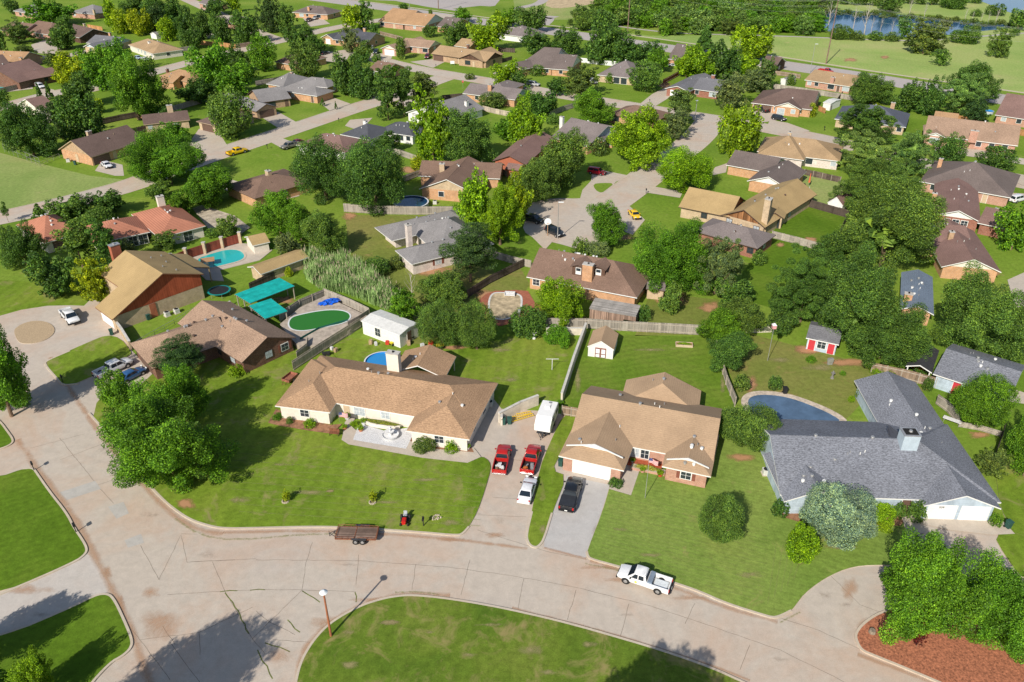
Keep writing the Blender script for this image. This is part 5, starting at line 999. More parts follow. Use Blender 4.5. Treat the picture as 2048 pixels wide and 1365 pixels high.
def rusty():
    p, q = P(580, 757, .6), P(566, 768, .6); yaw = math.atan2(q.y - p.y, q.x - p.x); rt = empty('utility_trailer', Vector((p.x, p.y, .13)), yaw, label='small rusty utility trailer by the board fence beside the white house', cat='trailer')
    m = MB(); m.box((0, 0, .5), (2.2, 1.4, .08)); m.box((0, .7, .7), (2.2, .05, .4)); m.box((0, -.7, .7), (2.2, .05, .4)); m.box((-1.1, 0, .7), (.05, 1.4, .4)); m.box((1.1, 0, .7), (.05, 1.4, .4)); m.build('box', M('rust_red', (.28, .11, .07), .8, .3, 4), rt)
    for sy in (-1, 1): m = MB(); m.cyl((0, sy * .78, .3), (0, sy * .95, .3), .3, .3, 14); m.build('wheel', TYRE, rt)
    m = MB(); m.tube([(1.1, .4, .5), (1.9, 0, .45)], .04); m.tube([(1.1, -.4, .5), (1.9, 0, .45)], .04); m.build('hitch', RUST, rt)
rusty()
def camper():
    p, q = P(1093, 836, 1.4), P(1080, 868, 1.4); yaw = math.atan2(q.y - p.y, q.x - p.x); rt = empty('travel_trailer', Vector((p.x, p.y, .02)), yaw, label='white travel trailer parked above the red pickups', cat='travel trailer')
    w, L = 1.12, 2.6; m = MB(); prof = [(-L, .55), (-L, 2.45), (-L + .25, 2.65), (L - 1.2, 2.65), (L, 1.75), (L, .9), (L - .4, .55)]
    m.loft([[(x, -w, z) for x, z in prof], [(x, w, z) for x, z in prof]]); m.build('body', M('trailer_white', (.76, .76, .75), .35, .03), rt, bevel=.05)
    m = MB(); m.box((-.9, 0, 2.78), (.9, .75, .26), taper=.8); m.build('air_conditioner', M('trailer_white', (.7, .7, .7)), rt, bevel=.04); m = MB(); m.box((-1.9, .1, 2.70), (.4, .4, .1)); m.build('roof_hatch', METAL, rt)
    for sy in (-1, 1):
        for x in (-1.5, .6): m = MB(); m.box((x, sy * (w + .01), 1.75), (.9, .04, .5)); m.build('window', GL, rt)
        m = MB(); m.cyl((-.3, sy * (w - .2), .36), (-.3, sy * (w + .02), .36), .36, .36, 16); m.build('wheel', TYRE, rt)
    m = MB(); m.box((0, 0, .5), (2 * L, 1.6, .1)); m.tube([(L - .1, .6, .5), (L + .95, 0, .5)], .05); m.tube([(L - .1, -.6, .5), (L + .95, 0, .5)], .05); m.cyl((L + .9, 0, .05), (L + .9, 0, .75), .04); m.cyl((L + .45, .2, .55), (L + .45, .2, 1.0), .16, .14, 10); m.build('hitch', STEEL, rt)
camper()
def mower():
    p = P(810, 1041, .3); rt = empty('riding_mower', Vector((p.x, p.y, GZ + .01)), R(-92), label='red riding mower with grey seat on the front lawn', cat='riding mower')
    m = MB(); m.box((.55, 0, .62), (.8, .5, .4)); m.box((.95, 0, .5), (.1, .46, .3)); m.build('hood', M('mower_red', (.5, .02, .015), .35, .1), rt, bevel=.06)
    m = MB(); m.box((-.1, 0, .4), (1.5, .5, .14)); m.box((.05, 0, .28), (.7, 1.05, .14)); m.build('deck', BLK, rt, bevel=.03); m = MB(); m.box((-.45, 0, .68), (.42, .48, .14)); m.box((-.68, 0, .9), (.1, .46, .4)); m.build('seat', M('seat_grey', (.42, .45, .48), .6, .1), rt, bevel=.04)
    m = MB(); m.cyl((.15, 0, .6), (-.02, 0, .98), .025); m.cyl((-.03, 0, .98), (-.05, 0, 1.0), .18, .18, 14); m.build('steering_wheel', BLK, rt)
    for x, r_, ww in ((.75, .2, .16), (-.5, .29, .24)):
        for sy in (-1, 1): m = MB(); m.cyl((x, sy * .36, r_), (x, sy * (.36 + ww), r_), r_, r_, 14); m.build('wheel', TYRE, rt)
mower()
# ---------------------------------------------------------------- fences and walls
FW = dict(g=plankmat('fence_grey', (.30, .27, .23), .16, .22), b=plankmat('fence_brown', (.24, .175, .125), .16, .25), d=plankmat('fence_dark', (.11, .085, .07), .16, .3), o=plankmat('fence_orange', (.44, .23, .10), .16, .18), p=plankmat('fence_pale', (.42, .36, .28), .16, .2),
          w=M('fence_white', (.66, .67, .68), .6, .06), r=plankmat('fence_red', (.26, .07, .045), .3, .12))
POST = M('fence_post', (.40, .35, .29), .9, .15)
def fence(s, mat, label, h=1.8, posts=True, z0=0, rails=True, name='board_fence', cat='fence', th=.05):
    pts = [Vector(q) for q in gp(px(s), z0)]; o = Vector((pts[0].x, pts[0].y, 0)); rt = empty(name, Vector((o.x, o.y, z0)), 0, label=label, cat=cat); m = MB(); pr = MB(); n = 0; PL = []; rr = random.Random(int(o.x * 10))
    for a, b in zip(pts, pts[1:]):
        a2, b2 = a - o.xy, b - o.xy; d = b2 - a2; ln = d.length; an = math.atan2(d.y, d.x); k = max(1, round(ln / 2.4)); t = d / ln; nn = Vector((t.y, -t.x))
        for j in range(k):
            c = a2 + d * ((j + .5) / k); hh_ = h + rr.uniform(-.03, .03); m.box((c.x, c.y, hh_ / 2 + .03), (ln / k - .01, th, hh_), an)
            PL.append(a2 + d * (j / k) + nn * (th / 2 + .05))
        PL.append(b2 + nn * (th / 2 + .05))
        if rails:
            for z in (.35, h - .3): c = a2 + d / 2 + nn * (th / 2 + .035); pr.box((c.x, c.y, z), (ln, .05, .1), an)
    m.build('board_panel', FW[mat] if isinstance(mat, str) else mat, rt)
    if rails and pr.v: pr.build('rail', POST if mat not in ('d', 'o', 'w') else FW[mat], rt)
    if posts:
        for q in PL[:99]: pm_ = MB(); pm_.box((q.x, q.y, h / 2 + .06), (.1, .1, h + .1)); pm_.build('post', POST, rt)
    return rt
fence("1092,656 1170,657 1240,662 1320,666 1410,671", 'g', 'long grey board fence behind the back lawn of the sand roofed house', 1.9)
fence("1432,699 1440,730 1452,770 1470,814", 'g', 'leaning grey board fence beside the covered pool lawn', 1.7)
fence("587,743 640,708 722,656", 'p', 'pale board fence between white house lawn and brown brick house', 1.9, False)
fence("595,722 616,706 618,692", 'p', 'short pale gate fence at the brown brick house corner', 1.8, False)
fence("560,645 600,618 651,596", 'g', 'grey board fence on the far side of the green pool deck', 1.8)
fence("651,596 700,616 740,636", 'g', 'grey board fence between green pool and tall reeds', 1.9)
fence("740,636 722,648 697,662", 'g', 'short grey fence panel at the corner of the green pool deck', 1.7, False)
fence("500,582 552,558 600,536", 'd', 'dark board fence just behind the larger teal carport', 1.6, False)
fence("688,424 760,429 830,430 908,430", 'g', 'weathered grey fence below the round dark pool', 2.0, False)
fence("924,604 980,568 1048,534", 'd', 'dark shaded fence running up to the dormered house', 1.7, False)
fence("985,516 1025,528 1062,536", 'g', 'grey fence beside the dormered house side yard', 1.6)
fence("1573,402 1630,418 1697,437", 'd', 'dark board fence below the barn shaped shed', 1.8, False)
fence("1697,437 1686,455 1676,478", 'd', 'short dark fence at the wood gabled house lawn corner', 1.8, False)
fence("1543,476 1590,488 1640,502", 'g', 'grey rail fence below the wood gabled house lawn', 1.6)
fence("1608,350 1680,366", 'd', 'dark rail fence above the pale striped yard', 1.5)
fence("1124,831 1142,834 1164,838", 'b', 'short brown board gate between travel trailer and sand roofed house', 1.7)
fence("1741,746 1800,758 1869,776", 'b', 'brown board fence with pale rails beside the black carport', 1.8)
fence("1871,808 1893,824 1916,850", 'g', 'grey fence pieces under the round tree by the blue garage', 1.7, False)
fence("1916,854 1960,862 2000,874", 'g', 'low grey fence below the round tree', .9, False)
fence("2004,868 1998,890 1988,918", 'd', 'tall dark fence end on at the blue house side yard', 1.8, False)
fence("1546,178 1620,188 1706,202", 'g', 'grey fence behind the cream gabled house', 1.7, False)
fence("1661,222 1672,208 1684,192", 'd', 'dark slanting fence beside the white shed wall', 1.6, False)
fence("1540,150 1562,152 1600,158", 'b', 'brown fence around the small far white playhouse', 1.6, False)
fence("1636,222 1650,228", 'o', 'tiny orange fence piece beside the yellow-green bush', 1.6, False)
fence("1972,258 2010,264 2060,276", 'o', 'orange board fence behind the long pink ranch', 1.8, False)
fence("1905,240 1935,248", 'o', 'short orange fence next to the orange-tan shed', 1.8, False)
fence("1325,170 1340,162 1358,152", 'r', 'dark red board fence beside the skylight house', 1.8, False)
fence("1150,124 1200,130 1262,136", 'w', 'white vinyl yard fence behind the hedge fronted brown house', 1.8, False)
fence("1200,180 1250,190 1310,206", 'g', 'grey fence behind the long dark brown hip house', 1.6, False) if False else None
fence("1100,232 1130,222 1150,216", 'g', 'grey fence between round trees behind the blue dormered house', 1.7, False)
fence("345,224 400,208 450,196", 'g', 'grey board fence above the brown L-shaped house', 1.8, False)
fence("400,90 440,94 472,97", 'o', 'orange board fence in the far left trees', 1.8, False)
fence("472,97 514,91", 'b', 'brown board fence joining the far orange fence', 1.8, False)
fence("176,57 206,62", 'o', 'orange fence beside the far pink hip roofed house', 1.8, False)
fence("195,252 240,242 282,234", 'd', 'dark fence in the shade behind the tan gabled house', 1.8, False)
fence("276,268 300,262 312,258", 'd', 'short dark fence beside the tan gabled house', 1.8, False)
fence("0,188 48,176", 'g', 'grey fence in front of the blue edge pool', 1.7, False)
fence("345,106 388,100", 'g', 'grey fence beside the tan hip roofed far house', 1.7, False)
fence("430,92 480,84 514,78", 'd', 'dark fence under the far dark tree row', 1.6, False) if False else None
fence("768,304 800,312 834,324", 'g', 'pale grey fence beside the charcoal roofed white house', 1.7, False)
fence("806,366 832,356 850,350", 'g', 'grey fence left of the brown house with round pool', 1.7, False)
fence("966,222 990,228 1020,234", 'p', 'pale rail fence right of the grey roofed white house', 1.6)
fence("884,200 926,196", 'd', 'dark iron fence left of the brick chimneyed house', 1.5, False)
fence("760,70 806,82", 'b', 'brown fence behind the pink-tan house', 1.7, False)
fence("512,172 548,166 578,158", 'g', 'grey fence left of the wide grey brick house', 1.7, False)
fence("962,102 1000,104 1030,106", 'd', 'dark fence behind the tan centre gabled ranch', 1.7, False)
fence("988,130 1024,120", 'd', 'black iron fence right of the tan ranch', 1.4, False)
fence("1005,350 1022,358 1030,364", 'g', 'short pale rail fence beside the rust red gabled house', 1.5)
WCON = M('wall_cream', (.60, .54, .45), .85, .12, 1); CAPC = M('wall_cap', (.52, .50, .46), .85, .1)
def wall(s, label, h=1.7, th=.28, mat=None, name='garden_wall', z0=0):
    pts = [Vector(q) for q in gp(px(s), z0)]; o = pts[0]; rt = empty(name, Vector((o.x, o.y, z0)), 0, label=label, cat='wall'); m = MB(); c_ = MB()
    for a, b in zip(pts, pts[1:]):
        d = b - a; c = (a + b) / 2 - o; an = math.atan2(d.y, d.x); m.box((c.x, c.y, h / 2), (d.length, th, h), an); c_.box((c.x, c.y, h + .04), (d.length + .04, th + .1, .1), an)
    m.build('wall', mat or WCON, rt); c_.build('coping', CAPC, rt); return rt
wall("1171,664 1148,728 1123,806", 'long cream masonry wall between the two back lawns')
wall("1092,670 1169,670", 'cream masonry wall at the top of the clothesline lawn', 1.3)
wall("1076,810 1040,824 998,846", 'cream masonry wall behind the green bins and yellow ladders', 1.7)
wall("1003,842 1003,852", 'short cream wall end beside the white house side door', 1.4)
wall("1490,666 1545,664", 'white wall in the shade under the dark spreading trees', 1.4)
wall("232,654 246,672 263,700", 'tan sloping wall end beside the dark green bin', 1.6, .3, WALL['bei'])
wall("422,612 445,620 462,612", 'low brick wall beside the trampoline', .9, .25, WALL['tan'])
def redfence():
    s = [(345, 532), (374, 520), (411, 508), (446, 497), (482, 487)]; o = P(*s[0]); rt = empty('panel_fence', o, 0, label='rust red panel fence with five brick pillars beside the swimming pool', cat='fence')
    for i, q in enumerate(s):
        p = P(*q) - o; m = MB(); m.box((p.x, p.y, 1.25), (.6, .6, 2.5)); a = m.build('pillar', WALL['bei'], rt); m = MB(); m.box((p.x, p.y, 2.55), (.72, .72, .1)); m.build('pillar_cap', CAPM, a)
        if i: r_ = P(*s[i - 1]) - o; d = p - r_; c = (p + r_) / 2; m = MB(); m.box((c.x, c.y, 1.15), (d.length - .6, .08, 1.9), math.atan2(d.y, d.x)); m.build('panel', FW['r'], rt)
redfence()
def pipefence(s, label, h=1.1, z0=0, r=.03, rails=2, name='pipe_fence', step=2.5, mesh=False):
    pts = [P(x, y, 0) for x, y in px(s)]; o = pts[0]; rt = empty(name, o, 0, label=label, cat='fence'); m = MB()
    for a, b in zip(pts, pts[1:]):
        a2, b2 = a - o, b - o
        for k in range(rails): z = h * (k + 1) / rails; m.cyl(a2 + Vector((0, 0, z)), b2 + Vector((0, 0, z)), r, r, 6)
        n = max(1, round((b2 - a2).length / step))
        for k in range(n + 1):
            q = a2.lerp(b2, k / n); pm_ = MB(); pm_.cyl(q, q + Vector((0, 0, h)), r * 1.3, r * 1.3, 6); pm_.build('post', METAL, rt)
        if mesh:
            for k in range(int((b2 - a2).length / .5)): q = a2.lerp(b2, k * .5 / (b2 - a2).length); m.cyl(q, q + Vector((0, 0, h)), .008, .008, 3)
    m.build('rail', METAL, rt)
pipefence("262,700 310,672 350,650 396,622", 'grey pipe railing between the red gabled house and the brick house', 1.0)
pipefence("10,305 46,318 82,334", 'chain link backstop fence at the pale ball field', 2.4, mesh=True)
pipefence("82,334 96,326 120,316", 'chain link fence side beside the tan gabled house', 1.2, mesh=True)
# ---------------------------------------------------------------- pools
def roundpool(c, rad, h, col, label, wallm, squash=1.0, rim=None):
    p = P(*c, h); rt = empty('swimming_pool', Vector((p.x, p.y, 0)), 0, label=label, cat='pool'); n = 40; m = MB(); w_ = MB(); r_ = MB()
    for k in range(n):
        a, b = 2 * math.pi * k / n, 2 * math.pi * (k + 1) / n; q = lambda t, f=1.0: (rad * f * math.cos(t), rad * f * squash * math.sin(t))
        w_.face([(*q(a), 0), (*q(b), 0), (*q(b), h), (*q(a), h)]); w_.face([(*q(b, .97), h - .5), (*q(a, .97), h - .5), (*q(a, .97), h), (*q(b, .97), h)], 1); r_.face([(*q(a, 1.03), h + .02), (*q(b, 1.03), h + .02), (*q(b, .95), h + .02), (*q(a, .95), h + .02)])
    m.face([(rad * .97 * math.cos(2 * math.pi * k / n), rad * squash * .97 * math.sin(2 * math.pi * k / n), h - .22) for k in range(n)])
    m.build('water', col, rt); w_.build('pool_wall', [wallm, col], rt); r_.build('rim', rim or M('pool_rim', (.62, .64, .66), .5, .05), rt); return rt
WB = glass('pool_blue', (.03, .25, .58), .12); WTQ = glass('pool_turquoise', (.02, .42, .42), .12); WG = glass('pool_green', (.025, .16, .006), .18); WD = glass('pool_dark', (.01, .05, .12), .1)
roundpool((764, 722), 2.75, 1.2, WB, 'round blue above-ground pool behind the cream chimney', M('pool_wall_pale', (.45, .5, .55), .5, .05))
roundpool((822, 404), 4.0, 1.2, WD, 'dark round above-ground pool half shaded by the big twin tree', M('pool_wall_grey', (.35, .38, .42), .5, .05))
roundpool((1977, 222), 1.6, .8, WB, 'tiny blue wading pool beside the red-brown edge house', M('pool_wall_pale', (.45, .5, .55)))
def polypool(s, z, water, deck, label, sdeck, name='swimming_pool', rimm=None, rimw=.45):
    g = chaikin(gp(px(s), z), 2); c = Vector(g[0]); rt = empty(name, Vector((c.x, c.y, 0)), 0, label=label, cat='pool'); L = lambda pts: [(a - c.x, b - c.y) for a, b in pts]
    if sdeck: d = MB(); d.slab(L(gp(px(sdeck), z)), 0, z - .02); d.build('deck', deck, rt)
    w_ = MB(); w_.slab(L(g), None, z); w_.build('water', water, rt); a = L(g); ar = sum(p[0] * q[1] - q[0] * p[1] for p, q in zip(a, a[1:] + a[:1])); o = offset(a, -rimw if ar > 0 else rimw, True); r_ = MB()
    for i in range(len(a)): j = (i + 1) % len(a); r_.face([(*a[i], z + .03), (*a[j], z + .03), (*o[j], z + .03), (*o[i], z + .03)]); r_.face([(*a[i], z - .01), (*a[j], z - .01), (*a[j], z + .03), (*a[i], z + .03)])
    r_.build('coping', rimm or KERB, rt); return rt
polypool("388,520 428,506 458,499 480,501 490,511 484,521 440,532 412,538", .12, WTQ, CD, 'turquoise in-ground pool with pale deck behind the red gabled house', "352,522 470,486 505,488 545,500 520,520 440,540 448,562 412,560 400,548 360,540")
polypool("1494,800 1510,790 1545,790 1585,797 1640,818 1668,832 1686,845 1600,860 1520,850 1500,820", .14, M('pool_cover_navy', (.08, .135, .22), .6, .16, .35), CD, 'pool covered in dark navy sheet behind the blue-grey house', None, rimm=M('stone_coping', (.5, .42, .34), .9, .2), rimw=1.0)
polypool("984,588 1000,586 1020,588 1040,590 1042,604 1038,626 1010,640 985,636 978,612", .10, M('empty_pool_floor', (.42, .34, .22), .9, .3, .8), BRKP, 'empty in-ground pool with red brick surround', "958,600 972,588 990,582 1030,580 1056,582 1070,606 1090,612 1085,620 1060,624 1046,640 1000,652 976,646 970,628", rimm=M('pool_wall_white', (.6, .6, .58), .6, .1), rimw=.35)
DK = M('pool_deck_boards', (.40, .34, .28), .9, .2, 1)
polypool("577,650 582,636 600,630 640,622 672,620 694,624 702,634 690,646 650,654 610,662 585,660", 1.0, WG, DK, 'green above-ground pool in a raised timber deck', "560,648 600,615 650,592 735,632 700,660 640,690 600,695 580,675", rimm=M('pool_rim', (.62, .64, .66)), rimw=.25)
polypool("-10,176 8,163 16,166 10,176 -5,184", .12, WTQ, CD, 'small blue pool at the left edge beside the dark brown houses', "-20,190 -10,160 20,160 28,176 10,186")
# ---------------------------------------------------------------- teal carports
TEAL = plankmat('teal_sheeting', (.01, .36, .33), .35, .06, 'x', .75)
def carport(A, B, C, label, ze=2.5):
    a, b, c = P(*A, ze), P(*B, ze), P(*C, ze); e = (b - a).normalized(); n = Vector((-e.y, e.x, 0)); d = (c - a).dot(n); wd = (b - a).length; yaw = math.atan2(e.y, e.x); rt = empty('carport', Vector((a.x, a.y, 0)), yaw, label=label, cat='carport')
    m = MB(); m.box((wd / 2, d / 2, ze), (wd, d, .06)); m.build('roof', TEAL, rt); m = MB()
    for k in range(int(wd / .6) + 1): m.box((min(wd, k * .6), d / 2, ze - .12), (.06, d + .3, .14))
    m.build('rafters', POST, rt)
    for x in (.2, wd / 2, wd - .2):
        for y in (.2, d - .2): m = MB(); m.box((x, y, ze / 2 - .1), (.14, .14, ze - .2)); m.build('post', POST, rt)
carport((498, 612), (530, 638), (548, 602), 'smaller teal sheeted carport next to the brown brick house', 2.5)
carport((470, 589), (500, 607), (588, 572), 'larger teal sheeted carport behind the brown brick house', 2.7)
# ---------------------------------------------------------------- small things
def prop(name, px_, py_, label, cat, rz=0, z=0, group=None): p = P(px_, py_, z); return empty(name, p, rz, label=label, cat=cat, group=group)
def lamp(px_, py_, h, label, pm, head='round', z=0):
    rt = prop('street_lamp', px_, py_, label, 'street lamp', 0, z); m = MB(); m.cyl((0, 0, 0), (0, 0, h), .13 if h < 8 else .1, .09 if h < 8 else .06, 10); m.build('pole', pm, rt); m = MB()
    if head == 'round': m.cyl((0, .0, h), (0, .0, h + .1), .16, .42, 16); m.cyl((0, 0, h + .1), (0, 0, h + .34), .42, .12, 16)
    else: m.box((.5, 0, h), (1.1, .22, .14)); 
    m.build('lamp_head', M('lamp_white', (.72, .76, .78), .4, .05), rt); return rt
lamp(662, 1272, 6.3, 'street lamp with rust brown pole and round white head on the island lawn', M('pole_rust', (.33, .12, .06), .7, .15), z=GZ)
lamp(1115, 478, 8.2, 'grey steel street lamp standing in the cul-de-sac', METAL, 'arm'); lamp(1389, 245, 6.5, 'thin grey street lamp beside the olive pine', METAL)
lamp(1620, 146, 10.5, 'tall pale street lamp beside the highway red truck', METAL, 'arm'); lamp(820, 28, 11, 'tall thin lamp pole at the far highway', METAL, 'arm')
WPOLE = M('utility_pole_wood', (.20, .13, .10), .9, .2)
PT = {}
def upole(px_, py_, h, label, two=False):
    rt = prop('utility_pole', px_, py_, label, 'utility pole'); m = MB(); m.cyl((0, 0, 0), (0, 0, h), .26, .16, 10); m.build('pole', WPOLE, rt)
    for z in (h - .6, h - 2.6): m = MB(); m.box((0, 0, z), (.14, 4.2, .16), R(-20)); m.build('crossarm', WPOLE, rt)
    for k in range(3): m = MB(); m.cyl((.4 * (k - 1), 1.8 * (k - 1), h - .5), (.4 * (k - 1), 1.8 * (k - 1), h - .2), .08, .08, 6); m.build('insulator', METAL, rt)
    PT[px_] = rt.location + Vector((0, 0, h))
upole(1652, 128, 24, 'wooden utility pole standing behind the highway street lamp'); upole(1255, 66, 24, 'wooden utility pole at the edge of the dense wood'); upole(877, 19, 22, 'dark utility pole in front of the parking lot')
a, b, c = PT[877], PT[1255], PT[1652]; d_ = c + (c - b) * 1.0; z_ = a + (a - b)
WIRE = M('wire_aluminium', (.26, .28, .26), .5, .05); 
for i, (off, zo) in enumerate(((-1.8, -.3), (0, -.3), (1.8, -.3), (-1.6, -2.4), (1.6, -2.4), (0, -4.5))):
    m = MB()
    for s_, e_ in ((z_, a), (a, b), (b, c), (c, d_)):
        s2, e2 = s_ + Vector((off * .3, off, zo)), e_ + Vector((off * .3, off, zo)); pts = [s2.lerp(e2, t / 12) - Vector((0, 0, 3.2 * 4 * (t / 12) * (1 - t / 12))) for t in range(13)]; m.tube(pts, .022, 4)
    o = m.build('power_line', WIRE); tag(o, 'thin overhead power line strung between the wooden utility poles', 'power line', 'power lines over the park')
BINM = M('bin_green', (.03, .085, .07), .6, .15)
def bin_(x, y, label, rz=0, z=0, mat=BINM):
    rt = prop('trash_bin', x, y, label, 'bin', rz, z); m = MB(); m.box((0, 0, .52), (.5, .55, .95), taper=1.18); m.build('body', mat, rt, bevel=.03); m = MB(); m.box((0, 0, 1.04), (.66, .72, .1)); m.box((0, .36, 1.0), (.5, .08, .08)); m.build('lid', mat, rt, bevel=.02)
    for s_ in (-1, 1): m = MB(); m.cyl((s_ * .28, .25, .12), (s_ * .34, .25, .12), .12, .12, 10); m.build('wheel', TYRE, rt)
bin_(1007, 849, 'green wheeled bin left of its twin by the cream wall', 0, .02); bin_(1019, 848, 'green wheeled bin right of its twin by the cream wall', 0, .02); bin_(1121, 932, 'green wheeled bin at the sand roofed house garage corner', R(-15), .02)
bin_(2015, 1056, 'dark green wheeled bin beside the blue-grey house drive', R(20), .14); bin_(224, 670, 'dark green bin beside the tan sloping wall', R(30), .02); bin_(297, 640, 'small dark bin against the red gabled house wall', R(47), .02)
bin_(151, 330, 'dark bin beside the tan gabled house wall', 0, .02); bin_(1569, 787, 'black planter bin at the edge of the covered pool', 0, .2, BLK)
def acu(x, y, label, rz=0, z=0):
    rt = prop('air_conditioner', x, y, label, 'condenser', rz, z); m = MB(); m.box((0, 0, .42), (.85, .85, .78)); m.build('casing', M('condenser_white', (.55, .55, .52), .6, .1), rt, bevel=.04); m = MB(); m.cyl((0, 0, .8), (0, 0, .84), .36, .36, 16); m.build('fan_grille', BLK, rt); m = MB(); m.box((0, 0, .02), (1.05, 1.05, .06)); m.build('pad', KERB, rt)
acu(335, 632, 'white condenser unit farther from the corner of the red gabled house', R(47)); acu(354, 626, 'white condenser unit nearer the pool side of the red gabled house', R(47))
acu(1531, 948, 'white condenser inside the small screen at the blue-grey house', 0, GZ); acu(870, 408, 'grey condenser against the orange brick wall', 0); acu(980, 812, 'grey condenser beside the white house side wall', R(-12)); acu(137, 324, 'condenser at the tan gabled house side wall', R(20))
def mailbox(x, y, label, z=GZ, rz=0):
    rt = prop('mailbox', x, y, label, 'mailbox', rz, z); m = MB(); m.box((0, 0, .5), (.1, .1, 1.0)); m.build('post', BLK, rt); m = MB(); m.box((0, -.05, 1.12), (.24, .55, .24)); m.cyl((0, -.32, 1.22), (0, .22, 1.22), .12, .12, 10); m.build('box', BLK, rt)
mailbox(847, 1052, 'black mailbox on the lawn beside the riding mower'); mailbox(68, 940, 'black mailbox at the corner of the middle left lawn', rz=R(40)); mailbox(152, 1064, 'black mailbox halfway along the middle left lawn', rz=R(40)); mailbox(126, 765, 'dark mailbox by the small lawn below the brick house', rz=R(40))
mailbox(402, 303, 'mailbox beside the drive of the brown L-shaped house', 0); mailbox(678, 245, 'dark mailbox beside the charcoal roofed white house lawn', 0); mailbox(535, 298, 'mailbox at the street behind the yellow pickup', 0); mailbox(1292, 388, 'mailbox at the cul-de-sac lawn corner', 0); mailbox(1648, 262, 'black mailbox on the slate blue house lawn', 0); mailbox(1299, 207, 'mailbox beside the skylight house lawn', 0); mailbox(872, 136, 'mailbox before the tan ranch drive', 0)
def pole(x, y, h, label, z=GZ):
    rt = prop('flagpole', x, y, label, 'flagpole', 0, z); m = MB(); m.cyl((0, 0, 0), (0, 0, h), .045, .03, 8); m.build('pole', METAL, rt); m = MB(); m.cyl((0, 0, h), (0, 0, h + .1), .06, .03, 8); m.build('finial', METAL, rt)
pole(1290, 996, 5.2, 'bare metal flagpole on the striped lawn')
def flag(x, y, z, label, rz=0):
    rt = prop('flag', x, y, label, 'flag', rz, z); W_, Hh = 1.3, .8
    m = MB(); m.tube([(0, 0, 0), (0, 0, 1.6)], .02); m.build('staff', METAL, rt); fm = MB()
    n = 13
    for i in range(n):
        for j in range(8):
            u0, u1 = j / 8, (j + 1) / 8; wv = lambda u: .12 * math.sin(u * 6); z0, z1 = 1.55 - Hh * (i + 1) / n, 1.55 - Hh * i / n; mi = 2 if (i < 7 and u1 <= .4) else (0 if i % 2 == 0 else 1)
            fm.face([(u0 * W_, wv(u0), z0), (u1 * W_, wv(u1), z0), (u1 * W_, wv(u1), z1), (u0 * W_, wv(u0), z1)], mi)
    c = fm.build('cloth', [M('flag_red', (.5, .02, .03), .7, .05), M('flag_white', (.72, .72, .72), .7, .04), M('flag_blue', (.02, .03, .16), .7, .05)], rt)
    st = MB()
    for i in range(5):
        for j in range(6):
            u, v = (.04 + .4 * j / 6.5) * W_, 1.55 - Hh * (.05 + .48 * i / 5); y = .12 * math.sin(u / W_ * 6) - .006
            for sgn in (-1,): st.face([(u + .022 * math.cos(R(90 + 36 * k)) * (1 if k % 2 == 0 else .42), y, v + .022 * math.sin(R(90 + 36 * k)) * (1 if k % 2 == 0 else .42)) for k in range(10)])
    st.build('stars', M('flag_white'), c)
flag(679, 844, .8, 'striped flag hanging at the white house front corner'); flag(1296, 935, .5, 'striped flag in the porch garden of the sand roofed house', R(-30))
# fountain and garden pieces of the white house
STONE = M('white_stone', (.66, .66, .66), .7, .1, 3)
def lathe(m, prof, n=18, mi=0):
    for (r0, z0), (r1, z1) in zip(prof, prof[1:]):
        for k in range(n):
            a, b = 2 * math.pi * k / n, 2 * math.pi * (k + 1) / n; m.face([(r0 * math.cos(a), r0 * math.sin(a), z0), (r0 * math.cos(b), r0 * math.sin(b), z0), (r1 * math.cos(b), r1 * math.sin(b), z1), (r1 * math.cos(a), r1 * math.sin(a), z1)], mi)
rt = prop('fountain', 781, 874, 'white two tier fountain in the gravel garden', 'fountain', 0, .14); m = MB(); lathe(m, [(0, .02), (1.0, .02), (1.1, .4), (1.2, .5), (1.1, .5), (.95, .3), (0, .28)]); m.build('basin', STONE, rt, smooth=True)
m = MB(); lathe(m, [(.3, .28), (.2, .6), (.25, .8), (.6, 1.05), (.55, 1.05), (.12, .95), (.1, 1.3), (.32, 1.5), (.1, 1.48), (.06, 1.75), (0, 1.85)]); m.build('bowl', STONE, rt, smooth=True)
def planter(x, y, label, col, s=.5, z=.14, flowers=None):
    rt = prop('planter', x, y, label, 'planter', 0, z); m = MB(); lathe(m, [(0, 0), (s * .6, 0), (s * .85, s * .9), (s * .75, s * .9), (s * .7, s * .75), (0, s * .75)], 12); m.build('pot', col, rt, smooth=True)
    o = bpy.data.objects.new('plant', crown_for('s', 'S', 0)); COL.objects.link(o); o.parent = rt; o.location = (0, 0, s * 1.2); o.scale = (s, s, s * .7); o.color = (*(flowers or LC['L']), 1)
TC = M('terracotta_pot', (.42, .16, .08), .8, .1)
for a in ((728, 848, 'white pot plant beside the entry walk', STONE), (690, 858, 'terracotta pot beside the dark garden bench', TC, .4), (695, 838, 'white planter under the hanging flag', STONE, .5), (722, 862, 'terracotta pot with bright plant at the walk corner', TC, .45), (935, 898, 'pot plant at the right front corner of the white house', STONE, .45),
          (1265, 925, 'small white pot at the porch edge of the sand roofed house', STONE, .35), (1288, 915, 'hanging basket plant on the porch wall', TC, .35), (1307, 918, 'second porch pot beside the flag', STONE, .35), (1320, 952, 'red and green pot at the porch corner', M('pot_red', (.5, .08, .04), .6, .1), .45), (1285, 944, 'pink round pot in the porch garden', M('pot_pink', (.6, .3, .25), .6, .1), .4), (1925, 790, 'black kettle pot before the red garage door', BLK, .4)):
    planter(*a[:4], s=a[4] if len(a) > 4 else .5)
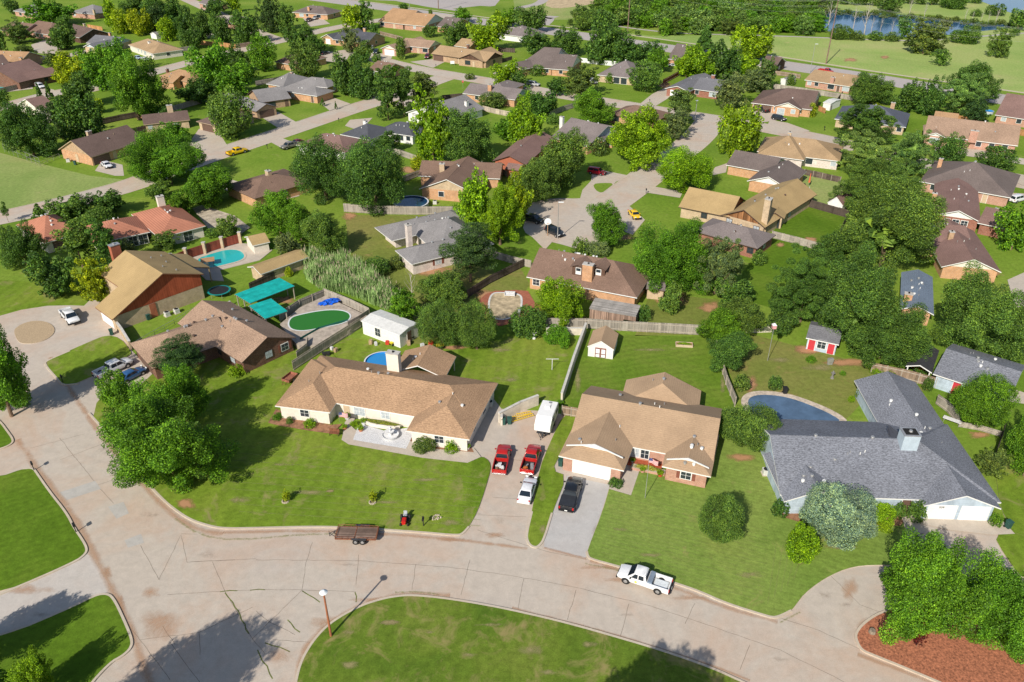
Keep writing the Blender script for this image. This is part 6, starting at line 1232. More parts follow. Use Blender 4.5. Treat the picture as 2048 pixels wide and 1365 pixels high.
rt = prop('garden_bench', 669, 871, 'dark garden bench on the lawn edge of the white house', 'bench', R(-8), GZ); m = MB(); m.box((0, 0, .42), (1.4, .45, .06)); m.build('seat', RUST, rt); m = MB(); m.box((0, .22, .75), (1.4, .05, .5)); m.build('backrest', RUST, rt)
for x in (-.6, .6):
    for y in (-.18, .18): m = MB(); m.box((x, y, .2), (.06, .06, .4)); m.build('leg', BLK, rt)
rt = prop('planter_wall', 757, 852, 'white curved planter wall under the big front windows', 'planter wall', R(-14), GZ); m = MB()
pts = [(-2.2, .6), (-2.0, 0), (-1, -.35), (0, -.45), (1.5, -.4), (2.6, -.3), (3.2, 0)]
for p, q in zip(pts, pts[1:]): c = ((p[0] + q[0]) / 2, (p[1] + q[1]) / 2); m.box((*c, .28), (math.hypot(q[0] - p[0], q[1] - p[1]) + .05, .2, .56), math.atan2(q[1] - p[1], q[0] - p[0]))
m.build('wall', M('stucco_cream'), rt)
o = bpy.data.objects.new('flowers', crown_for('s', 'M', 0)); COL.objects.link(o); o.parent = rt; o.location = (.4, .1, .5); o.scale = (2.6, .35, .35); o.color = (.22, .25, .04, 1)
rt = prop('porch_floor', 1290, 925, 'red brick porch floor between the two wings of the sand roofed house', 'porch', R(-18), GZ); m = MB(); m.box((0, .5, .1), (4.6, 3.6, .2)); m.build('floor', M('porch_red', (.36, .09, .04), .8, .15, 3), rt)
rt = prop('flower_bed', 1296, 942, 'low brick flower bed in front of the red porch', 'flower bed', R(-18), GZ); m = MB(); m.box((0, 0, .18), (4.4, .9, .36)); m.build('border', WALL['pnk'], rt)
o = bpy.data.objects.new('flowers', crown_for('s', 'S', 1)); COL.objects.link(o); o.parent = rt; o.location = (0, 0, .45); o.scale = (2.1, .42, .3); o.color = (.30, .32, .05, 1)
# clothes pole, birdhouse, statues
rt = prop('clothesline_pole', 1104, 740, 'white T shaped clothesline pole on the back lawn', 'clothesline'); m = MB(); m.cyl((0, 0, 0), (0, 0, 2.0), .05, .05, 8); m.cyl((-1.0, 0, 2.0), (1.0, 0, 2.0), .04, .04, 8); m.build('frame', STONE, rt)
rt = prop('statue', 1068, 678, 'white garden statue with raised arms near the cream wall', 'statue'); m = MB(); lathe(m, [(.28, 0), (.3, .2), (.14, .3), (.2, .7), (.14, 1.0), (.1, 1.1), (.12, 1.2), (0, 1.32)], 10); m.tube([(0, 0, .95), (.4, 0, 1.25)], .05); m.tube([(0, 0, .95), (-.4, 0, 1.25)], .05); m.build('figure', STONE, rt)
rt = prop('birdhouse', 1535, 722, 'pink and white martin birdhouse on a tall thin pole', 'birdhouse'); m = MB(); m.cyl((0, 0, 0), (0, 0, 6.0), .05, .04, 8); m.build('pole', METAL, rt); m = MB(); m.box((0, 0, 6.3), (.6, .6, .6)); b_ = m.build('house', M('birdhouse_pink', (.6, .3, .3), .6, .1), rt); m = MB(); m.cyl((0, 0, 6.6), (0, 0, 6.95), .5, .03, 4); m.build('roof', M('birdhouse_white', (.65, .65, .65), .6, .05), b_)
rt = prop('birdhouse', 1038, 672, 'small pale birdhouse above the round dark bush', 'birdhouse'); m = MB(); m.cyl((0, 0, 0), (0, 0, 4.6), .04, .03, 6); m.build('pole', METAL, rt); m = MB(); m.box((0, 0, 4.8), (.4, .4, .4)); m.build('house', METAL, rt)
rt = prop('bird_bath', 1664, 757, 'grey stone garden ornament alone on the pool lawn', 'ornament'); m = MB(); lathe(m, [(.3, 0), (.2, .3), (.12, .5), (.2, .9), (.32, 1.0), (.1, 1.05), (.12, 1.3), (0, 1.4)], 12); m.build('figure', M('dark_stone', (.2, .19, .18), .8, .2, 3), rt)
rt = prop('propane_grill', 1659, 730, 'pale grey box stand below the playhouse doors', 'grill', R(10)); m = MB(); m.box((0, 0, .9), (.9, .5, .6)); m.box((0, 0, .35), (.8, .4, .6)); m.build('body', METAL, rt, bevel=.04)
for i, (x, y, l) in enumerate(((1633, 700, 'white plastic chair on the playhouse porch nearer the left door'), (1648, 704, 'white plastic chair on the playhouse porch between the doors'), (1916, 782, 'white chair on the patio before the blue garage'), (1897, 778, 'pale wicker chair on the patio beside the garage fence'))):
    rt = prop('plastic_chair', x, y, l, 'chair', R(-10 + 8 * i)); m = MB(); m.box((0, 0, .45), (.6, .55, .06)); m.build('seat', STONE, rt); m = MB(); m.box((0, .28, .75), (.6, .06, .6)); m.build('backrest', STONE, rt)
    for a in (-.25, .25):
        for b in (-.22, .22): m = MB(); m.box((a, b, .22), (.06, .06, .44)); m.build('leg', STONE, rt)
# trampoline
p = P(438, 581, .9); rt = empty('trampoline', Vector((p.x, p.y, 0)), 0, label='round trampoline with teal rim beside the red gabled house', cat='trampoline'); m = MB(); r1, r0 = 2.1, 1.75
for k in range(28): a, b = 2 * math.pi * k / 28, 2 * math.pi * (k + 1) / 28; m.face([(r0 * math.cos(a), r0 * math.sin(a), .93), (r0 * math.cos(b), r0 * math.sin(b), .93), (r1 * math.cos(b), r1 * math.sin(b), .9), (r1 * math.cos(a), r1 * math.sin(a), .9)])
m.build('rim', M('trampoline_teal', (.01, .22, .2), .5, .05), rt); m = MB(); m.cyl((0, 0, .88), (0, 0, .91), 1.76, 1.76, 28); m.build('mat', BLK, rt)
for k in range(6): a = k * math.pi / 3; m = MB(); m.cyl((1.9 * math.cos(a), 1.9 * math.sin(a), 0), (1.9 * math.cos(a), 1.9 * math.sin(a), .88), .04, .04, 6); m.build('leg', METAL, rt)
# slide roof by the pool, blue tarp, ladders
rt = prop('patio_table', 417, 530, 'square tan topped table at the end of the turquoise pool', 'table', R(20), .1); m = MB(); m.box((0, 0, 1.1), (2.6, 2.0, .1)); m.build('top', M('tan_table', (.42, .24, .12), .7, .1), rt)
for a in (-1, 1):
    for b in (-.8, .8): m = MB(); m.box((a, b, .55), (.08, .08, 1.1)); m.build('leg', BLK, rt)
rr = random.Random(4); m = MB(); n = 14; hgt = {}
for i in range(n + 1):
    for j in range(n + 1): hgt[i, j] = rr.uniform(.02, .45) * (1 - (2 * i / n - 1) ** 2) ** .3 * (1 - (2 * j / n - 1) ** 2) ** .3 + .02
for i in range(n):
    for j in range(n):
        if rr.random() < .93 and (i - 7) ** 2 + (j - 7) ** 2 < 50: m.face([((a - 7) * .3, (b - 7) * .16, hgt[a, b]) for a, b in ((i, j), (i + 1, j), (i + 1, j + 1), (i, j + 1))])
o = m.build('tarp', M('tarp_blue', (.01, .10, .55), .4, .2, 2), None, smooth=True); o.location = P(658, 606, .98); o.rotation_euler = (0, 0, R(30)); tag(o, 'crumpled bright blue tarp on the green pool deck', 'tarp')
m = MB()
for dy in (0, .5): m.box((0, dy, .06), (3.6, .07, .1))
for k in range(11): m.box((-1.7 + k * .34, .25, .08), (.05, .5, .05))
YL = M('ladder_yellow', (.65, .45, .03), .5, .1); o = m.build('ladder', YL); o.location = P(1040, 832, .03); o.rotation_euler = (0, 0, R(18)); tag(o, 'yellow ladder lying flat by the cream wall, nearer the wall', 'ladder')
o2 = o.copy(); COL.objects.link(o2); o2.location = P(1046, 838, .16); o2.rotation_euler = (0, 0, R(26)); tag(o2, 'yellow ladder lying on top of the other, nearer the travel trailer', 'ladder')
rt = prop('raised_bed', 1368, 692, 'small raised garden box on the back lawn', 'raised bed', R(-6)); m = MB(); m.box((0, -.5, .22), (2.7, .08, .44)); m.box((0, .5, .22), (2.7, .08, .44)); m.box((-1.35, 0, .22), (.08, 1.0, .44)); m.box((1.35, 0, .22), (.08, 1.0, .44)); m.build('border', M('bed_board', (.5, .4, .28), .8, .1), rt); m = MB(); m.box((0, 0, .18), (2.6, .95, .3)); m.build('soil', SOIL, rt)
o = bpy.data.objects.new('plants', crown_for('s', 'S', 1)); COL.objects.link(o); o.parent = rt; o.location = (0, 0, .4); o.scale = (1.2, .4, .2); o.color = (*LC['L'], 1)
# basketball hoop
rt = prop('basketball_hoop', 1095, 472, 'white basketball backboard on a wooden post beside the dark car', 'basketball hoop'); m = MB(); m.cyl((0, 0, 0), (0, 0, 3.3), .08, .07, 8); m.build('post', M('hoop_post', (.4, .25, .15), .8, .1), rt); m = MB(); m.cyl((0, -.1, 3.3), (0, -.16, 3.3), .75, .75, 20); m.build('backboard', M('lamp_white'), rt)
m = MB()
for k in range(14): a, b = 2 * math.pi * k / 14, 2 * math.pi * (k + 1) / 14; m.cyl((.23 * math.cos(a), -.42 + .23 * math.sin(a), 3.0), (.23 * math.cos(b), -.42 + .23 * math.sin(b), 3.0), .02, .02, 4)
m.build('hoop', M('hoop_orange', (.6, .15, .03), .5, .05), rt)
rt = prop('stop_sign', 926, 178, 'small red stop sign at the far street corner', 'sign'); m = MB(); m.cyl((0, 0, 0), (0, 0, 2.6), .04, .04, 6); m.build('post', METAL, rt); m = MB(); pts = [(.38 * math.cos(R(22.5 + 45 * k)), .38 * math.sin(R(22.5 + 45 * k))) for k in range(8)]
m.loft([[(x, -.05, 2.5 + z) for x, z in pts], [(x, -.02, 2.5 + z) for x, z in pts]]); s_ = m.build('plate', M('sign_red', (.5, .01, .02), .4, .05), rt)
text_mesh('lettering', 'STOP', .27, M('flag_white'), s_, (0, -.06, 2.41), (R(90), 0, 0), .005)
rt = prop('yard_sign', 905, 131, 'white yard sign on the lawn of the tan ranch', 'sign'); m = MB(); m.box((0, 0, 1.1), (1.6, .05, 1.1)); m.build('board', M('lamp_white'), rt)
for x in (-.7, .7): m = MB(); m.box((x, .05, .8), (.08, .08, 1.6)); m.build('post', METAL, rt)
# white picnic set on the small patio, parasol
rt = prop('patio_rail', 1600, 382, 'white patio railing around a table beside the grey-brown house', 'railing', R(-15)); m = MB(); m.box((0, -1.3, .8), (4.2, .08, .1)); m.box((0, -1.3, .3), (4.2, .08, .1)); m.box((2.1, 0, .8), (.08, 2.6, .1))
for k in range(5): m.box((-2.1 + k * 1.05, -1.3, .45), (.12, .12, .9))
m.build('rail', STONE, rt); m = MB(); m.box((0, 0, .05), (4.4, 2.8, .1)); m.build('patio', CD, rt)
rt = prop('patio_table', 1604, 374, 'black round table inside the white patio railing', 'table', 0, .1); m = MB(); m.cyl((0, 0, .7), (0, 0, .76), .8, .8, 16); m.build('top', BLK, rt); m = MB(); m.cyl((0, 0, 0), (0, 0, .7), .08, .08, 8); m.build('leg', BLK, rt)
rt = prop('parasol', 1617, 372, 'closed orange parasol beside the white patio railing', 'parasol', 0, .1); m = MB(); m.cyl((0, 0, .9), (0, 0, 3.2), .26, .05, 10); m.build('canopy', M('parasol_orange', (.6, .13, .06), .7, .1), rt); m = MB(); m.cyl((0, 0, 0), (0, 0, .9), .03, .03, 6); m.build('pole', METAL, rt)
# red machine under the carport, white hammock table, leaf pile etc.
rt = prop('garden_tractor', 1840, 742, 'bright red machine parked under the black carport roof', 'garden tractor', R(-20)); m = MB(); m.box((0, 0, .75), (2.4, 1.1, .6)); m.build('body', M('machine_red', (.6, .05, .02), .4, .1), rt, bevel=.08)
for a in (-.8, .8):
    for b in (-.5, .5): m = MB(); m.cyl((a, b - .08, .35), (a, b + .08, .35), .35, .35, 12); m.build('wheel', TYRE, rt)
rt = prop('folding_table', 1902, 848, 'white folding table beside the blue-grey house side yard', 'table', R(-40)); m = MB(); m.box((0, 0, .74), (2.4, .8, .06)); m.build('top', STONE, rt)
for a in (-1, 1):
    for b in (-.3, .3): m = MB(); m.box((a, b, .36), (.05, .05, .72)); m.build('leg', METAL, rt)
for i, (x, y, l) in enumerate(((571, 1003, 'ring of stones around the left lawn sapling'), (745, 1005, 'ring of stones around the right lawn sapling'), (873, 1036, 'small pale rock pile beside the black mailbox'))):
    r_ = random.Random(i); m = MB()
    for k in range(13): a = k * .483; q = (.38 if i < 2 else .15 + .4 * r_.random()); m.cyl((q * math.cos(a), q * math.sin(a), 0), (q * math.cos(a), q * math.sin(a), .14 + .06 * r_.random()), .12, .07, 6)
    o = m.build('rock_ring' if i < 2 else 'rock_pile', M('rock_tan', (.42, .36, .28), .9, .2, 3)); o.location = P(x, y, GZ); tag(o, l, 'rocks')
rt = prop('tree_stump', 1744, 1265, 'grey weathered tree stump in the red mulch bed', 'stump', 0, GZ); m = MB(); m.cyl((0, 0, -.02), (0, 0, .35), .38, .3, 12); m.build('stump', M('stump_wood', (.24, .2, .15), .9, .3, 4), rt)
rt = prop('boulder', 1815, 1248, 'pale rounded boulder at the mulch bed tree', 'boulder', 0, GZ); m = MB(); lathe(m, [(0, 0), (.32, .02), (.35, .2), (.2, .36), (0, .4)], 9); m.build('rock', M('boulder_stone', (.5, .47, .42), .9, .2, 2), rt, smooth=True)
# clutter by the white workshop: each piece its own thing
r_ = random.Random(12); names = [('cardboard_box', 'box', (.42, .3, .18)), ('plastic_tub', 'tub', (.6, .6, .6)), ('fuel_can', 'can', (.55, .05, .03)), ('toy_tractor', 'toy', (.6, .5, .03)), ('black_barrow', 'wheelbarrow', (.03, .03, .03))]
spots = [(742, 688, 'beside the workshop front corner'), (752, 691, 'among mowers near the round pool'), (775, 689, 'under the workshop window'), (787, 690, 'left of the workshop doorway'), (823, 678, 'at the workshop end wall'), (818, 690, 'near the patio roof corner'), (845, 695, 'between workshop and dark trees'), (862, 690, 'below the dark trees'), (880, 696, 'right of the clutter below the trees'), (653, 712, 'against the pale board fence'), (672, 704, 'along the pale board fence'), (664, 700, 'in the fence corner behind the pool')]
for i, (x, y, l) in enumerate(spots):
    nm, ct, c = names[i % 5]; rt = prop(nm, x, y, f"{['tan cardboard box', 'pale plastic tub', 'red fuel can', 'yellow toy tractor', 'black wheelbarrow'][i % 5]} {l}", ct, r_.uniform(0, 3)); m = MB(); s = .5 + .3 * r_.random()
    if i % 5 < 3: m.box((0, 0, s / 2), (s, s * .8, s)); m.build('body', M('col_' + nm, c, .6, .15), rt, bevel=.04); m = MB(); m.box((0, 0, s + .03), (s * .9, s * .7, .06)); m.build('lid', M('col_' + nm), rt)
    else:
        m.box((0, 0, .5), (1.1, .55, .35), taper=1.2); m.build('body', M('col_' + nm, c, .6, .15), rt, bevel=.04)
        for a in (-.35, .35): m = MB(); m.cyl((a, -.34, .22), (a, -.26, .22), .22, .22, 10); m.cyl((a, .26, .22), (a, .34, .22), .22, .22, 10); m.build('wheel', TYRE, rt)
# shed doors
m = MB(); A_ = P(1175, 693, 1.9); B_ = P(1228, 700, 1.9); mid = (A_ + B_) / 2; e_ = (B_ - A_).normalized(); n_ = Vector((e_.y, -e_.x, 0)); BT = M('door_brown_trim', (.22, .07, .05), .6, .1)
for s_ in (-1, 1):
    m = MB(); m.box((0, 0, .95), (.86, .07, 1.75), mi=0); m.box((0, -.03, 1.22), (.62, .06, .82), mi=1); m.box((0, -.03, .40), (.62, .06, .5), mi=1)
    o = m.build('door', [BT, M('lamp_white')], SW.root); lc = SW.L(mid + e_ * (.45 * s_) + n_ * -.08); o.location = (lc.x, lc.y, 0); o.rotation_euler = (0, 0, math.atan2(e_.y, e_.x) - SW.yaw)
# lean-to of weathered boards on the dormered house, green screen
A, B = P(1180, 616, 2.4), P(1272, 632, 2.4); e_ = (B - A).normalized(); yaw = math.atan2(e_.y, e_.x); rt = empty('lean_to', Vector((A.x, A.y, 0)), yaw, label='weathered grey board lean-to below the dormered house roof', cat='lean-to'); wd = (B - A).length
m = MB(); m.face([(-.1, -.1, 2.35), (wd, -.1, 2.35), (wd, 3.6, 2.6), (-.1, 3.6, 2.6)]); m.face([(-.1, -.1, 2.25), (wd, -.1, 2.25), (wd, 3.6, 2.5), (-.1, 3.6, 2.5)]); m.box((wd / 2, -.1, 2.28), (wd + .1, .06, .16)); m.build('roof', plankmat('lean_to_roof', (.30, .28, .26), .2, .25, 'y'), rt)
m = MB(); m.box((wd * .37, 0, 1.1), (wd * .74, .06, 2.2)); m.box((wd * .87, 0, 1.75), (wd * .26, .06, .9)); m.box((wd - .03, 1.7, 1.1), (.06, 3.4, 2.2)); m.build('wall', WALL['wod'], rt)
fence("602,690 640,668 697,652", M('screen_green', (.01, .10, .08), .7, .1), 'dark green screen fence in front of the green pool', 1.3, False, rails=False)
# tall reed clump
def reeds():
    r = np.random.default_rng(3); n = 7000; poly = px("605,528 640,520 700,530 745,560 785,590 800,612 770,622 735,606 690,588 640,580 612,560"); g = np.array(gp(poly)); lo, hi = g.min(0), g.max(0); pts = []
    while len(pts) < n:
        q = r.uniform(lo, hi); ins = False; j = len(g) - 1
        for i in range(len(g)):
            if (g[i][1] > q[1]) != (g[j][1] > q[1]) and q[0] < (g[j][0] - g[i][0]) * (q[1] - g[i][1]) / (g[j][1] - g[i][1]) + g[i][0]: ins = not ins
            j = i
        if ins: pts.append(q)
    p = np.array(pts); h = r.uniform(1.2, 3.2, n) + 1.1 * np.sin(p[:, 0] * .9) * np.cos(p[:, 1] * .7); a = r.uniform(0, 6.28, n); ln = r.uniform(.2, 1.1, n); w_ = .05; dx, dy = np.cos(a), np.sin(a); V = []; F = []; Mi = []
    m = MB()
    for i in range(n):
        x, y = p[i]; tx, ty = x + dx[i] * ln[i], y + dy[i] * ln[i]; ox, oy = -dy[i] * w_, dx[i] * w_; mx, my = x + dx[i] * ln[i] * .25, y + dy[i] * ln[i] * .25; hh2 = h[i]
        m.face([(x - ox, y - oy, 0), (x + ox, y + oy, 0), (mx + ox, my + oy, hh2 * .6), (mx - ox, my - oy, hh2 * .6)], 0); m.face([(mx - ox, my - oy, hh2 * .6), (mx + ox, my + oy, hh2 * .6), (tx, ty, hh2)], 0)
        if i % 14 == 0: k = .06; m.face([(tx - k, ty, hh2 - .25), (tx + k, ty, hh2 - .25), (tx + .02, ty, hh2 + .4)], 1)
    o = m.build('reeds', [M('reed_green', (.24, .36, .12), .8, .4, .5), M('reed_plume', (.40, .32, .24), .9, .2, 3)], fix=False); tag(o, 'tall green reeds with brownish plumes behind the green pool fence', 'reeds', kind='stuff')
reeds()

rt = prop('pool_steps', 1020, 589, 'white moulded steps at the head of the empty brick-edged pool', 'pool steps', R(-5), .12)
for k in range(3): m = MB(); m.box((0, -.35 * k, .5 - .16 * k), (1.9, .35, .12)); m.build('step', STONE, rt)
for x in (-.9, .9): m = MB(); m.box((x, -.35, .3), (.08, 1.2, .5)); m.build('side_panel', STONE, rt)
# ---------------------------------------------------------------- every tree and shrub: photo box of its crown, kind, leaf colour
TL = """8 0 35 27 b D|58 -5 142 48 b M|96 38 150 97 b D|4 42 62 84 f N|27 88 69 120 f N|85 101 123 130 f N|-12 62 10 110 b D|205 3 238 55 b L|221 21 266 65 b Y|256 21 300 68 b Y|312 36 352 80 b L|237 -8 300 32 b D
288 -5 356 40 b D|345 15 392 68 b D|378 25 421 77 b D|360 58 402 95 b D|418 28 460 84 b D|460 25 515 84 b D|406 -5 453 28 b D|278 12 332 58 b K|455 -8 480 22 b L|498 73 550 140 o M|108 110 176 165 b Y|155 95 215 140 b M
205 82 265 145 b M|172 115 233 175 b M|120 148 186 212 b D|205 115 322 238 b M|-2 205 105 310 b D|92 203 140 275 f K|120 195 198 283 b D|180 198 210 224 b Y|-12 180 18 222 b D|71 166 84 200 c D|89 164 103 196 c D
380 92 458 178 b M|430 128 506 188 b M|352 162 428 200 b D|416 184 500 273 o G|315 244 378 282 b M|250 265 412 372 b M|355 330 470 412 b M|452 90 500 140 b D|512 -5 560 62 f K|556 12 592 66 f D|569 52 625 104 b D|610 68 652 106 b D
579 86 642 156 o G|684 14 722 60 b Y|712 4 748 56 f G|680 57 720 102 f B|704 84 746 122 b G|664 112 724 188 b D|702 118 764 194 b D|745 140 800 230 p D|784 138 826 224 p D|816 150 880 208 p N|790 78 816 116 b G|882 44 938 90 b D
935 34 1012 102 b L|905 20 946 45 b M|990 18 1035 52 b M|1030 15 1090 62 b D|794 8 818 26 b D|855 20 866 34 b G|982 125 1040 172 b L|1024 140 1057 176 b D|772 130 794 152 b M|744 110 762 128 b G|845 53 875 72 b G|740 50 756 68 b D
822 185 905 325 f L|882 222 990 328 b G|748 262 798 302 b D|584 275 705 402 o D|675 280 815 424 o D|820 312 850 342 s Y|990 222 1050 280 b M|1020 200 1085 290 b L|1046 182 1110 228 b D|1092 228 1120 250 s G|1096 158 1132 190 b D
1125 130 1200 190 f N|1144 178 1230 248 b M|1175 33 1250 125 b D|1225 70 1295 132 b D|1275 85 1325 125 b D|1292 97 1340 142 b M|1259 125 1325 180 o G|1040 62 1108 105 b D|1104 60 1165 108 b D|1390 54 1430 104 c D|1350 95 1402 152 b L
1376 96 1432 158 b L|1420 88 1484 156 b D|1465 54 1540 118 b L|1445 108 1515 152 b L|1332 177 1393 242 p N|1324 220 1380 274 f B|1428 150 1498 212 f B|1485 132 1545 182 f B|1219 217 1348 330 b L|1440 215 1516 314 b L|1312 295 1430 380 o L
1062 262 1182 372 b G|1030 318 1120 402 b G|1184 278 1215 314 s N|1661 58 1706 76 s G|1700 69 1730 76 s N|1735 69 1765 77 s G|1770 71 1800 79 s N|1795 38 1822 75 b D|1814 40 1895 105 f N|1878 36 1906 62 f B|1864 100 1900 128 f G|1905 66 1958 80 s G|1944 48 1962 64 s N|1980 58 2022 112 f G
2022 55 2040 73 s D|2022 20 2060 58 b G|1756 -5 1802 24 f G|1644 -4 1676 18 b G|1885 -5 1932 16 s G|1975 15 2012 28 s D|1942 20 1965 34 s G|1701 150 1792 206 b G|1790 166 1850 220 b D|1840 160 1890 228 b D
1880 145 1975 230 f W|1905 125 2000 205 b D|1930 195 1978 252 f K|1673 205 1794 290 f D|1675 265 1790 345 f W|1770 262 1868 350 f W|1670 330 1840 400 f G|1868 272 1930 330 o D|1959 295 2030 350 o D|1614 208 1632 236 s Y|1520 120 1550 178 b D
1571 150 1591 172 s G|-5 450 85 535 b D|66 505 148 588 b D|148 520 218 600 f Y|110 440 190 525 p G|185 440 235 528 p D|62 408 93 440 c G|95 392 172 440 b G|172 380 243 428 b D|170 420 225 448 s G|305 460 356 498 f G|330 382 382 432 f M
290 366 340 396 b G|430 438 482 468 b G|410 458 440 476 s G|232 478 268 506 s B|508 378 600 468 b M|555 402 640 480 b M|600 420 690 508 b G|905 355 985 465 b L|955 370 1045 490 b L|1005 350 1062 440 b Y|883 444 996 556 p K|835 540 938 608 b G
833 600 932 694 o G|910 605 996 700 o G|722 517 778 555 s D|778 512 808 540 s N|545 465 598 510 b B|775 575 838 645 f M|569 535 585 555 s Y|1172 403 1260 490 b M|1258 434 1418 578 b M|1385 468 1490 590 f B|1144 477 1180 512 s G|1174 483 1218 515 s B
1072 552 1175 642 b L|1020 615 1092 676 s D|1270 612 1302 646 s D|1320 572 1366 625 b G|1428 550 1505 606 b D|1395 622 1490 690 b M|1438 590 1540 668 b G|1503 502 1532 532 s G|1685 362 1880 545 b G|1622 462 1712 520 b D|1537 497 1690 650 f D
1640 505 1815 705 b D|1690 600 1860 728 b D|1880 545 2055 720 b G|1996 402 2080 500 b M|1853 515 1876 528 s M|1536 620 1590 672 s D|-70 655 50 842 b M|208 780 452 985 b M|310 722 412 850 b M|194 736 306 862 b M|300 830 430 960 b G|306 672 412 758 p K|458 730 490 756 s L
1439 802 1562 900 o G|1408 672 1508 728 b D|1468 750 1500 785 s G|1395 992 1490 1088 o G|1575 1055 1635 1130 s L|1910 743 2022 857 o M|1714 773 1744 804 s G|1537 752 1563 782 s D|1741 733 1768 750 s L|1766 743 1794 757 s L|1847 756 1867 784 s D
1958 898 2020 948 f N|2035 800 2120 960 b M|2010 640 2070 716 b D|1545 1000 1578 1036 s D|1786 1006 1810 1040 s G|1735 1012 1790 1040 s L|1817 1003 1852 1048 s G|1980 1028 2004 1055 s M|1776 1055 1985 1285 b M|1935 1130 2130 1322 b M|1765 1120 1825 1190 b D
1829 1250 1854 1292 f R|15 1305 105 1410 b L|1600 1030 1640 1046 s G|1710 706 1730 716 s D|1697 792 1710 806 s L|826 878 872 905 s N|888 880 918 908 s L|545 826 566 842 s M|572 834 586 850 s G|608 838 632 858 s L
1218 958 1246 974 s D|2015 865 2034 900 b D|1612 712 1632 726 s M|640 196 650 210 c D|668 203 674 217 c D|958 190 1012 214 s N|930 148 950 160 s N|1000 28 1010 38 b G|762 42 775 52 s G|1745 208 1765 222 s Y|1088 660 1140 684 s M|1120 672 1140 700 s M
1112 800 1128 812 s M|1106 112 1136 130 s D|1058 136 1092 148 s G|1114 138 1136 152 s G|1210 148 1230 168 s M|320 215 360 240 b D|0 405 16 432 p D|1680 742 1692 752 s M|700 842 716 854 s L|655 832 668 842 s L|1550 980 1566 994 s L|1755 1050 1785 1058 s L"""
for tok in TL.replace('\n', '|').split('|'):
    q = tok.split(); tree(*map(float, q[:4]), q[4], q[5])
tree(1608, 960, 1755, 1094, 'o', 'P', 'large pale blue spruce in front of the blue-grey L-shaped house', clear=.2, name='spruce_tree')
# two saplings on the front lawn
for x, l in ((571, 'left small bright sapling inside a stone ring on the lawn'), (745, 'right small bright sapling inside a stone ring on the lawn')): tree(x - 9, 979, x + 9, 1002, 'f', 'Y', l, clear=.3)
# the dense wood beyond the highway
rw = random.Random(5)
for yy, x0, x1 in ((-14, 1235, 1650), (0, 1205, 1650), (14, 1190, 1650), (28, 1165, 1640), (40, 1170, 1640), (50, 1330, 1650)):
    x = x0
    while x < x1:
        w_ = rw.uniform(30, 46); h_ = rw.uniform(24, 34); y = yy + rw.uniform(-4, 4)
        tree(x - w_ / 2, y - h_ / 2, x + w_ / 2, y + h_ / 2, rw.choice('bbbf'), rw.choice('MMGGWWN'), 'bushy green tree inside the dense wood left of the pond', 'dense wood beside the pond'); x += w_ * .62
for x, y, s in ((1158, 34, 26), (1180, 48, 22), (1140, 44, 14), (1352, 60, 12), (1320, 62, 10), (1275, 66, 11)): tree(x - s / 2, y - s * .4, x + s / 2, y + s * .4, 'b', 'N', 'low scrubby tree at the park side edge of the wood', 'scrub at the edge of the wood')
for x in range(1690, 1960, 22): tree(x - 12, -14 + (x % 5), x + 12, 4 + (x % 7), 'f' if x % 3 else 'b', 'GN'[x % 2], 'small green tree on the meadow between pond and lake', 'trees between pond and lake')
for x in range(1660, 2030, 18): y = 20 + (x - 1660) * .075 + (x % 7); tree(x - 9, y - 5, x + 9, y + 4, 's', 'GNW'[x % 3], 'low green bush on the far bank of the pond', 'bushes on the far pond bank')
# bare dead trees standing round the pond
for i, (x, y0, y1) in enumerate(((1654, 8, 62), (1706, 15, 58), (1728, 12, 70), (1742, 36, 66), (1760, 38, 64), (1782, 42, 68), (1781, -6, 26), (1818, -4, 30), (1848, 8, 36), (1930, 18, 40), (1990, 18, 50), (2040, 14, 44), (1962, 24, 42), (1976, 26, 44), (1625, -4, 30), (1944, 24, 42))):
    p = P(x, y1); dep = p.y * CT + CAM_H * ST; h = (y1 - y0) / (FPX / dep) * 1.02; rt = empty('dead_tree', p, i, label='bare pale dead tree standing at the pond', cat='tree', group='dead trees round the pond'); m_ = trunk_mesh('trunk', 40 + i % 4, 'd'); o = bpy.data.objects.new('trunk', m_); COL.objects.link(o); o.parent = rt; o.scale = (h, h, h)
for i, (x, y0, y1) in enumerate(((824, 548, 604),)):
    p = P(x, y1); rt = empty('dead_tree', p, i, label='bare thin dead tree between reeds and dark green tree', cat='tree'); o = bpy.data.objects.new('trunk', trunk_mesh('trunk', 51, 'd')); COL.objects.link(o); o.parent = rt; o.scale = (6, 6, 6.5)
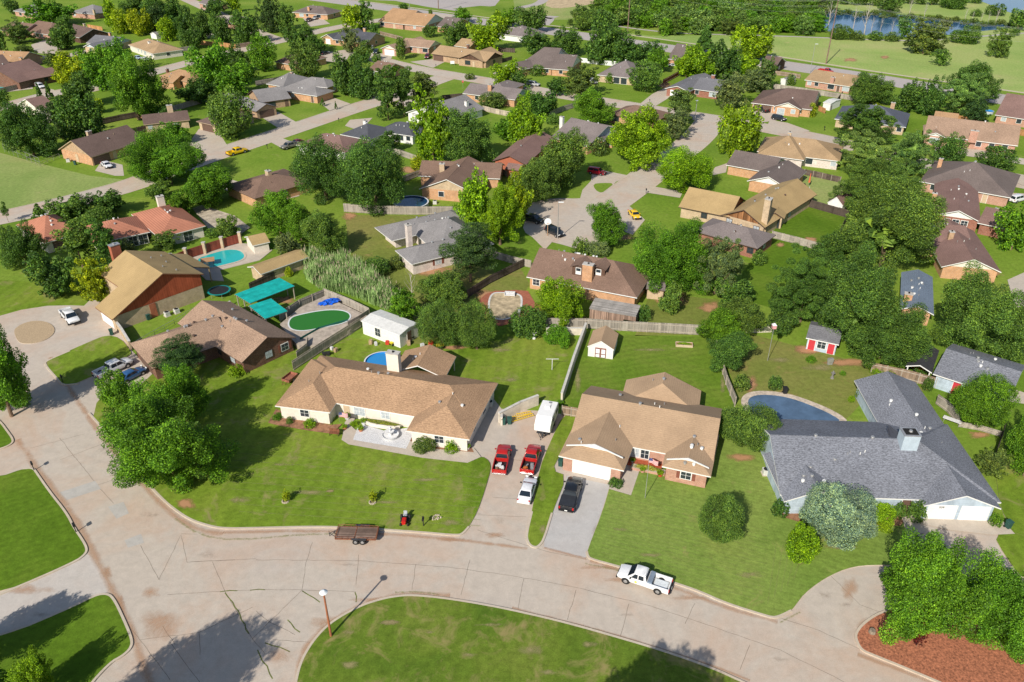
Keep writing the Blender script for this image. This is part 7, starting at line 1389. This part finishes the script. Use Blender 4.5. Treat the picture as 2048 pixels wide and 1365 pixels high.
# trees just below the frame whose shadows reach into it
def offtree(x, y, rad, hgt, label):
    rt = empty('tree', Vector((x, y, 0)), 1, label=label, cat='tree'); o = bpy.data.objects.new('crown', crown_for('b', 'L', 1)); COL.objects.link(o); o.parent = rt; o.location = (0, 0, hgt - rad * .8); o.scale = (rad, rad, rad * .85); o.color = (*LC['M'], 1)
    t_ = bpy.data.objects.new('trunk', TRK[('b', 0)]); COL.objects.link(t_); t_.parent = rt; t_.scale = (hgt * .7,) * 3
for (sx, sy, rad, hgt, l) in ((400, 1330, 5.8, 19, 'tall tree below the frame that shades the cracked street'), (1310, 1392, 5.6, 20, 'tall tree below the frame that shades the island lawn'), (70, 1245, 3.8, 9, 'tree beside the frame that shades the lower left lawn')):
    g = P(sx, sy); k = (hgt - rad * .7) / math.tan(SUN_EL); offtree(g.x - math.sin(SUN_AZ) * k, g.y - math.cos(SUN_AZ) * k, rad, hgt, l)
# ---------------------------------------------------------------- labels from the nearest thing one can find
def autolabels():
    marks = [(h[2], 'the ' + h[1]) for h in HOUSES]
    for q, s in (((1800, 60), 'the pond'), ((1700, 150), 'the far highway'), ((1180, 470), 'the cul-de-sac'), ((820, 404), 'the dark round pool'), ((440, 520), 'the turquoise pool'), ((1590, 815), 'the covered pool'), ((1010, 612), 'the empty brick-edged pool'), ((640, 640), 'the green pool'), ((1820, 1280), 'the red mulch bed'),
                 ((700, 560), 'the tall reeds'), ((226, 735), 'the white crew cab pickup'), ((130, 350), 'the pale ball field'), ((1640, 690), 'the blue playhouse'), ((780, 868), 'the fountain'), ((140, 1230), 'the lower left lawn'), ((474, 303), 'the yellow pickup'), ((1269, 428), 'the yellow sports car'), ((70, 664), 'the gravel island')): marks.append((P(*q), s))
    used = {}; todo = [t for t in TREES if not t[6]]
    def cand(t):
        root, kind, col, RX, V, base, _, _ = t; b = base; out = []
        size = ('tiny' if RX < 1.2 else 'small' if RX < 2.2 else 'middling' if RX < 3.6 else 'big' if RX < 5.5 else 'huge'); k = KN[kind]
        for pos, s in sorted(marks, key=lambda m_: (m_[0].xy - b.xy).length)[:4]:
            dx, dy = b.x - pos.x, b.y - pos.y; rel = ('behind' if dy > 0 else 'in front of') if abs(dy) > abs(dx) * 1.1 else ('right of' if dx > 0 else 'left of')
            out.append(f"{size} {CN[col]} {k} {rel} {s}")
        return out
    for t in todo:
        for c in cand(t):
            if c not in used and len(c.split()) <= 16: break
        if c in used:
            for adj in ('rounder', 'darker', 'nearer', 'farther', 'outermost', 'second', 'third'):
                c2 = adj + ' ' + c
                if c2 not in used: c = c2; break
        used[c] = 1; t[0]['label'] = c
    for t in TREES:
        if t[6]: t[0]['label'] = t[6]
        if t[7]: t[0]['group'] = t[7]
autolabels()
